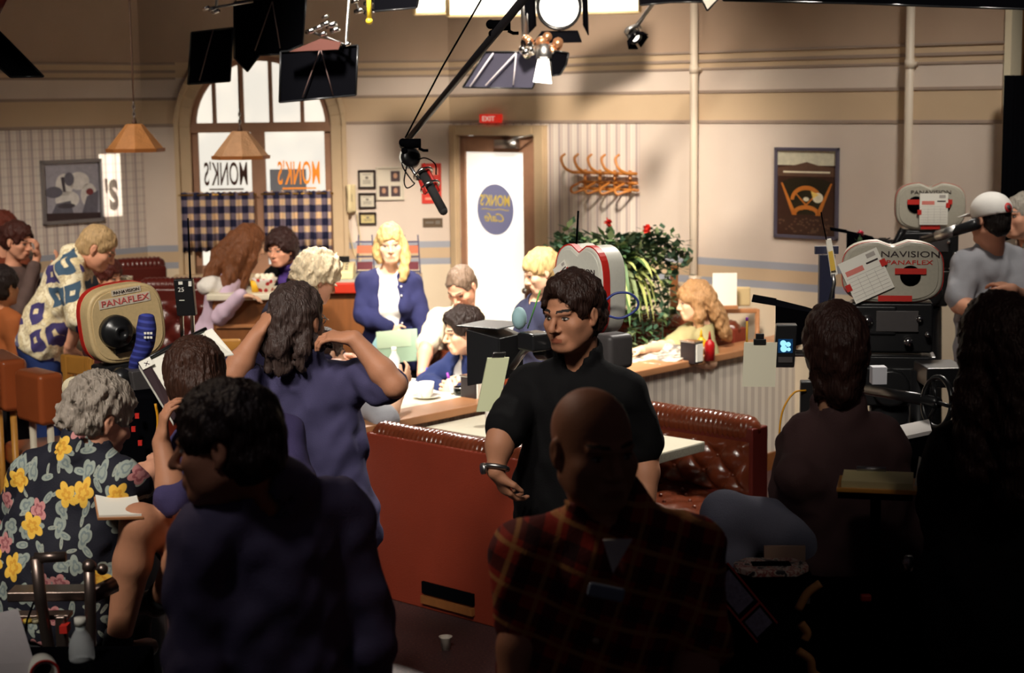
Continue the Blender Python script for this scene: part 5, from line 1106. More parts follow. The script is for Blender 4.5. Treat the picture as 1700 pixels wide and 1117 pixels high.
    mb = MB(); mb.box(o+v3(-.018, 0, -.125), (.014, .02, .11)); mb.box(o+v3(.024, 0, -.125), (.014, .02, .11)); mb.cyl(o+v3(-.02, -.01, -.19), o+v3(.03, -.01, -.19), .014); mb.build('chrome_arm', m_chrome, tx, bevel=.002); mb = MB(); mb.cyl(at(316, 464, 6.6), at(312, 362, 6.6), .0045, .003); mb.build('antenna', m_black, tx, True)
    mb = MB(); mb.tube([at(300, 570, 6.6), at(270, 600, 6.35), at(235, 625, 6.1)], .012, 8); mb.build('support_arm', m_steel, tx, True)
def flag(label, pts, Y, tilt=0., name='flag', m=None, rods=(), dY=None):
    w = [at(px, py, Y+(dY[i] if dY else 0)) for i, (px, py) in enumerate(pts)]; c = sum(w)/len(w); t = thing(name, label, 'light flag', c)
    mb = MB(); mb.prism(w, v3(0, .012, 0)); mb.build('cloth_panel', m or m_black, t); mb = MB()
    for i in range(len(w)): mb.tube([w[i]+v3(0, -.004, 0), w[(i+1) % len(w)]+v3(0, -.004, 0)], .005, 6)
    mb.build('wire_frame', m_blackg, t, True); mb = MB()
    for a, b in rods: mb.tube([at(*a, Y-.02), at(*b, Y-.02)], .0032, 5)
    if rods: mb.build('rods', mat('dull rod', srgb(96, 76, 72), .5), t, True)
    return t
def make_grip():
    flag('black flag over the left part of the arched window', [(318, 54), (387, 46), (382, 135), (312, 140)], 8.8, rods=(((354, 50), (331, 134)),))
    flag('largest black flag, hung at the picture top between two other flags', [(389, 4), (509, -12), (503, 74), (466, 90), (431, 92), (411, 119), (389, 96)], 9.0, rods=(((452, 2), (423, 84)), ((452, 2), (465, 80))))
    flag('black flag over the right part of the arched window', [(466, 86), (594, 75), (591, 158), (464, 170)], 8.5, rods=(((532, 80), (502, 162)), ((532, 80), (553, 158))))
    flag('black flag cut by the picture top right of the chrome clamps', [(618, -20), (700, -25), (692, 13), (622, 19)], 8.7)
    flag('slanted black flag at the far left picture edge', [(-60, 0), (0, 53), (73, 127), (18, 128), (-60, 60)], 7.5)
    wr = mat('white rod', srgb(190, 184, 190), .4)
    t = flag('blue black flag with three pale rods under the lit studio lamp', [(806, 86), (908, 86), (884, 147), (768, 145)], 9.6, m=mat('blue black cloth', srgb(44, 42, 60), .7)); mb = MB()
    for a, b in (((819, 88), (780, 144)), ((857, 88), (806, 142)), ((857, 88), (852, 141))): mb.tube([at(*a, 9.57), at(*b, 9.57)], .005, 5)
    mb.build('rods', wr, t, True)
    flag('small dark flag flap right of the lit lamp flap', [(921, 84), (944, 88), (940, 108), (930, 124), (917, 126), (913, 96)], 9.5)
    flag('dark overhead flag along the top right picture edge', [(1058, -30), (1200, -30), (1185, 3), (1112, 4), (1063, 9)], 9.0); flag('long black overhead flag above the right wall', [(1200, -40), (1760, -40), (1760, 17), (1560, 11), (1420, 6), (1200, 1)], 8.0)
    flag('small pale triangular flag hanging at the top before the right wall', [(1160, -10), (1200, -10), (1174, 18)], 8.9, m=mat('pale cloth', srgb(200, 192, 180), .8))
    # lamps
    def lamp(label, px, py, Y, aim, r, on=0., n=None, housing=m_blackg, doors=True, ecol=(1, .93, .8)):
        c = at(px, py, Y); d = unit(aim); x, y, _ = frame(d); t = thing('studio_lamp', label, 'studio lamp', c)
        mb = MB(); mb.lathe(c, [(r*.5, -r*2.2), (r*.95, -r*1.9), (r, -r*.4), (r*1.12, -.02), (r*1.12, .02), (r, .02), (r*.95, -.01)], d, 28); mb.build('housing', housing, t, True)
        mb = MB(); mb.lathe(c, [(r*.96, -.005), (r*.6, .012), (r*.02, .02)], d, 28); mb.build('lens', mat('lamp lens %.1f' % on, (1, .95, .85), .1, emit=on, ecol=ecol) if on else mat('lamp glass', (.5, .5, .5), .05), t, True)
        mb = MB(); mb.tube([c+x*r*1.15-d*r, c+x*r*1.25-d*r+y*r, c+y*r*1.6-d*r, c-x*r*1.25-d*r+y*r, c-x*r*1.15-d*r], .012, 8, 5); mb.tube([c+y*r*1.6-d*r, c+y*(r*1.6+.9)-d*r], .014, 8); mb.build('yoke', m_steel, t, True)
        if doors:
            for a, b in ((x, y), (-x, y), (y, x), (-y, x)):
                mb = MB(); p = c+a*r*1.15; mb.prism([p-b*r*.9, p+b*r*.9, p+b*r*1.2+d*r*1.1+a*r*.35, p-b*r*1.2+d*r*1.1+a*r*.35], a*.006); mb.build('barn_door', m_black, t)
        return t
    lamp('large lit studio lamp glaring at the top of the picture', 928, 12, 9.7, (-.15, -1, -.22), .115, 9.)
    lamp('red brown studio lamp cut by the top left picture corner', -2, 8, 7.2, (.9, .3, -.5), .09, 0, housing=mat('oxide housing', srgb(96, 34, 24), .25, coat=.4), doors=False)
    lamp('tiny lit studio lamp hanging before the coat rack wall', 1054, 62, 10.0, (.5, -.5, -.7), .035, 5., doors=True)
    c = at(902, 118, 9.45); t = thing('studio_lamp', 'small studio lamp with a glowing white flap below the large lit lamp', 'studio lamp', c); mb = MB(); mb.prism([at(893, 98, 9.45), at(911, 98, 9.45), at(916, 139, 9.4), at(885, 136, 9.4)], v3(0, .01, 0)); mb.build('lit_diffuser', mat('lit diffuser', (1, .96, .88), .6, emit=4.), t); mb = MB(); mb.lathe(at(903, 88, 9.5), [(.02, -.05), (.04, -.04), (.045, .03), (.03, .04)], (0, -.3, -1), 18); mb.build('housing', m_steel, t, True)
    cm = mat('copper clamp', srgb(206, 150, 110), .3, .8); cl = thing('clamp_cluster', 'bright chrome and copper clamps between the lit lamp and its flag', 'clamps', at(893, 72, 9.55)); rnd = random.Random(2)
    for x, y, r in ((868, 82, 10), (880, 74, 12), (898, 70, 13), (884, 86, 9), (925, 76, 11), (916, 82, 9), (908, 62, 10), (873, 64, 9), (905, 90, 12)): MB().cyl(at(x, y, 9.55), at(x+rnd.uniform(-9, 9), y+rnd.uniform(-9, 9), 9.5), r*9.5/2800*.8, n=12).ball(at(x, y, 9.52), r*9.5/2800*.7, n=10).build('clamp_head', rnd.choice((m_chrome, cm)), cl, True)
    mb = MB(); mb.cyl(at(872, 60, 9.6), at(866, -60, 9.7), .02); mb.build('mounting_rod', m_steel, cl, True)
    for lb, pts, Y in (('chrome clamps above the flag on the right of the arched window', ((515, 52, 6), (528, 46, 5), (540, 40, 6), (550, 42, 7), (556, 50, 6), (540, 28, 4), (535, 57, 5), (560, 74, 5), (575, 74, 5)), 8.45), ('chrome clamp arm left of the largest black flag', ((342, 14, 4), (352, 16, 4), (358, 19, 5)), 8.9), ('chrome clamps hanging beside the picture top flag', ((596, 18, 6), (612, 20, 6), (612, 5, 6), (590, 2, 5)), 8.6)):
        cl = thing('clamp_cluster', lb, 'clamps', at(pts[0][0], pts[0][1], Y))
        for x, y, r in pts: MB().cyl(at(x-r, y+2, Y), at(x+r, y-2, Y-.03), r*Y/2800*.7, n=12).ball(at(x, y, Y-.02), r*Y/2800*.75, n=10).build('clamp_head', m_chrome, cl, True)
        mb = MB(); x, y, r = pts[-1]; mb.tube([at(pts[0][0], pts[0][1], Y), at(x, y, Y), at(x+8, -60, Y)], .008, 6)
        if 'arm' in lb: mb.tube([at(342, 15, Y), at(420, 2, Y)], .008, 6)
        mb.build('clamp_rod', m_steel, cl, True)
    o = at(549, 66, 8.4); tag(MB().prism([at(480, 86, 8.4), at(532, 64, 8.4), at(566, 70, 8.4), at(562, 82, 8.4), at(520, 84, 8.4)], v3(0, .03, 0)).m(0).build('red_bracket', mat('oxide bracket', srgb(82, 44, 36), .5)), 'red brown lamp bracket over the right window flag', 'bracket')
    tag(MB().ball(at(613, 35, 8.5), .018, n=10).cyl(at(613, 33, 8.5), at(612, -30, 8.5), .012).build('yellow_knob', mat('knob yellow', srgb(222, 190, 50), .4), None, True), 'yellow knob hanging by the chrome clamps', 'knob')
    # diffusion panels hung over the set
    e = mat('lit muslin', (1, .96, .88), .8, emit=1.5, ecol=(1, .95, .85)); fr = mat('pale timber', srgb(220, 196, 150), .6)
    for a, b, y, lb in ((688, 742, 24, 'narrow lit white diffusion panel at the top beside the boom pole'), (744, 905, 27, 'wide lit white diffusion panel behind the boom pole'), (955, 1062, 22, 'lit white diffusion panel right of the large lamp')):
        p = [at(a, y, 10.6), at(b, y-2, 10.6), at(b, -90, 10.4), at(a, -90, 10.4)]; t = thing('diffusion_panel', lb, 'light panel', p[0]); mb = MB(); mb.prism(p, v3(0, .02, 0)); mb.build('muslin', e, t); mb = MB()
        for i in range(4): mb.tube([p[i], p[(i+1) % 4]], .012, 6)
        mb.build('timber_frame', fr, t, True)
    # microphone boom
    bp = thing('boom_pole', 'long black boom pole slanting down from the picture top', 'boom', at(768, 120, 6.7)); p0, p1 = at(905, -45, 6.1), at(668, 243, 7.2); mb = MB(); mb.tube([p0, p0+(p1-p0)*.45, p1], [.017, .0155, .013], 12); mb.build('pole', mat('dark pole', (.02, .018, .02), .35), bp, True)
    mb = MB(); mb.tube([at(810, -20, 6.3), at(735, 110, 6.75), at(673, 228, 7.15)], .004, 5); mb.build('cable', m_black, bp, True); 
    for x, y, Y in ((830, 42, 6.45), (683, 238, 7.1)): mb = MB(); o = at(x, y, Y); mb.tube([o+v3(-.03, 0, 0), o+v3(.04, 0, -.0)], .02, 8); mb.ball(o+v3(-.035, 0, .004), .018); mb.ball(o+v3(-.03, 0, -.03), .014); mb.tube([o+v3(.03, 0, -.02), o+v3(.05, 0, -.03), o+v3(.07, 0, -.03)], .007, 6); mb.build('clamp', m_black, bp, True)
    o = at(680, 262, 7.2); mb = MB(); mb.lathe(o+v3(.0, .02, 0), [(.03, -.025), (.042, -.02), (.042, .02), (.03, .03), (.012, .032)], (.3, -.9, .2), 20); mb.m(1); mb.lathe(o+v3(0, .02, 0), [(.044, -.004), (.048, 0), (.044, .006)], (.3, -.9, .2), 20); mb.build('swivel', [m_blackg, m_white], bp, True)
    mi = thing('microphone', 'black shotgun microphone in a red and chrome shock mount', 'microphone', at(710, 300, 7.2)); mb = MB(); a, b = at(699, 282, 7.2), at(736, 350, 7.1); mb.tube([a, b], .019, 14); mb.ball(b, .019, n=10); mb.build('barrel', mat('foam black', (.03, .028, .028), .8), mi, True)
    mb = MB(); mb.tube([at(703, 272, 7.2), at(716, 292, 7.18), at(728, 318, 7.15)], .008, 6); mb.tube([at(697, 300, 7.15), at(706, 322, 7.12)], .008, 6); mb.build('red_mount', m_gred, mi, True)
    mb = MB(); d = unit(b-a)
    for k in (.02, .09): c = a+d*k; x, y, _ = frame(d); mb.tube([c+(x*math.cos(q)+y*math.sin(q))*.042 for q in np.linspace(0, 2*PI, 17)], .005, 6)
    mb.tube([at(676, 268, 7.2), at(690, 290, 7.2), at(699, 300, 7.18)], .008, 6); mb.build('chrome_rings', m_chrome, mi, True)
    mb = MB(); mb.tube([at(672, 255, 7.2), at(668, 275, 7.2), at(684, 300, 7.2), at(688, 305, 7.2), at(676, 312, 7.2), at(671, 300, 7.2), at(676, 272, 7.2)], .003, 5, 6); mb.tube([at(690, 268, 7.2), at(705, 262, 7.2), at(722, 272, 7.2), at(724, 290, 7.2)], .003, 5, 6); mb.build('mic_cable', m_black, mi, True)
def make_foreground_gear():
    gun = mat('worn gunmetal', srgb(128, 112, 104), .35, .9)
    d = thing('camera_dolly', 'steel camera dolly frame with a push bar in the dark left corner', 'dolly', atz(110, 1110, .3)*v3(1, 1, 0)); Y = 4.55
    mb = MB(); a, b = at(18, 984, Y), at(172, 984, Y); mb.box((a+b)/2, (b[0]-a[0], .08, .028)); mb.build('cross_bar', gun, d, bevel=.004); mb = MB(); a, b = at(18, 1022, Y-.1), at(118, 1020, Y-.1); mb.box((a+b)/2, (b[0]-a[0], .05, .014)); mb.build('tool_rail', gun, d, bevel=.003)
    mb = MB(); mb.tube([at(60, 926, Y-.15), at(68, 1000, Y-.15), at(88, 1117, Y-.1), at(92, 1400, Y-.1)], .017, 10); mb.build('push_post', gun, d, True); mb = MB(); mb.cyl(at(58, 926, Y-.15), at(109, 924, Y-.15), .014); mb.build('push_handle', gun, d, True)
    mb = MB(); mb.tube([at(148, 940, Y-.1), at(150, 1000, Y-.1), at(151, 1200, Y-.1), at(151, 1400, Y-.1)], .016, 10); mb.ball(at(148, 940, Y-.1), .02); mb.build('side_post', gun, d, True); mb = MB(); mb.tube([at(152, 988, Y-.05), at(190, 970, Y)], .024, 8); mb.ball(at(170, 945, Y-.05), .016); mb.build('pivot', gun, d, True)
    mb = MB(); mb.box(at(104, 1068, Y-.12)-ZX*.05, (.03, .03, .26)); mb.build('hand_grip', gun, d, bevel=.006)
    mb = MB(); mb.tube([at(56, 1000, Y-.16), at(45, 1030, Y-.16), at(40, 1060, Y-.16)], .003, 5); mb.build('tie_cord', m_black, d, True)
    mb = MB(); mb.box(at(108, 1042, Y-.14), (.02, .04, .02)); mb.build('red_tape', m_red, d)
    for i, (x, c) in enumerate(((22, (176, 60, 40)), (32, (150, 60, 30)), (46, (190, 160, 60)), (60, (150, 140, 110)))): mb = MB(); mb.cyl(at(x, 1028, Y-.14), at(x, 1034, Y-.14), .012); mb.build('tape_roll', mat('tape %d' % i, srgb(*c), .6), d, True)
    mb = MB(); c = at(90, 1040, 4.6); mb.box(v3(c[0], 4.75, .12), (.9, .8, .10)); mb.build('dolly_deck', m_black, d, bevel=.01)
    for sx in (-.35, .35):
        for y in (4.45, 5.05): mb = MB(); mb.cyl(v3(c[0]+sx-.03, y, .08), v3(c[0]+sx+.03, y, .08), .08, n=20); mb.build('wheel', m_blackg, d, True)
    # items resting around the dolly, on a crew box
    bx = at(60, 1100, 4.0); zb = at(60, 1112, 4.0)[2]-.03; cs = thing('crew_box', 'black crew box in the lower left corner', 'box', v3(bx[0], 4.05, 0)); mb = MB(); mb.box(v3(bx[0]-.02, 4.1, zb/2), (.5, .36, zb)); mb.build('box_body', m_black, cs, bevel=.01); mb = MB(); mb.tube([v3(bx[0]+.1, 3.915, zb*.7), v3(bx[0]+.08, 3.89, zb*.7-.02), v3(bx[0]-.08, 3.89, zb*.7-.02), v3(bx[0]-.1, 3.915, zb*.7)], .008, 6); mb.build('handle', m_dgrey, cs, True)
    o = at(70, 1097, 3.98); o[2] = zb+.035; x = unit(v3(.9, .4, 0)); n = unit(v3(.4, -.9, .0)); t = thing('tape_roll', 'white tape roll with a red rim standing on the crew box', 'tape', o-ZX*.035); mb = MB(); mb.lathe(o, [(.026, -.028), (.036, -.028), (.036, .028), (.026, .028), (.026, -.028)], n, 28); mb.build('tape', m_white, t, True); mb = MB(); mb.lathe(o, [(.031, .027), (.036, .027), (.037, .031), (.031, .031), (.031, .027)], n, 28); mb.build('red_rim', m_red, t, True)
    o = at(136, 1090, 4.15); o[2] = zb; t = thing('water_bottle', 'clear water bottle standing beside the dolly side post', 'bottle', o); k = mat('clear plastic', (.85, .88, .9), .15, alpha=.45); mb = MB(); mb.lathe(o, [(.03, 0), (.033, .01), (.031, .05), (.022, .07), (.013, .085), (.013, .095)]); mb.build('bottle', k, t, True); mb = MB(); mb.cyl(o+ZX*.095, o+ZX*.115, .015); mb.build('cap', m_white, t, True)
    o = at(15, 1085, 3.95); tag(MB().prism([at(-30, 1048, 4.05), at(25, 1035, 4.1), at(52, 1125, 3.95), at(-30, 1130, 3.9)], v3(.0, .03, .03)).build('white_sack', mat('pale canvas', srgb(186, 178, 180), .8, bump=.2, bscale=30)), 'pale canvas sack in the bottom left picture corner', 'sack')
    # clipboards, case and tray by the seated man in the brown jacket
    c = at(1280, 935, 4.7); cs = thing('equipment_case', 'tall black equipment case under the printed tray', 'case', v3(c[0], 4.8, 0)); mb = MB(); mb.box(v3(c[0], 4.82, (c[2]-.03)/2), (.24, .26, c[2]-.03)); mb.build('case_body', m_black, cs, bevel=.01)
    mb = MB(); [mb.box(v3(c[0]+sx*.1, 4.685, c[2]-.1), (.02, .01, .03)) for sx in (-1, 1)]; mb.build('latches', m_dgrey, cs)
    def pr(nt, tc):
        n = nt.add('ShaderNodeTexNoise', inp={'Vector': tc, 'Scale': 38., 'Detail': 3.}); return nt.ramp(n.outputs[0], [(.4, srgb(170, 150, 140)), (.5, srgb(120, 40, 40)), (.56, srgb(180, 168, 158)), (.62, srgb(40, 34, 40))])
    q = c.copy(); q[2] -= .02; t = thing('printed_tray', 'octagonal printed tray with a dark slot on the black case', 'tray', q); mb = MB(); oc = [v3(.105*sx, .075*sy, 0) for sx, sy in ((-1, -.3), (-.6, -1), (.6, -1), (1, -.3), (1, .3), (.6, 1), (-.6, 1), (-1, .3))]; mb.prism([q+k for k in oc], ZX*.018); mb.build('tray', matg('printed card', pr, .6), t, bevel=.003); mb = MB(); mb.box(q+ZX*.019, (.11, .045, .003)); mb.build('slot', m_black, t); mb = MB(); mb.box(q+v3(.05, .07, .03), (.12, .012, .045)); mb.build('raised_flap', mat('brown card', srgb(140, 112, 96), .8), t)
    q = at(1457, 805, 4.55); x, y = unit(v3(1, -.25, 0)), unit(v3(.25, 1, .0)); t = thing('clipboard', 'clipboard with a thick yellow pad at the right of the seated man in brown', 'clipboard', q); mb = MB(); mb.box(q, (.215, .16, .012), (x, y, ZX)); mb.build('board', m_maple, t, bevel=.002); mb = MB(); mb.box(q+ZX*.015, (.19, .145, .018), (x, y, ZX)); mb.build('pad', mat('yellow pad', srgb(222, 206, 152), .8), t); mb = MB(); mb.cyl(q-x*.06+y*.07+ZX*.028, q+x*.02+y*.07+ZX*.028, .008); mb.build('clip', m_steel, t, True)
    mb = MB(); p = at(1532, 785, 4.5); mb.prism([at(1519, 806, 4.5), at(1534, 808, 4.5), at(1544, 768, 4.5), at(1527, 758, 4.5)], v3(0, .006, 0)); mb.build('loose_sheet', m_white, t)
    st = thing('music_stand', 'dark stand carrying the clipboard with the yellow pad', 'stand', v3(q[0], q[1]+.02, 0)); mb = MB(); mb.cyl(v3(q[0], q[1]+.02, .03), v3(q[0], q[1]+.02, q[2]-.03), .015); mb.build('stand_post', m_black, st, True); mb = MB(); mb.cyl(v3(q[0], q[1]+.02, 0), v3(q[0], q[1]+.02, .03), .18, n=24); mb.build('stand_base', m_black, st, True); mb = MB(); mb.box(v3(q[0], q[1]+.02, q[2]-.02), (.2, .14, .02), (x, y, ZX)); mb.build('shelf', m_black, st)
    q = at(1232, 1000, 4.25); x = unit(v3(.62, -.2, -.75)); y = unit(v3(.5, .1, .45)); t = thing('red_edged_sign', 'dark panel with red edges and grey print leaning in the shadow', 'panel', q*v3(1, 1, 0)); n = unit(np.cross(x, y)); mb = MB(); mb.box(q, (.2, .075, .01), (x, y, n)); mb.build('panel', m_black, t); mb = MB()
    for s in (-1, 1): mb.box(q+y*s*.036+n*.006*np.sign(n@(CAM-q)), (.2, .005, .006), (x, y, n))
    mb.box(q+x*.03+n*.006*np.sign(n@(CAM-q)), (.006, .07, .006), (x, y, n)); mb.build('red_edge', mat('dull red', srgb(130, 26, 22), .6), t); mb = MB(); mb.box(q-x*.035+n*.006*np.sign(n@(CAM-q)), (.1, .055, .003), (x, y, n)); mb.box(q+x*.065+n*.006*np.sign(n@(CAM-q)), (.05, .055, .003), (x, y, n)); mb.build('print', mat('grey blue print', srgb(92, 88, 112), .8, var=.6, vscale=120), t); mb = MB(); mb.box(q*v3(1, 1, .5)-n*0+v3(0, .05, -.03), (.06, .05, q[2]-.06)); mb.build('prop_leg', m_black, t)
    # wheel and gear under the grey camera
    o = at(1556, 668, 5.6); t = thing('hand_wheel', 'black camera hand wheel between the seated man and the long-haired person', 'wheel', o); mb = MB(); x, y, _ = frame((-.9, -.3, .1)); mb.tube([o+(x*math.cos(a)+y*math.sin(a))*.085 for a in np.linspace(0, 2*PI, 33)], .010, 8)
    for a in (0, 2.1, 4.2): mb.tube([o, o+(x*math.cos(a)+y*math.sin(a))*.085], .007, 6)
    mb.build('rim', m_blackg, t, True); mb = MB(); mb.cyl(o, o+v3(-.15, .6, -.05), .02); mb.build('axle', m_blackg, t, True)
    o = at(1560, 620, 5.9); t = thing('tripod_head', 'black geared tripod head beside the hand wheel', 'tripod head', o*v3(1, 1, 0))
    for c, sz, nm in ((o, (.14, .2, .07), 'head_block'), (o+v3(-.12, .1, -.25), (.25, .2, .03), 'shelf'), (o+v3(-.1, .1, -.38), (.34, .3, .04), 'shelf')): MB().box(c, sz).build(nm, m_blackg, t, bevel=.006)
    mb = MB(); mb.cyl(o*v3(1, 1, 0)+v3(-.05, .08, 0), o+v3(-.05, .08, 0), .035, n=16); mb.build('column', m_blackg, t, True)
    # dark clutter at the feet of the crew on the right
    c = at(1400, 1060, 4.6); t = thing('gear_bag', 'dark open gear bag under the crew seats at the lower right', 'bag', c*v3(1, 1, 0)); mb = MB(); mb.box(v3(c[0]+.12, 4.9, c[2]/2+.06), (.62, .3, c[2]+.12)); mb.build('bag_body', m_black, t, bevel=.03)
    strapm = mat('tan strap', srgb(150, 104, 60), .7)
    for pts in (((1362, 968), (1340, 985), (1325, 1012)), ((1330, 1035), (1340, 1050), (1336, 1062)), ((1325, 1080), (1345, 1095), (1350, 1117), (1375, 1130))): MB().tube([at(x, y, 4.5) for x, y in pts], .012, 8, 5).build('strap', strapm, t, True)
    MB().box(at(1437, 992, 4.5), (.03, .02, .02)).build('red_pouch', mat('dull red', srgb(130, 26, 22), .6), t, bevel=.005); mb = MB(); mb.lathe(at(1508, 935, 4.5), [(.012, -.02), (.016, 0), (.012, .02)]); mb.build('buckle', m_steel, t, True)
    c = at(1560, 1000, 4.9); tag(MB().box(v3(c[0], 5.3, .4), (.9, .3, .8)).build('equipment_crate', m_black, None, bevel=.02), 'large black crate in the shadow behind the gear bag', 'crate')
    q = at(1510, 715, 5.5); t = thing('paper_sheaf', 'white script pages on the dark shelf right of the brown jacket', 'papers', q); mb = MB(); mb.box(q, (.14, .2, .012), (unit(v3(1, -.2, .25)), unit(v3(.2, 1, 0)), unit(v3(-.25, 0, 1)))); mb.build('pages', mat('dim paper', srgb(196, 190, 186), .8), t); mb = MB(); mb.box(q-ZX*.04, (.24, .26, .05)); mb.m(0).box(v3(q[0], q[1]+.05, (q[2]-.06)/2), (.2, .2, q[2]-.06)); mb.build('shelf', m_black, t)
    tag(MB().box(at(1458, 622, 5.8), (.05, .05, .06)).build('note_pad', mat('pale note', srgb(200, 200, 206), .7)), 'pale note pad clipped beneath the grey film camera', 'pad')
    o = at(1428, 388, 8.2); t = thing('carnation', 'pink carnation stuck up beside the rear film camera', 'flower', o-ZX*.08); mb = MB(); rnd = random.Random(4)
    for _ in range(18): d = unit([rnd.gauss(0, 1), rnd.gauss(0, 1), rnd.gauss(.4, .6)]); s = unit(np.cross(d, [.3, .2, 1])); mb._add([o, o+d*.012+s*.01, o+d*.022, o+d*.012-s*.01], [(0, 1, 2, 3)])
    mb.build('bloom', mat('pink bloom', srgb(200, 70, 100), .6), t, True); mb = MB(); mb.tube([o, o-ZX*.05+v3(-.005, 0, 0), o-ZX*.34], .004, 5); mb.ball(o-ZX*.03, (.012, .012, .018)); mb._add([o-ZX*.05, o-ZX*.03+v3(-.03, 0, .01), o-ZX*.045], [(0, 1, 2)]); mb.build('stem', mat('stem green', srgb(60, 84, 50), .6), t, True)
    q = at(1378, 440, 6.45); t = thing('focus_rule', 'white and yellow tape measure strip standing left of the grey film camera', 'tape measure', at(1382, 500, 6.45)); mb = MB(); mb.prism([at(1371, 398, 6.45), at(1380, 396, 6.45), at(1391, 455, 6.45), at(1380, 460, 6.45)], v3(0, .01, 0)); mb.build('strip', m_white, t); mb = MB(); mb.prism([at(1375, 418, 6.44), at(1382, 416, 6.44), at(1387, 448, 6.44), at(1379, 450, 6.44)], v3(0, -.004, 0)); mb.build('yellow_strip', mat('strip yellow', srgb(230, 190, 80), .5), t)
    mb = MB(); mb.tube([at(1372, 398, 6.45), at(1366, 370, 6.45), at(1363, 352, 6.45)], .0025, 5); mb.build('wire', m_black, t, True); mb = MB(); mb.box(at(1372, 470, 6.47), (.06, .03, .22)); mb.box(at(1372, 415, 6.5), (.09, .02, .03)); mb.build('dark_bracket', mat('blue black', srgb(34, 36, 60), .5), t); mb = MB(); mb.tube([at(1378, 500, 6.45), at(1385, 470, 6.45), at(1383, 455, 6.45)], .008, 6); mb.build('clear_tube', m_steel, t, True)
# ------------------------------------------------------------------ the people on the set
def cloth(name, c, r=.85, var=.12, **k): return mat(name, srgb(*c), r, var=var, vscale=10, bump=.25, bscale=300, spec=.25, **k)
def floral(nt, tc):
    sp = nt.add('ShaderNodeSeparateXYZ', inp={0: tc}); nz = nt.add('ShaderNodeTexNoise', inp={'Vector': tc, 'Scale': 9., 'Detail': 2.})
    col = srgb(20, 20, 34)
    def layer(col, scale, seed, size, petals, c1, c2, stretch=1., lo=.0, hi=1.):
        cx = nt.add('ShaderNodeCombineXYZ', inp={0: nt.math('MULTIPLY_ADD', sp.outputs[0], scale, seed), 1: nt.math('MULTIPLY_ADD', sp.outputs[2], scale*.9, seed*1.7), 2: 0.})
        v = nt.add('ShaderNodeTexVoronoi', voronoi_dimensions='2D', inp={'Vector': cx.outputs[0], 'Scale': 1., 'Randomness': .75})
        d = nt.add('ShaderNodeVectorMath', operation='SUBTRACT', inp={0: cx.outputs[0], 1: v.outputs['Position']}); s = nt.add('ShaderNodeSeparateXYZ', inp={0: d.outputs[0]})
        cs = nt.add('ShaderNodeSeparateColor', inp={0: v.outputs['Color']}); rot = nt.math('MULTIPLY', cs.outputs[0], 6.283)
        x = nt.math('ADD', nt.math('MULTIPLY', s.outputs[0], nt.math('COSINE', rot)), nt.math('MULTIPLY', s.outputs[1], nt.math('SINE', rot)))
        y = nt.math('SUBTRACT', nt.math('MULTIPLY', s.outputs[1], nt.math('COSINE', rot)), nt.math('MULTIPLY', s.outputs[0], nt.math('SINE', rot))); y = nt.math('MULTIPLY', y, stretch)
        ang = nt.math('ARCTAN2', y, x); r = nt.math('SQRT', nt.math('ADD', nt.math('MULTIPLY', x, x), nt.math('MULTIPLY', y, y)))
        pet = nt.math('MULTIPLY_ADD', nt.math('ABSOLUTE', nt.math('COSINE', nt.math('MULTIPLY', ang, petals/2))), .42*size, .62*size)
        pet = nt.math('ADD', pet, nt.math('MULTIPLY_ADD', nz.outputs[0], .3*size, -.15*size))
        k = nt.math('LESS_THAN', r, pet)
        pick = nt.math('MULTIPLY', nt.math('GREATER_THAN', cs.outputs[1], lo), nt.math('LESS_THAN', cs.outputs[1], hi)); k = nt.math('MULTIPLY', k, pick)
        shade = nt.math('LESS_THAN', nt.math('ABSOLUTE', nt.math('SUBTRACT', nt.math('DIVIDE', r, pet), nt.math('MULTIPLY', nz.outputs[0], .9))), .13)
        return nt.mix(k, col, nt.mix(nt.math('MULTIPLY', shade, .75), c1, c2))
    lf = srgb(150, 158, 148); ld = srgb(104, 118, 122)
    col = layer(col, 14.5, 3.1, .36, 1, lf, ld, 2.6); col = layer(col, 13., 11.7, .38, 3, lf, ld, 1.5, .1); col = layer(col, 17., 23.3, .3, 1, srgb(160, 164, 150), ld, 3.2, .25)
    col = layer(col, 10.5, 7.3, .32, 5, srgb(196, 132, 130), srgb(140, 66, 76), 1.2, .0, .42); col = layer(col, 9.4, 17.9, .36, 5, srgb(236, 186, 70), srgb(214, 146, 40), 1.25, .45)
    return col
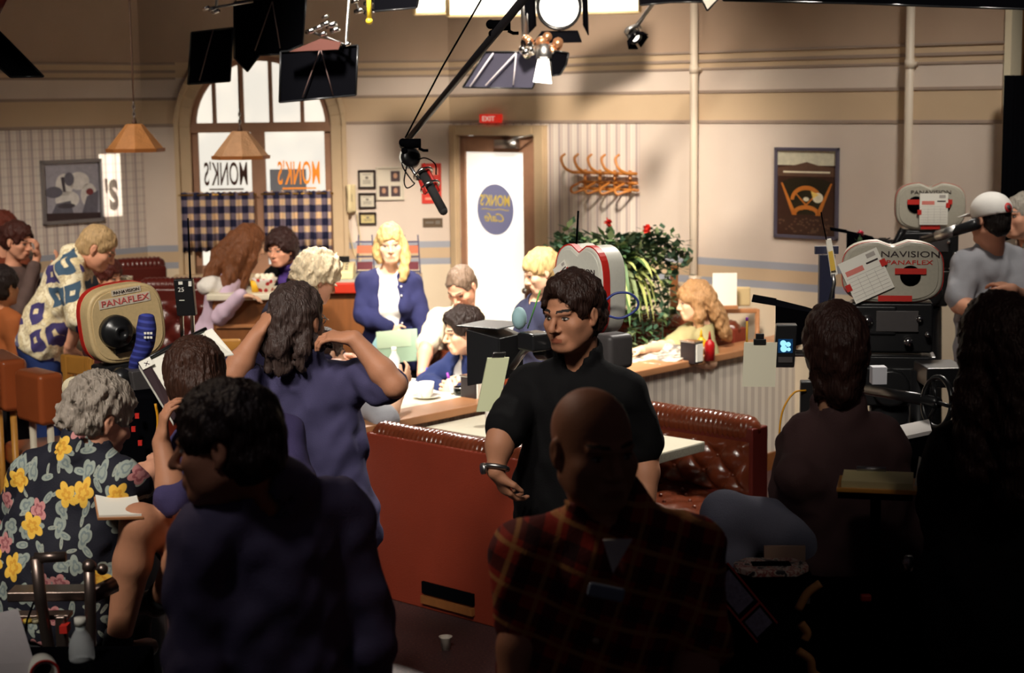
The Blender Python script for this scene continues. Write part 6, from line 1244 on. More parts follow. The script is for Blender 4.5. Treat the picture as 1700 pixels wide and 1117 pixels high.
def blockprint(nt, tc):
    sp = nt.add('ShaderNodeSeparateXYZ', inp={0: tc}); n = nt.add('ShaderNodeTexNoise', inp={'Vector': tc, 'Scale': 34., 'Detail': 2.}); n2 = nt.add('ShaderNodeTexNoise', inp={'Vector': tc, 'Scale': 7., 'Detail': 1.})
    col = nt.ramp(n.outputs[0], [(.40, srgb(232, 220, 184)), (.5, srgb(196, 178, 140)), (.55, srgb(236, 226, 196))]); col = nt.mix(nt.math('MULTIPLY', nt.math('GREATER_THAN', n2.outputs[0], .6), .45), col, srgb(236, 216, 164))
    cx = nt.add('ShaderNodeCombineXYZ', inp={0: nt.math('MULTIPLY_ADD', n2.outputs[0], .9, nt.math('MULTIPLY', nt.math('ADD', sp.outputs[0], nt.math('MULTIPLY', sp.outputs[2], .25)), 6.6)), 1: nt.math('MULTIPLY_ADD', n2.outputs[0], -.7, nt.math('MULTIPLY', nt.math('SUBTRACT', sp.outputs[2], nt.math('MULTIPLY', sp.outputs[0], .25)), 5.8)), 2: 0.})
    v = nt.add('ShaderNodeTexVoronoi', voronoi_dimensions='2D', distance='CHEBYCHEV', inp={'Vector': cx.outputs[0], 'Scale': 1., 'Randomness': .55}); d = v.outputs['Distance']; cs = nt.add('ShaderNodeSeparateColor', inp={0: v.outputs['Color']})
    k = nt.math('MULTIPLY', nt.math('LESS_THAN', d, .34), nt.math('GREATER_THAN', d, .10)); k = nt.math('MULTIPLY', k, nt.math('GREATER_THAN', cs.outputs[0], .08))
    return nt.mix(k, col, nt.ramp(cs.outputs[1], [(.3, srgb(66, 58, 112)), (.55, srgb(104, 104, 138)), (.8, srgb(62, 88, 112))], 'CONSTANT'))
def flannel(nt, tc):
    sp = nt.add('ShaderNodeSeparateXYZ', inp={0: tc})
    def st(o, p, th, ph=0.): return nt.math('GREATER_THAN', nt.math('SINE', nt.math('MULTIPLY_ADD', o, 2*PI/p, ph)), th)
    z = nt.math('ADD', sp.outputs[2], nt.math('MULTIPLY', sp.outputs[0], .35)); x = nt.math('SUBTRACT', sp.outputs[0], nt.math('MULTIPLY', sp.outputs[2], .35))
    c = nt.mix(nt.math('MULTIPLY', st(z, .085, .35), .7), srgb(170, 44, 26), srgb(44, 22, 24)); c = nt.mix(nt.math('MULTIPLY', st(x, .085, .35), .7), c, srgb(30, 18, 26)); c = nt.mix(nt.math('MULTIPLY', st(z, .085, .93, 2.6), .7), c, srgb(206, 150, 84)); return nt.mix(nt.math('MULTIPLY', st(x, .085, .93, 2.6), .6), c, srgb(206, 150, 84))
SK = dict(light=skin('light skin', srgb(232, 184, 152)), mid=skin('mid skin', srgb(206, 150, 116)), tan=skin('tan skin', srgb(182, 126, 96)), pink=skin('pink skin', srgb(222, 160, 130)))
def hm(n, *c): return hairmat(n+' hair', srgb(*c))
def up(*d): return dict(d=v3(*d[0]), n=v3(*d[1]), side=v3(*d[2]), **(d[3] if len(d) > 3 else {}))
def make_cast():
    dk = cloth('black jersey', (9, 8, 10)); jean = cloth('blue denim', (40, 58, 112)); djean = cloth('dark denim', (26, 30, 52)); navy = cloth('navy knit', (38, 40, 78)); shoe = mat('black shoe', (.01, .01, .01), .4); blk = cloth('charcoal trousers', (24, 22, 26))
    whitec = cloth('white cotton', (238, 234, 228)); greyc = cloth('grey cotton', (158, 158, 164))
    # 1 black polo shirt
    p = Fig('man in a black polo shirt and jeans standing centre with one hand in his pocket', at(948, 850, 5.38), at(958, 645, 5.36), at(950, 520, 5.30), -155, -140, -6, 2, 1.0)
    p.arms(R=(at(832, 722, 5.22), at(823, 782, 5.18), up((.38, .3, -.9), (.8, .5, 0), (.4, -.7, .1), dict(curl=.5))), L=(at(1072, 752, 5.35), at(1072, 860, 5.25), up((0, -.1, -1), (-1, 0, 0), (0, -1, 0)))).legs()
    p.body(SK['tan'], hh=.0035, brow=(.012, .007, .005), nose=1.12, jaw=1.0, feet=True); p.hair(hm('dark brown', 44, 26, 20), vol=.022, front=.074, h=.006, amp=.005, fr=75, nape=-.085, extra=[((0, -.02, .075), (0, .05, .09), .05, .04), ((0, -.085, .0), (0, -.07, -.075), .05, .035)])
    p.shirt(dk, 'short', hem=.02, belly=.008, neck=.07, vneck=.09, collar=True, frac=.86, h=.010, tuck=True, name='polo_shirt'); p.pants(djean, top=.08); p.shoes(shoe)
    w = p.arm['R'][1]*.1+p.arm['R'][2]*.9; x, y, d = frame(p.arm['R'][2]-p.arm['R'][1]); mb = MB(); mb.tube([w+(x*math.cos(a)+y*math.sin(a))*.036 for a in np.linspace(0, 2*PI, 25)], .008, 8); mb.cyl(w-v3(.036, .012, 0), w-v3(.046, .016, 0), .018, n=18); mb.build('wristwatch', m_steel, p.o, True)
    mb = MB(); [mb.ball(p.nk+p.f2*.135-p.up*(.10+.055*i), (.006, .006, .006), n=8) for i in range(2)]; mb.build('shirt_buttons', m_blackg, p.o, True)
    # 2 bald man in flannel
    p = Fig('bald man in a red plaid flannel shirt, dark against the set', at(950, 1290, 3.5), at(1010, 915, 3.45), at(985, 742, 3.42), 178, 155, -5, 0, 1.04)
    p.arms(R=(at(868, 1030, 3.42), at(846, 1180, 3.35), up((-.1, -.2, -1), (1, 0, 0), (0, -1, 0))), L=(at(1165, 1060, 3.42), at(1130, 1230, 3.3), up((0, -.2, -1), (-1, 0, 0), (0, -1, 0)))).legs()
    p.body(SK['tan'], hh=.0045, jaw=1.12); p.shirt(matg('red plaid flannel', flannel, .85, bump=.2, bscale=200), 'short', hem=.1, belly=.02, neck=.075, vneck=.085, collar=True, frac=.98, flare=.01, h=.011, name='flannel_shirt', wr=.006)
    p.pants(djean); p.shoes(shoe); mb = MB()
    mb.prism([p.nk+p.f2*.118+p.r*.03-p.up*.0, p.nk+p.f2*.118-p.r*.03-p.up*.0, p.nk+p.f2*.126-p.up*.07], p.f2*.006); mb.build('undershirt', whitec, p.o); mb = MB(); [mb.cyl(p.nk+p.f2*(.135+.01*i)-p.up*(.12+.09*i)+p.r*.015, p.nk+p.f2*(.141+.01*i)-p.up*(.12+.09*i)+p.r*.015, .007, n=10) for i in range(4)]; mb.build('shirt_buttons', mat('pearl button', srgb(214, 190, 160), .3), p.o, True)
    q = at(1006, 983, 3.27); mb = MB(); mb.box(q, (.075, .012, .03), (unit(v3(1, 0, -.22)), v3(0, 1, 0), unit(v3(.22, 0, 1)))); mb.build('badge', mat('pale blue card', srgb(150, 166, 186), .5), p.o, bevel=.006)
    # 3 foreground left man
    p = Fig('dark haired man in a dusky blue shirt seen from behind at the lower left', at(465, 1250, 3.66), at(452, 868, 3.62), at(372, 738, 3.52), -35, -84, -6, 2, 1.04)
    p.arms(L=(at(318, 1070, 3.5), at(330, 1230, 3.4), up((0, 0, -1), (1, 0, 0), (-.3, .9, 0))), R=(at(618, 1070, 3.7), at(590, 1230, 3.8), up((0, 0, -1), (-1, 0, 0), (-.3, .9, 0)))).legs()
    p.body(SK['tan'], hh=.004, brow=(.012, .008, .006), nose=1.15, jaw=1.05); p.hair(hm('black brown', 34, 22, 18), vol=.02, front=.055, h=.006, amp=.004, fr=70, nape=-.085); p.shirt(cloth('dusky blue cotton', (100, 94, 122)), 'long', hem=.12, belly=.015, neck=.078, collar=True, h=.011, wr=.007, name='shirt'); p.pants(djean); p.shoes(shoe)
    # 4 script supervisor with crossed bare legs
    st = lambda q: q
    p = Fig('brown haired person in shorts sitting with crossed bare legs behind the raised script', at(405, 888, 5.05), at(392, 735, 5.05), at(320, 632, 4.98), -38, -22, -12, 6, .96)
    p.arms(L=(at(290, 838, 4.72), at(268, 735, 4.80), up((.12, .1, 1), (.9, .4, 0), (.3, .9, 0), dict(curl=.5))), R=(at(500, 830, 5.0), at(440, 800, 4.75), up((-1, .1, 0), (0, 0, -1), (0, 1, 0)))).legs(L=(at(232, 868, 4.70), at(196, 1066, 4.74)), R=(at(318, 905, 4.62), at(268, 990, 4.98)))
    p.body(SK['tan'], hh=.006, feet=False); p.hair(hm('brown bob', 58, 34, 24), vol=.026, front=.05, h=.007, amp=.003, fr=50, nape=-.1, style='short', cutear=False, strand=.003, extra=[((0, -.06, -.02), (0, -.05, -.07), .078, .07)]); p.shirt(cloth('violet grey shirt', (66, 58, 96)), 'short', hem=.06, h=.011, wr=.006, name='shirt', frac=.9); p.pants(blk, top=.08, name='shorts', thigh=.42, flare=.015)
    for q in 'LR':
        kn, an = p.leg[q][1], p.leg[q][2]; d = unit(an-kn); mb = MB(); mb.cyl(an-d*.03, an+d*.045, .043, .045, 18); mb.build('sock', mat('black sock', (.008, .008, .01), .9), p.o, True); x = unit(v3(.35, .9, 0)) if q == 'L' else unit(v3(-.6, .7, -.2))
        V, Q = run([(cone(an+d*.05, an+d*.06, .045, .045), .02, 1), (flat(an+d*.06+x*.02, an+d*.075+x*.17, .042, .03, p.r, 1., 1.3), .02, 1)], .01); link_mesh('shoe', V, Q, mat('brown shoe', srgb(58, 34, 28), .5), p.o, True)
    seat = p.pel[2]-.12; c = at(415, 888, 5.1); t = thing('crew_stool', 'tall black crew stool under the person with crossed bare legs', 'stool', c*v3(1, 1, 0)); mb = MB(); mb.box(v3(c[0], c[1], seat-.03), (.4, .36, .05)); mb.build('seat', m_black, t, bevel=.01)
    for sx in (-1, 1):
        for sy in (-1, 1): mb = MB(); mb.cyl(v3(c[0]+sx*.2, c[1]+sy*.17, 0), v3(c[0]+sx*.17, c[1]+sy*.14, seat-.04), .016); mb.build('leg', m_steel, t, True)
    b = thing('script_binder', 'white script binder with dark spine held up by the person in shorts', 'script', at(290, 620, 5.15)); A_, B_, C_, D_ = at(230, 606, 5.12), at(342, 548, 5.3), at(362, 590, 5.3), at(288, 702, 4.9); n = unit(np.cross(B_-A_, D_-A_)); n = n if n@(CAM-A_) > 0 else -n
    mb = MB(); mb.prism([A_, B_, C_, D_], -n*.012); mb.build('pages', m_white, b); mb = MB(); mb.prism([A_+n*.002, A_+(B_-A_)*.12+n*.002, D_+(C_-D_)*.12+n*.002, D_+n*.002], n*.006); mb.build('spine', mat('dark spine', srgb(58, 44, 48), .5), b); mb = MB(); mb.prism([at(338, 550, 5.29), at(352, 545, 5.29), at(388, 588, 5.2), at(360, 592, 5.25)], -n*.004); mb.build('flipped_page', m_white, b)
    mb = MB(); mb.tube([A_+n*.006, (A_+B_)/2+n*.01, B_+n*.006], .006, 6); mb.build('binding', m_blackg, b, True); mb = MB(); mb.prism([A_+n*.01, A_+(B_-A_)*.16+n*.01, A_+(B_-A_)*.16+(D_-A_)*.14+n*.01, A_+(D_-A_)*.14+n*.01], n*.002); mb.build('label', m_white, b); text_obj('mark', 'X', m_ink2, b, A_+(B_-A_)*.08+(D_-A_)*.11+n*.0125, unit(B_-A_), -unit(D_-A_), .016)
    q = at(196, 842, 4.72); t = thing('clipboard', 'clipboard with white sheets on the lap of the person in shorts', 'clipboard', q); ux, uy = unit(v3(1, .3, -.06)), unit(v3(-.3, 1, .12)); nn = np.cross(ux, uy); mb = MB(); mb.box(q, (.125, .19, .006), (ux, uy, nn)); mb.build('board', m_wood, t); mb = MB(); mb.box(q+nn*.006, (.117, .175, .006), (ux, uy, nn)); mb.build('sheets', m_white, t)
    # 5 floral shirt
    p = Fig('grey haired man in a navy floral shirt bent at the tan film camera', at(88, 985, 4.9), at(130, 795, 4.93), at(166, 692, 4.98), 28, 48, -22, 4, 1.03)
    p.arms(R=(at(240, 870, 5.1), at(252, 780, 5.45), up((.1, .9, .3), (0, 0, -1), (-1, 0, 0))), L=(at(15, 870, 5.15), at(70, 790, 5.5), up((.3, .9, .2), (0, 0, -1), (1, 0, 0)))).legs(R=(at(215, 1010, 5.3), at(215, 1190, 5.35)), L=(at(80, 1010, 5.45), at(80, 1180, 5.5)))
    p.body(SK['pink'], hh=.005); p.hair(hm('curly grey', 150, 138, 126), vol=.016, front=.045, h=.006, amp=.007, fr=95, nape=-.08); p.shirt(matg('navy floral print', floral, .8, bump=.15, bscale=200), 'short', hem=.1, belly=.04, neck=.08, collar=True, frac=.95, h=.011, wr=.006, name='floral_shirt', chest=1.12); p.pants(blk); p.shoes(shoe)
    c = p.pel; t = thing('dolly_seat', 'black dolly seat under the man in the floral shirt', 'seat', c*v3(1, 1, 0)); mb = MB(); mb.cyl(c*v3(1, 1, 0)+ZX*(c[2]-.19), c*v3(1, 1, 0)+ZX*(c[2]-.12), .19, .2, 24); mb.build('cushion', m_blackg, t, True); mb = MB(); mb.cyl(c*v3(1, 1, 0), c*v3(1, 1, 0)+ZX*(c[2]-.19), .04); mb.build('seat_post', m_steel, t, True)
    # 6 long grey-brown hair, arms raised
    p = Fig('man with long greying hair raising both hands to his head', at(530, 858, 5.82), at(515, 648, 5.82), at(494, 532, 5.80), 8, 24, -4, 0, 1.02)
    p.sR = at(592, 632, 5.8); p.sL = at(428, 640, 5.8)
    p.arms(R=(at(655, 640, 5.62), at(588, 562, 5.66), up((-.9, .1, .1), (-.2, .3, -1), (-.1, .9, .2), dict(curl=.55))), L=(at(388, 622, 5.66), at(424, 560, 5.70), up((.5, .2, .8), (.8, .5, -.3), (0, .9, -.3), dict(curl=.6)))).legs()
    p.body(SK['tan'], hh=.005, feet=True); hb = hm('grey streaked', 62, 48, 44)
    L = p.L; p.hair(hb, 'long', vol=.016, front=.05, h=.007, amp=.006, fr=70, locks=[([L(0, -.09, .0), L(.0, -.12, -.08), L(.01, -.11, -.15)], .05, .03), ([L(-.05, -.07, -.02), L(-.06, -.09, -.09), L(-.045, -.09, -.16)], .035, .02), ([L(.05, -.06, -.02), L(.065, -.075, -.09), L(.06, -.08, -.15)], .035, .018), ([L(.06, .0, -.06), L(.10, -.02, -.085), L(.14, -.03, -.075)], .02, .01)])
    p.shirt(cloth('dusky navy jersey', (66, 62, 94)), 'short', hem=.1, belly=.012, neck=.075, collar=True, frac=.78, h=.010, wr=.008, name='polo_shirt'); p.pants(djean); p.shoes(shoe)
    mb = MB(); mb.tube([L(.082, -.01, .01), L(.08, .05, .01), L(.065, .095, .0)], .002, 6); mb.tube([L(.035, .095, 0)+np.array([.02*math.cos(a), 0, .018*math.sin(a)])@p.M for a in np.linspace(0, 2*PI, 17)], .002, 6); mb.build('glasses', m_steel, p.o, True)
    # 7 waitress
    p = Fig('blonde waitress in a navy cardigan standing behind the lit table', at(650, 592, 10.05), at(646, 470, 10.03), at(648, 404, 9.98), 178, 176, -8, 3, .93, True)
    p.arms(R=(at(600, 522, 9.95), at(648, 545, 9.80), up((.75, -.2, -.5), (0, 1, 0), (.3, -.2, .7), dict(curl=.5))), L=(at(702, 535, 9.98), at(705, 600, 9.9), up((0, 0, -1), (-1, 0, 0), (0, -1, 0)))).legs()
    p.body(SK['light'], hh=.0055, brow=(.25, .16, .08)); L = p.L; yb = hm('golden blonde', 206, 170, 112); p.hair(yb, 'long', vol=.016, front=.045, h=.008, amp=.004, locks=[([L(-.075, .01, .0), L(-.088, .03, -.08), L(-.075, .06, -.17), L(-.06, .07, -.22)], .034, .022), ([L(.072, -.01, .0), L(.085, -.0, -.06), L(.075, .0, -.10)], .034, .028), ([L(0, -.08, 0), L(0, -.09, -.12)], .06, .05)])
    mb = MB(); p.shirt(whitec, 'none', hem=.05, neck=.08, vneck=.03, g=.008, h=.011, name='white_top', wr=.003); p.shirt(navy, 'long', hem=.06, g=.018, neck=.1, vneck=.12, openf=1.15, h=.011, name='cardigan', cuff=.93, wr=.005); p.pants(blk); p.shoes(shoe)
    mb = MB(); [mb.ball(p.ch+p.f2*.135-p.r*.075-p.up*(.0+.055*i), .006, n=8) for i in range(6)]; mb.build('cardigan_buttons', mat('pearl', srgb(220, 216, 210), .25), p.o, True)
    q = at(660, 575, 9.72); ux, uy = unit(v3(1, .1, .06)), unit(v3(-.06, .25, 1)); nn = np.cross(ux, uy); t = thing('menu_folder', 'pale green menu folder held by the waitress', 'menu', q); mb = MB(); mb.box(q, (.24, .19, .01), (ux, uy, nn)); mb.build('folder', mat('pale green folder', srgb(166, 196, 168), .6), t, bevel=.004); mb = MB(); mb.box(q-ux*.02+uy*.045+nn*.008, (.2, .10, .004), (ux, uy, nn)); mb.build('front_page', mat('mint page', srgb(190, 212, 182), .7), t); mb = MB(); mb.prism([q-ux*.12-uy*.02, q-ux*.15+uy*.02, q-ux*.10+uy*.1, q-ux*.09+uy*.09], nn*.003); mb.build('loose_sheet', mat('pale blue sheet', srgb(160, 206, 214), .7), t)
    a = p.arm['R'][2]; tag(MB().cyl(a+v3(.05, -.04, .0), a+v3(.065, -.05, -.075), .0055).build('white_pen', m_white, None, True), 'white pen in the hand of the waitress', 'pen')
    # 8 beige shirt man
    p = Fig('man with thinning grey brown hair in a beige shirt leaning over the lit table', v3(-.24, 10.22, .90), at(770, 534, 9.84), at(766, 476, 9.62), -160, -150, -38, 0, .98)
    p.arms(R=(at(708, 575, 9.5), at(700, 622, 9.28), up((.2, -.5, -.6), (.9, 0, -.3), (.3, -.5, .6), dict(curl=.7))), L=(at(842, 590, 9.6), at(820, 640, 9.3), up((-.3, -.6, -.4), (0, 0, -1), (-1, 0, 0)))).legs()
    p.body(SK['pink'], hh=.0055, brow=(.12, .08, .05)); p.hair(hm('ash brown', 112, 92, 76), vol=.008, front=.085, h=.008, amp=.003, nape=-.07); p.shirt(cloth('beige linen', (216, 204, 178)), 'short', hem=.08, belly=.01, collar=True, frac=.9, h=.012, wr=.006, name='shirt'); p.pants(blk); p.shoes(shoe)
    a = p.arm['R'][2]; tag(MB().cyl(a+v3(.0, -.09, -.06), a+v3(.035, -.06, .05), .006).build('blue_pen', mat('blue plastic', srgb(70, 70, 160), .4), None, True), 'blue pen in the hand of the man in beige', 'pen')
    # 9 navy jacket man seated
    p = Fig('dark haired man in a navy jacket seated with clasped hands on the lit table', ab(6.72, 6.28, .56), at(786, 606, 9.02), at(768, 549, 8.93), -118, -112, -10, -3, 1.0)
    p.arms(R=(at(708, 634, 9.05), at(735, 648, 8.80), up((.8, -.5, .2), (.3, .9, 0), (0, 0, 1), dict(curl=.8))), L=(at(805, 655, 8.80), at(764, 651, 8.72), up((-.9, .1, .25), (0, .9, -.2), (0, 0, 1), dict(curl=.85)))).legs(R=(ab(6.2, 6.4, .55), ab(6.25, 6.4, .08)), L=(ab(6.2, 6.1, .55), ab(6.25, 6.1, .08)))
    p.body(SK['light'], hh=.0045, brow=(.02, .014, .01), nose=1.08); p.hair(hm('near black', 40, 28, 24), vol=.022, front=.07, h=.007, amp=.004, fr=70, nape=-.085, extra=[((0, .0, .09), (0, .06, .085), .04, .035)]); p.shirt(cloth('white tee', (240, 238, 236)), 'none', g=.006, hem=.05, name='white_tee', h=.012); p.shirt(cloth('navy jacket cloth', (34, 44, 86)), 'long', hem=.06, g=.018, neck=.09, vneck=.10, openf=.85, collar=True, h=.011, name='jacket', wr=.006); p.pants(jean); p.shoes(shoe)
    # 10 blonde woman behind the silver camera
    p = Fig('blonde woman in a dark denim jacket looking down behind the silver film camera', at(905, 610, 8.95), at(893, 522, 8.95), at(898, 450, 8.9), -115, -105, -22, 0, .94, True)
    p.arms().legs(); p.body(SK['light'], hh=.006, brow=(.2, .13, .07)); p.hair(hm('pale blonde', 204, 170, 116), 'short', vol=.016, front=.05, h=.008, amp=.003, cutear=False, extra=[((0, -.08, .03), (0, -.11, -.02), .04, .03)]); p.shirt(cloth('slate denim', (52, 54, 76)), 'long', hem=.1, h=.012, name='jacket'); p.pants(djean)
    # 11 olive top
    p = Fig('woman with long light brown hair in an olive top reading the newspaper', ab(8.28, 6.22, .56), at(1158, 558, 10.12), at(1152, 500, 10.08), -100, -94, -8, 0, .95, True)
    p.arms(R=(at(1112, 574, 10.05), at(1066, 580, 9.75), up((-.9, -.2, -.05), (0, 0, -1), (0, -.9, 0))), L=(at(1180, 602, 9.8), at(1140, 598, 9.62), up((-.9, .1, -.1), (0, 0, -1), (0, .9, 0)))).legs(R=(ab(7.85, 6.4, .55), ab(7.9, 6.4, .08)), L=(ab(7.85, 6.15, .55), ab(7.9, 6.15, .08)))
    p.body(SK['light'], hh=.006, brow=(.2, .12, .06)); L = p.L; p.hair(hm('honey brown', 172, 130, 88), 'long', vol=.022, front=.045, h=.008, amp=.006, fr=70, locks=[([L(-.07, -.02, .02), L(-.085, -.01, -.08), L(-.07, .0, -.17)], .04, .025), ([L(-.05, -.07, .02), L(-.06, -.12, -.1), L(-.05, -.16, -.24)], .05, .03), ([L(.05, -.07, .02), L(.05, -.12, -.1), L(.04, -.15, -.22)], .05, .03), ([L(0, -.1, .0), L(0, -.15, -.1), L(0, -.18, -.26)], .05, .035)]); p.shirt(cloth('olive knit', (160, 150, 108)), 'short', hem=.06, frac=.75, h=.012, name='top'); p.pants(blk)
    # 12 white cap
    p = Fig('man in a white cap and grey T-shirt operating the rear film camera, seen from behind', at(1645, 610, 8.52), at(1642, 436, 8.5), at(1643, 364, 8.42), -30, -32, -4, 0, 1.02)
    p.arms(L=(at(1592, 506, 8.35), at(1640, 520, 8.1), up((.6, .7, .2), (0, 0, -1), (0, .6, .6))), R=(at(1700, 500, 8.4), at(1680, 480, 8.15), up((-.4, .8, .2), (0, 0, -1), (-1, 0, 0)))).legs(); p.body(SK['pink'], hh=.006, feet=True); hk = hm('black', 26, 20, 18); p.hair(hk, vol=.003, front=.05, h=.008, nape=-.09)
    M = p.M; L = p.L; V, Q = run([(ell(L(0, -.012, .045), v3(.092, .112, .092), M), .02, 1)], .007, cuts=[(L(0, 0, .012), unit(v3(0, -.15, -1)@M))]); link_mesh('white_cap', V, Q, whitec, p.o, True); mb = MB(); mb.grid([[L(.08*math.sin(a), .06+.05*math.cos(a), .03) for a in np.linspace(-1.3, 1.3, 12)], [L(.085*math.sin(a), .09+.09*math.cos(a), .015) for a in np.linspace(-1.3, 1.3, 12)]]); mb.build('cap_brim', whitec, p.o, True, solid=.004)
    o = L(.0, -.118, .055); n = unit(v3(0, -1, .25)@M); mb = MB(); mb.cyl(o-n*.004, o+n*.004, .024, n=20); mb.m(1); mb.cyl(o, o+n*.006, .013, n=16); mb.build('cap_badge', [mat('badge red', srgb(206, 60, 60), .5), m_dgrey], p.o, True)
    p.shirt(greyc, 'short', hem=.12, belly=.02, frac=.85, h=.012, wr=.006, name='t_shirt'); p.pants(djean); p.shoes(shoe)
    # 13 grey man at right edge
    p = Fig('grey haired man at the right picture edge beyond the white cap', at(1712, 600, 9.1), at(1712, 425, 9.08), at(1697, 358, 9.0), -115, -112, 0, 0, 1.02); p.arms().legs(); p.body(SK['pink'], hh=.007, feet=True, brow=(.2, .18, .16)); p.hair(hm('silver', 176, 168, 156), vol=.008, front=.055, h=.009); p.shirt(whitec, 'long', hem=.08, collar=True, h=.014); p.pants(blk); p.shoes(shoe)
    # 14 brown jacket seated crew
    p = Fig('long haired person in a dark brown jacket sitting with back turned on a crew seat', at(1402, 880, 4.96), at(1396, 726, 4.98), at(1385, 578, 5.0), 4, -4, -6, 0, 1.03)
    p.sL = at(1340, 734, 4.98); p.sR = at(1456, 736, 4.98); p.nk = p.nk-ZX*.03
    p.arms(L=(at(1326, 800, 4.85), at(1345, 865, 5.0), up((.4, .9, 0), (0, 0, -1), (1, 0, 0))), R=(at(1464, 805, 4.9), at(1440, 850, 5.05), up((-.3, .9, 0), (0, 0, -1), (-1, 0, 0)))).legs(L=(at(1205, 858, 4.82), at(1212, 1050, 4.85)), R=(at(1440, 895, 5.4), at(1440, 1060, 5.45)))
    p.body(SK['mid'], hh=.007); L = p.L; p.hair(hm('dark auburn', 50, 28, 22), 'long', vol=.024, front=.04, h=.008, amp=.004, locks=[([L(0, -.08, .0), L(0, -.08, -.12)], .07, .05), ([L(-.05, -.03, .0), L(-.045, -.04, -.12)], .045, .03), ([L(.05, -.03, .0), L(.045, -.04, -.12)], .045, .03)]); p.shirt(cloth('dark brown suede', (74, 52, 52)), 'long', hem=.1, belly=.02, collar=True, h=.011, wr=.007, name='jacket', g=.022); p.pants(cloth('faded denim', (104, 104, 120)), g=.016); p.shoes(shoe)
    c = p.pel; t = thing('crew_stool', 'tall black crew stool under the person in the brown jacket', 'stool', c*v3(1, 1, 0)); mb = MB(); mb.box(c*v3(1, 1, 0)+ZX*(c[2]-.165), (.42, .38, .06)); mb.build('seat', m_black, t, bevel=.015)
    for sx in (-1, 1):
        for sy in (-1, 1): mb = MB(); mb.cyl(v3(c[0]+sx*.2, c[1]+sy*.18, 0), v3(c[0]+sx*.17, c[1]+sy*.15, c[2]-.18), .016); mb.build('leg', m_steel, t, True)
    # 15 long-haired silhouette
    p = Fig('long haired person in black standing in shadow at the lower right edge', at(1662, 985, 4.42), at(1662, 745, 4.4), at(1655, 575, 4.38), -12, -16, -4, 0, 1.02, True)
    p.arms(L=(at(1560, 850, 4.45), at(1600, 940, 4.6), up((.6, .6, -.3), (0, 0, -1), (0, .6, .6))), R=(at(1770, 860, 4.4), at(1760, 980, 4.35), up((0, 0, -1), (-1, 0, 0), (0, 1, 0)))).legs(); p.body(SK['mid'], hh=.007, feet=True); L = p.L; p.hair(hm('dark chestnut', 46, 24, 18), 'long', vol=.03, front=.04, h=.009, amp=.006, locks=[([L(0, -.07, .0), L(0, -.1, -.2), L(0, -.1, -.36)], .09, .07), ([L(-.07, -.03, .02), L(-.10, -.05, -.14), L(-.10, -.05, -.3)], .05, .05), ([L(.07, -.03, .02), L(.1, -.05, -.14), L(.10, -.05, -.3)], .05, .05)]); p.shirt(dk, 'long', hem=.12, belly=.02, h=.013, wr=.006, name='sweater', g=.02); p.pants(blk); p.shoes(shoe)
    # 16 block print shirt man
    p = Fig('fair haired man in a cream shirt with blue block print stooping in blue jeans', at(72, 560, 9.8), at(118, 448, 9.8), at(163, 412, 9.78), 82, 86, -32, 0, 1.06)
    p.arms(R=(at(134, 528, 9.55), at(116, 574, 9.62), up((-.1, .3, -.9), (0, .9, 0), (.9, 0, 0))), L=(at(168, 520, 9.95), at(180, 565, 9.9), up((.3, 0, -.9), (0, -.9, 0), (.9, 0, 0)))).legs(R=(at(84, 690, 9.7), at(76, 840, 9.75)), L=(at(96, 690, 9.95), at(84, 840, 10.0)))
    p.body(SK['pink'], hh=.0055, feet=True, brow=(.3, .22, .14)); p.hair(hm('sandy', 182, 152, 110), vol=.01, front=.065, h=.008, amp=.003, nape=-.07); p.shirt(matg('blue block print', blockprint, .85, bump=.2, bscale=200), 'short', hem=.06, belly=.02, collar=True, frac=1., flare=.02, h=.012, wr=.006, name='printed_shirt', g=.02, chest=1.08); p.pants(jean, g=.018); p.shoes(shoe)
    mb = MB(); x, y, d = p.r, p.f2, p.up; c = p.pel+p.up*.03; mb.tube([c+x*.172*math.cos(a)+y*.128*math.sin(a) for a in np.linspace(0, 2*PI, 33)], .016, 8); mb.build('belt', mat('tan belt', srgb(132, 76, 46), .5), p.o, True); mb = MB(); mb.box(c+x*.17+y*.03-p.up*.03, (.03, .05, .07), (x, y, p.up)); mb.build('pager', m_blackg, p.o, bevel=.004)
    # 17.. people at far left
    p = Fig('woman with pinned dark red brown hair looking down at the far left', at(12, 580, 10.8), at(22, 462, 10.8), at(30, 400, 10.78), 120, 112, -14, 0, .95, True); p.arms(R=(at(35, 520, 10.55), at(62, 425, 10.65), up((.1, -.2, 1), (-1, 0, 0), (0, -.5, .5), dict(curl=.6))), L=(at(60, 500, 10.9), at(90, 450, 10.7), up((.3, 0, .8), (-.9, 0, 0), (0, 0, 1)))).legs(); p.body(SK['pink'], hh=.006, brow=(.05, .03, .02)); p.hair(hm('mahogany', 66, 32, 26), 'short', vol=.022, front=.06, h=.008, amp=.005, cutear=True, extra=[((0, -.08, .03), (0, -.12, .03), .055, .045)]); p.shirt(cloth('mottled grey brown', (96, 78, 74), var=.5), 'long', hem=.08, h=.013, cuff=.8, neck=.08); p.pants(blk)
    p = Fig('red haired woman partly hidden behind the woman looking down', at(2, 560, 11.3), at(2, 440, 11.3), at(8, 382, 11.3), 150, 130, 0, 0, .95, True); p.arms().legs(); p.body(SK['pink'], hh=.007); p.hair(hm('red brown', 104, 46, 32), 'short', vol=.025, front=.05, h=.009, amp=.006, cutear=False); p.shirt(cloth('rust knit', (120, 60, 40)), 'long', h=.014); p.pants(blk)
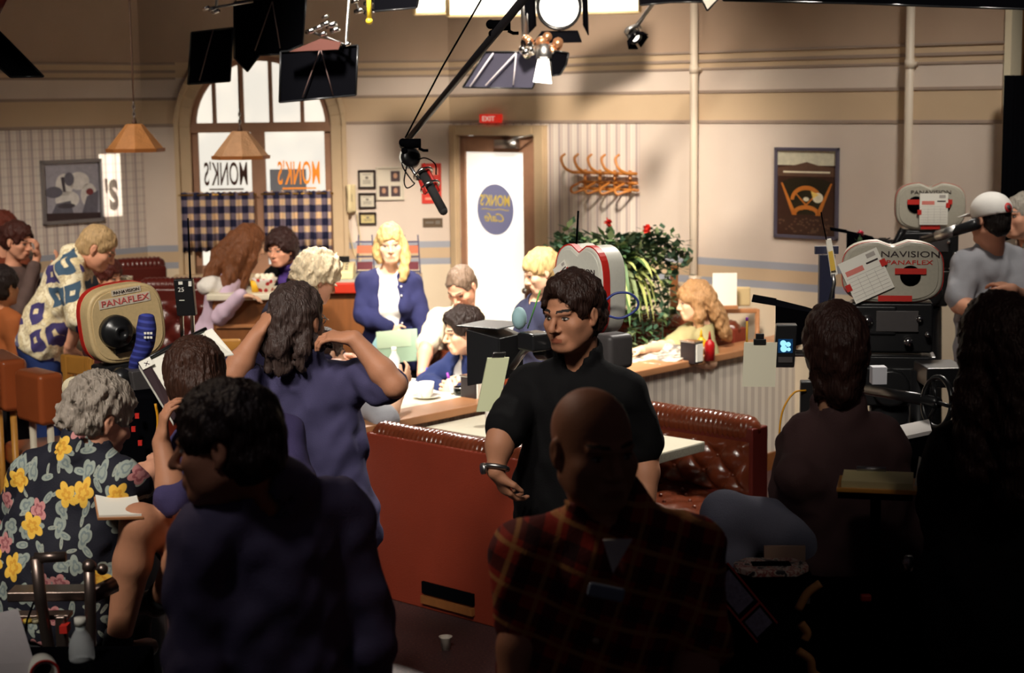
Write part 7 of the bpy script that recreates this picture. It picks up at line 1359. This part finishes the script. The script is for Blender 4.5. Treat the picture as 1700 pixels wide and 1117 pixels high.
    p = Fig('dark haired person in a rust brown top seated at the left picture edge', at(-2, 610, 9.9), at(-2, 535, 9.9), at(4, 476, 9.9), 40, 30, 0, 0, .97); p.arms().legs(R=(at(30, 640, 10.3), at(30, 740, 10.3)), L=(at(-30, 640, 10.3), at(-30, 740, 10.3))); p.body(SK['mid'], hh=.007); p.hair(hm('soot', 28, 18, 18), vol=.024, front=.05, h=.009, amp=.004); p.shirt(cloth('rust brown knit', (150, 84, 44)), 'long', h=.013); p.pants(blk)
    p = Fig('dark auburn haired guest seated low beyond the stooping man', ab(7.36-.0, 9.6, .55), at(180, 512, 11.05), at(179, 460, 11.0), 110, 115, -8, 0, .95, True); p.pel = at(176, 620, 11.1); p.arms().legs(R=(at(210, 640, 10.9), at(212, 740, 10.9)), L=(at(200, 640, 11.2), at(202, 740, 11.2))); p.o.location = (p.pel[0], p.pel[1], 0); p.body(SK['pink'], hh=.007, legs=True); p.hair(hm('dark auburn red', 84, 36, 28), 'short', vol=.024, front=.05, h=.009, amp=.007, cutear=False); p.shirt(cloth('wine knit', (84, 40, 44)), 'long', h=.014); p.pants(blk)
    p = Fig('woman with very long brown hair and a lilac sleeve leaning on the wooden counter', at(338, 580, 10.72), at(378, 462, 10.62), at(414, 405, 10.62), 70, 62, -18, 0, .95, True); p.arms(R=(at(365, 528, 10.3), at(400, 490, 10.2), up((.9, .1, -.1), (0, 0, -1), (0, .9, 0))), L=(at(400, 510, 10.85), at(440, 482, 10.5), up((.9, 0, 0), (0, 0, -1), (0, -.9, 0)))).legs(); p.body(SK['light'], hh=.007); L = p.L; p.hair(hm('long chestnut', 116, 70, 42), 'long', vol=.02, front=.05, h=.009, amp=.005, fr=60, locks=[([L(0, -.09, .0), L(.0, -.16, -.12), L(.0, -.19, -.28)], .07, .06), ([L(.06, -.04, .02), L(.09, -.09, -.12), L(.10, -.11, -.30)], .06, .055), ([L(.075, .01, .01), L(.09, .0, -.1), L(.085, -.02, -.28)], .04, .045)]); p.shirt(cloth('lilac cotton', (214, 190, 212)), 'long', hem=.1, h=.012, name='lilac_shirt'); p.pants(cloth('pale lilac skirt', (206, 184, 206)), name='trousers')
    mb = MB(); c = at(352, 474, 10.45); V, Q = run([(ell(c, v3(.09, .09, .065)), .02, 1)], .012, warp=lambda X, Y, Z: .008*wob(X, Y, Z, 50.)); link_mesh('white_collar', V, Q, whitec, p.o, True)
    p = Fig('woman with dark curly hair in a black jacket and purple rollneck facing the counter', at(492, 560, 11.6), at(484, 458, 11.55), at(466, 414, 11.42), -150, -152, -6, 0, .97, True); p.arms(R=(at(440, 490, 11.25), at(450, 478, 11.0), up((-.3, -.9, 0), (0, 0, -1), (1, 0, 0))), L=(at(520, 500, 11.4), at(480, 482, 11.05), up((-.8, -.4, 0), (0, 0, -1), (0, -.9, 0)))).legs(); p.body(SK['pink'], hh=.006, brow=(.03, .02, .015)); p.hair(hm('dark curls', 50, 28, 26), 'short', vol=.04, front=.06, h=.008, amp=.006, fr=85, cutear=False); p.shirt(cloth('purple rollneck', (78, 56, 128)), 'none', g=.008, neck=.056, collar=True, h=.012, name='rollneck'); p.shirt(dk, 'long', g=.02, neck=.1, vneck=.12, openf=.8, h=.013, name='black_jacket'); p.pants(blk)
    p = Fig('stooping woman with fluffy white blonde curls and a dark navy top', at(398, 640, 8.1), at(478, 522, 8.15), at(527, 462, 8.2), 70, 62, -24, 0, .97, True); p.arms(R=(at(470, 600, 7.95), at(540, 600, 8.0), up((.9, .1, 0), (0, 0, -1), (0, .9, 0))), L=(at(480, 600, 8.4), at(560, 590, 8.35), up((.9, 0, 0), (0, 0, -1), (0, -.9, 0)))).legs(); p.body(SK['pink'], hh=.006); p.hair(hm('white blonde curls', 236, 214, 178), 'short', vol=.034, front=.055, h=.007, amp=.008, fr=85, cutear=False, extra=[((0, -.0, .09), (0, .03, .1), .06, .05)]); p.shirt(cloth('dark navy knit', (34, 30, 56)), 'long', hem=.08, h=.012, name='sweater', wr=.007); p.pants(blk)
    p = Fig('dark haired man in a grey T-shirt seated with an elbow on the lit table', ab(5.32, 6.22, .56), at(560, 652, 8.12), at(540, 586, 8.14), 45, 50, -6, 0, 1.0); p.arms(R=(at(640, 695, 7.82), at(668, 640, 8.15), up((.3, .7, .5), (-.7, .3, 0), (0, 0, 1))), L=(at(560, 690, 8.6), at(620, 660, 8.65), up((.9, .2, 0), (0, 0, -1), (0, -.9, 0)))).legs(R=(ab(5.8, 6.1, .55), ab(5.78, 6.1, .08)), L=(ab(5.8, 6.4, .55), ab(5.78, 6.4, .08))); p.body(SK['light'], hh=.007); p.hair(hm('dark bald ring', 52, 34, 28), vol=.012, front=.07, h=.008); p.shirt(greyc, 'short', frac=1., h=.012, name='t_shirt', belly=.03); p.pants(jean); p.shoes(shoe)
# ------------------------------------------------------------------ light
def spot(name, loc, aim, watts, angle, blend=.3, size=.3, col=(1, .86, .66)):
    l = bpy.data.lights.new(name, 'SPOT'); l.energy = watts; l.spot_size = math.radians(angle); l.spot_blend = blend; l.shadow_soft_size = size; l.color = col
    o = bpy.data.objects.new(name, l); COL.objects.link(o); o.location = Vector(loc); o.rotation_euler = (Vector(aim)-Vector(loc)).to_track_quat('-Z', 'Y').to_euler(); return o
def area(name, loc, aim, watts, size, col=(1, .86, .66), spread=None):
    l = bpy.data.lights.new(name, 'AREA'); l.energy = watts; l.shape = 'RECTANGLE'; l.size, l.size_y = size; l.color = col
    if spread: l.spread = math.radians(spread)
    o = bpy.data.objects.new(name, l); COL.objects.link(o); o.location = Vector(loc); o.rotation_euler = (Vector(aim)-Vector(loc)).to_track_quat('-Z', 'Y').to_euler(); return o
def window_gobo():
    """added hard lamp behind an unseen cut board: throws a bright pane with lettering on the papered wall"""
    src = v3(-.55, 9.8, 4.3); k = .12; g = lambda q: src+(q-src)*k
    s0, s1, za, zb = .385-.18, .385, 1.5, 1.97
    t = thing('added_cut_board', 'black cut-out board added out of view to throw a window patch', 'light board', g(Lw(.3, 1.5)), kind=None)
    mb = MB(); S0, S1, Z0, Z1 = s0-1.6, s1+1.6, za-1.6, zb+1.6
    for a, b, c, d in ((S0, s0, Z0, Z1), (s1, S1, Z0, Z1), (s0, s1, Z0, za), (s0, s1, zb, Z1)): mb.prism([g(Lw(a, c)), g(Lw(b, c)), g(Lw(b, d)), g(Lw(a, d))], -BX*.004)
    mb.build('board', m_black, t); text_obj('letters', "'S", m_black, t, g(Lw(.29, 1.56)), AX, ZX, .2*k, depth=.002, bold=.02, width=.11*k)
    spot('added_window_spot', src, Lw(.29, 1.73), 1500, 11, .1, .0008, (1, .93, .8))  # lamp and unseen board are added to imitate light through a lettered window
def make_light():
    window_gobo()
    warm = (1, .88, .74); neu = (1, .93, .83)
    spot('key_spot_booths', (-1.2, 6.4, 5.2), (-.1, 9.6, .75), 3000, 27, .55, .25, neu)
    spot('key_spot_door', (.2, 6.6, 5.0), (.1, 11.6, .95), 2300, 40, .7, .3, warm)
    spot('key_spot_right', (2.6, 6.6, 5.0), (1.7, 10.2, .75), 520, 42, .8, .25, neu)
    spot('key_spot_left', (-3.4, 6.8, 4.8), (-2.3, 10.8, 1.0), 1000, 40, .7, .25, warm)
    spot('back_spot', (-.7, 12.0, 4.5), (-.25, 8.4, .7), 1300, 40, .5, .2, neu)
    spot('back_spot_right', (2.4, 9.3, 4.6), (.8, 6.9, .6), 1100, 44, .5, .2, neu)
    spot('crew_spot_left', (-2.6, 1.6, 5.2), (-1.5, 6.2, 1.1), 1150, 42, .8, .5, neu)
    spot('crew_spot_middle', (-.6, 1.0, 5.6), (.45, 7.0, 1.3), 1050, 30, .8, .5, neu)
    spot('crew_spot_side', (-2.4, 4.6, 3.9), (.02, 3.35, 1.15), 70, 22, .8, .3, (1, .78, .6))
    spot('crew_spot_back', (-1.6, 1.9, 4.6), (-.5, 3.62, 1.42), 60, 13, .9, .3, (1, .9, .95))
    spot('crew_spot_right', (2.6, 1.6, 4.6), (.85, 4.55, 1.1), 45, 18, .9, .3, (1, .85, .7))
    spot('rim_spot', (-2.3, 7.4, 4.3), (.12, 3.4, 1.6), 130, 9, .9, .2, (1, .75, .6))
    w = bpy.data.worlds.new('world'); SC.world = w; w.use_nodes = True; b = w.node_tree.nodes['Background']; b.inputs[0].default_value = (.55, .45, .55, 1); b.inputs[1].default_value = .016
    SC.view_settings.view_transform = 'Standard'; SC.view_settings.look = 'None'; SC.view_settings.exposure = 0; SC.view_settings.gamma = 1; SC.view_settings.use_curve_mapping = False
make_walls(); make_curtains(); make_door(); make_wall_things(); make_furniture(); make_table_things(); make_cameras(); make_grip(); make_foreground_gear()
make_cast(); make_camera(); make_light()
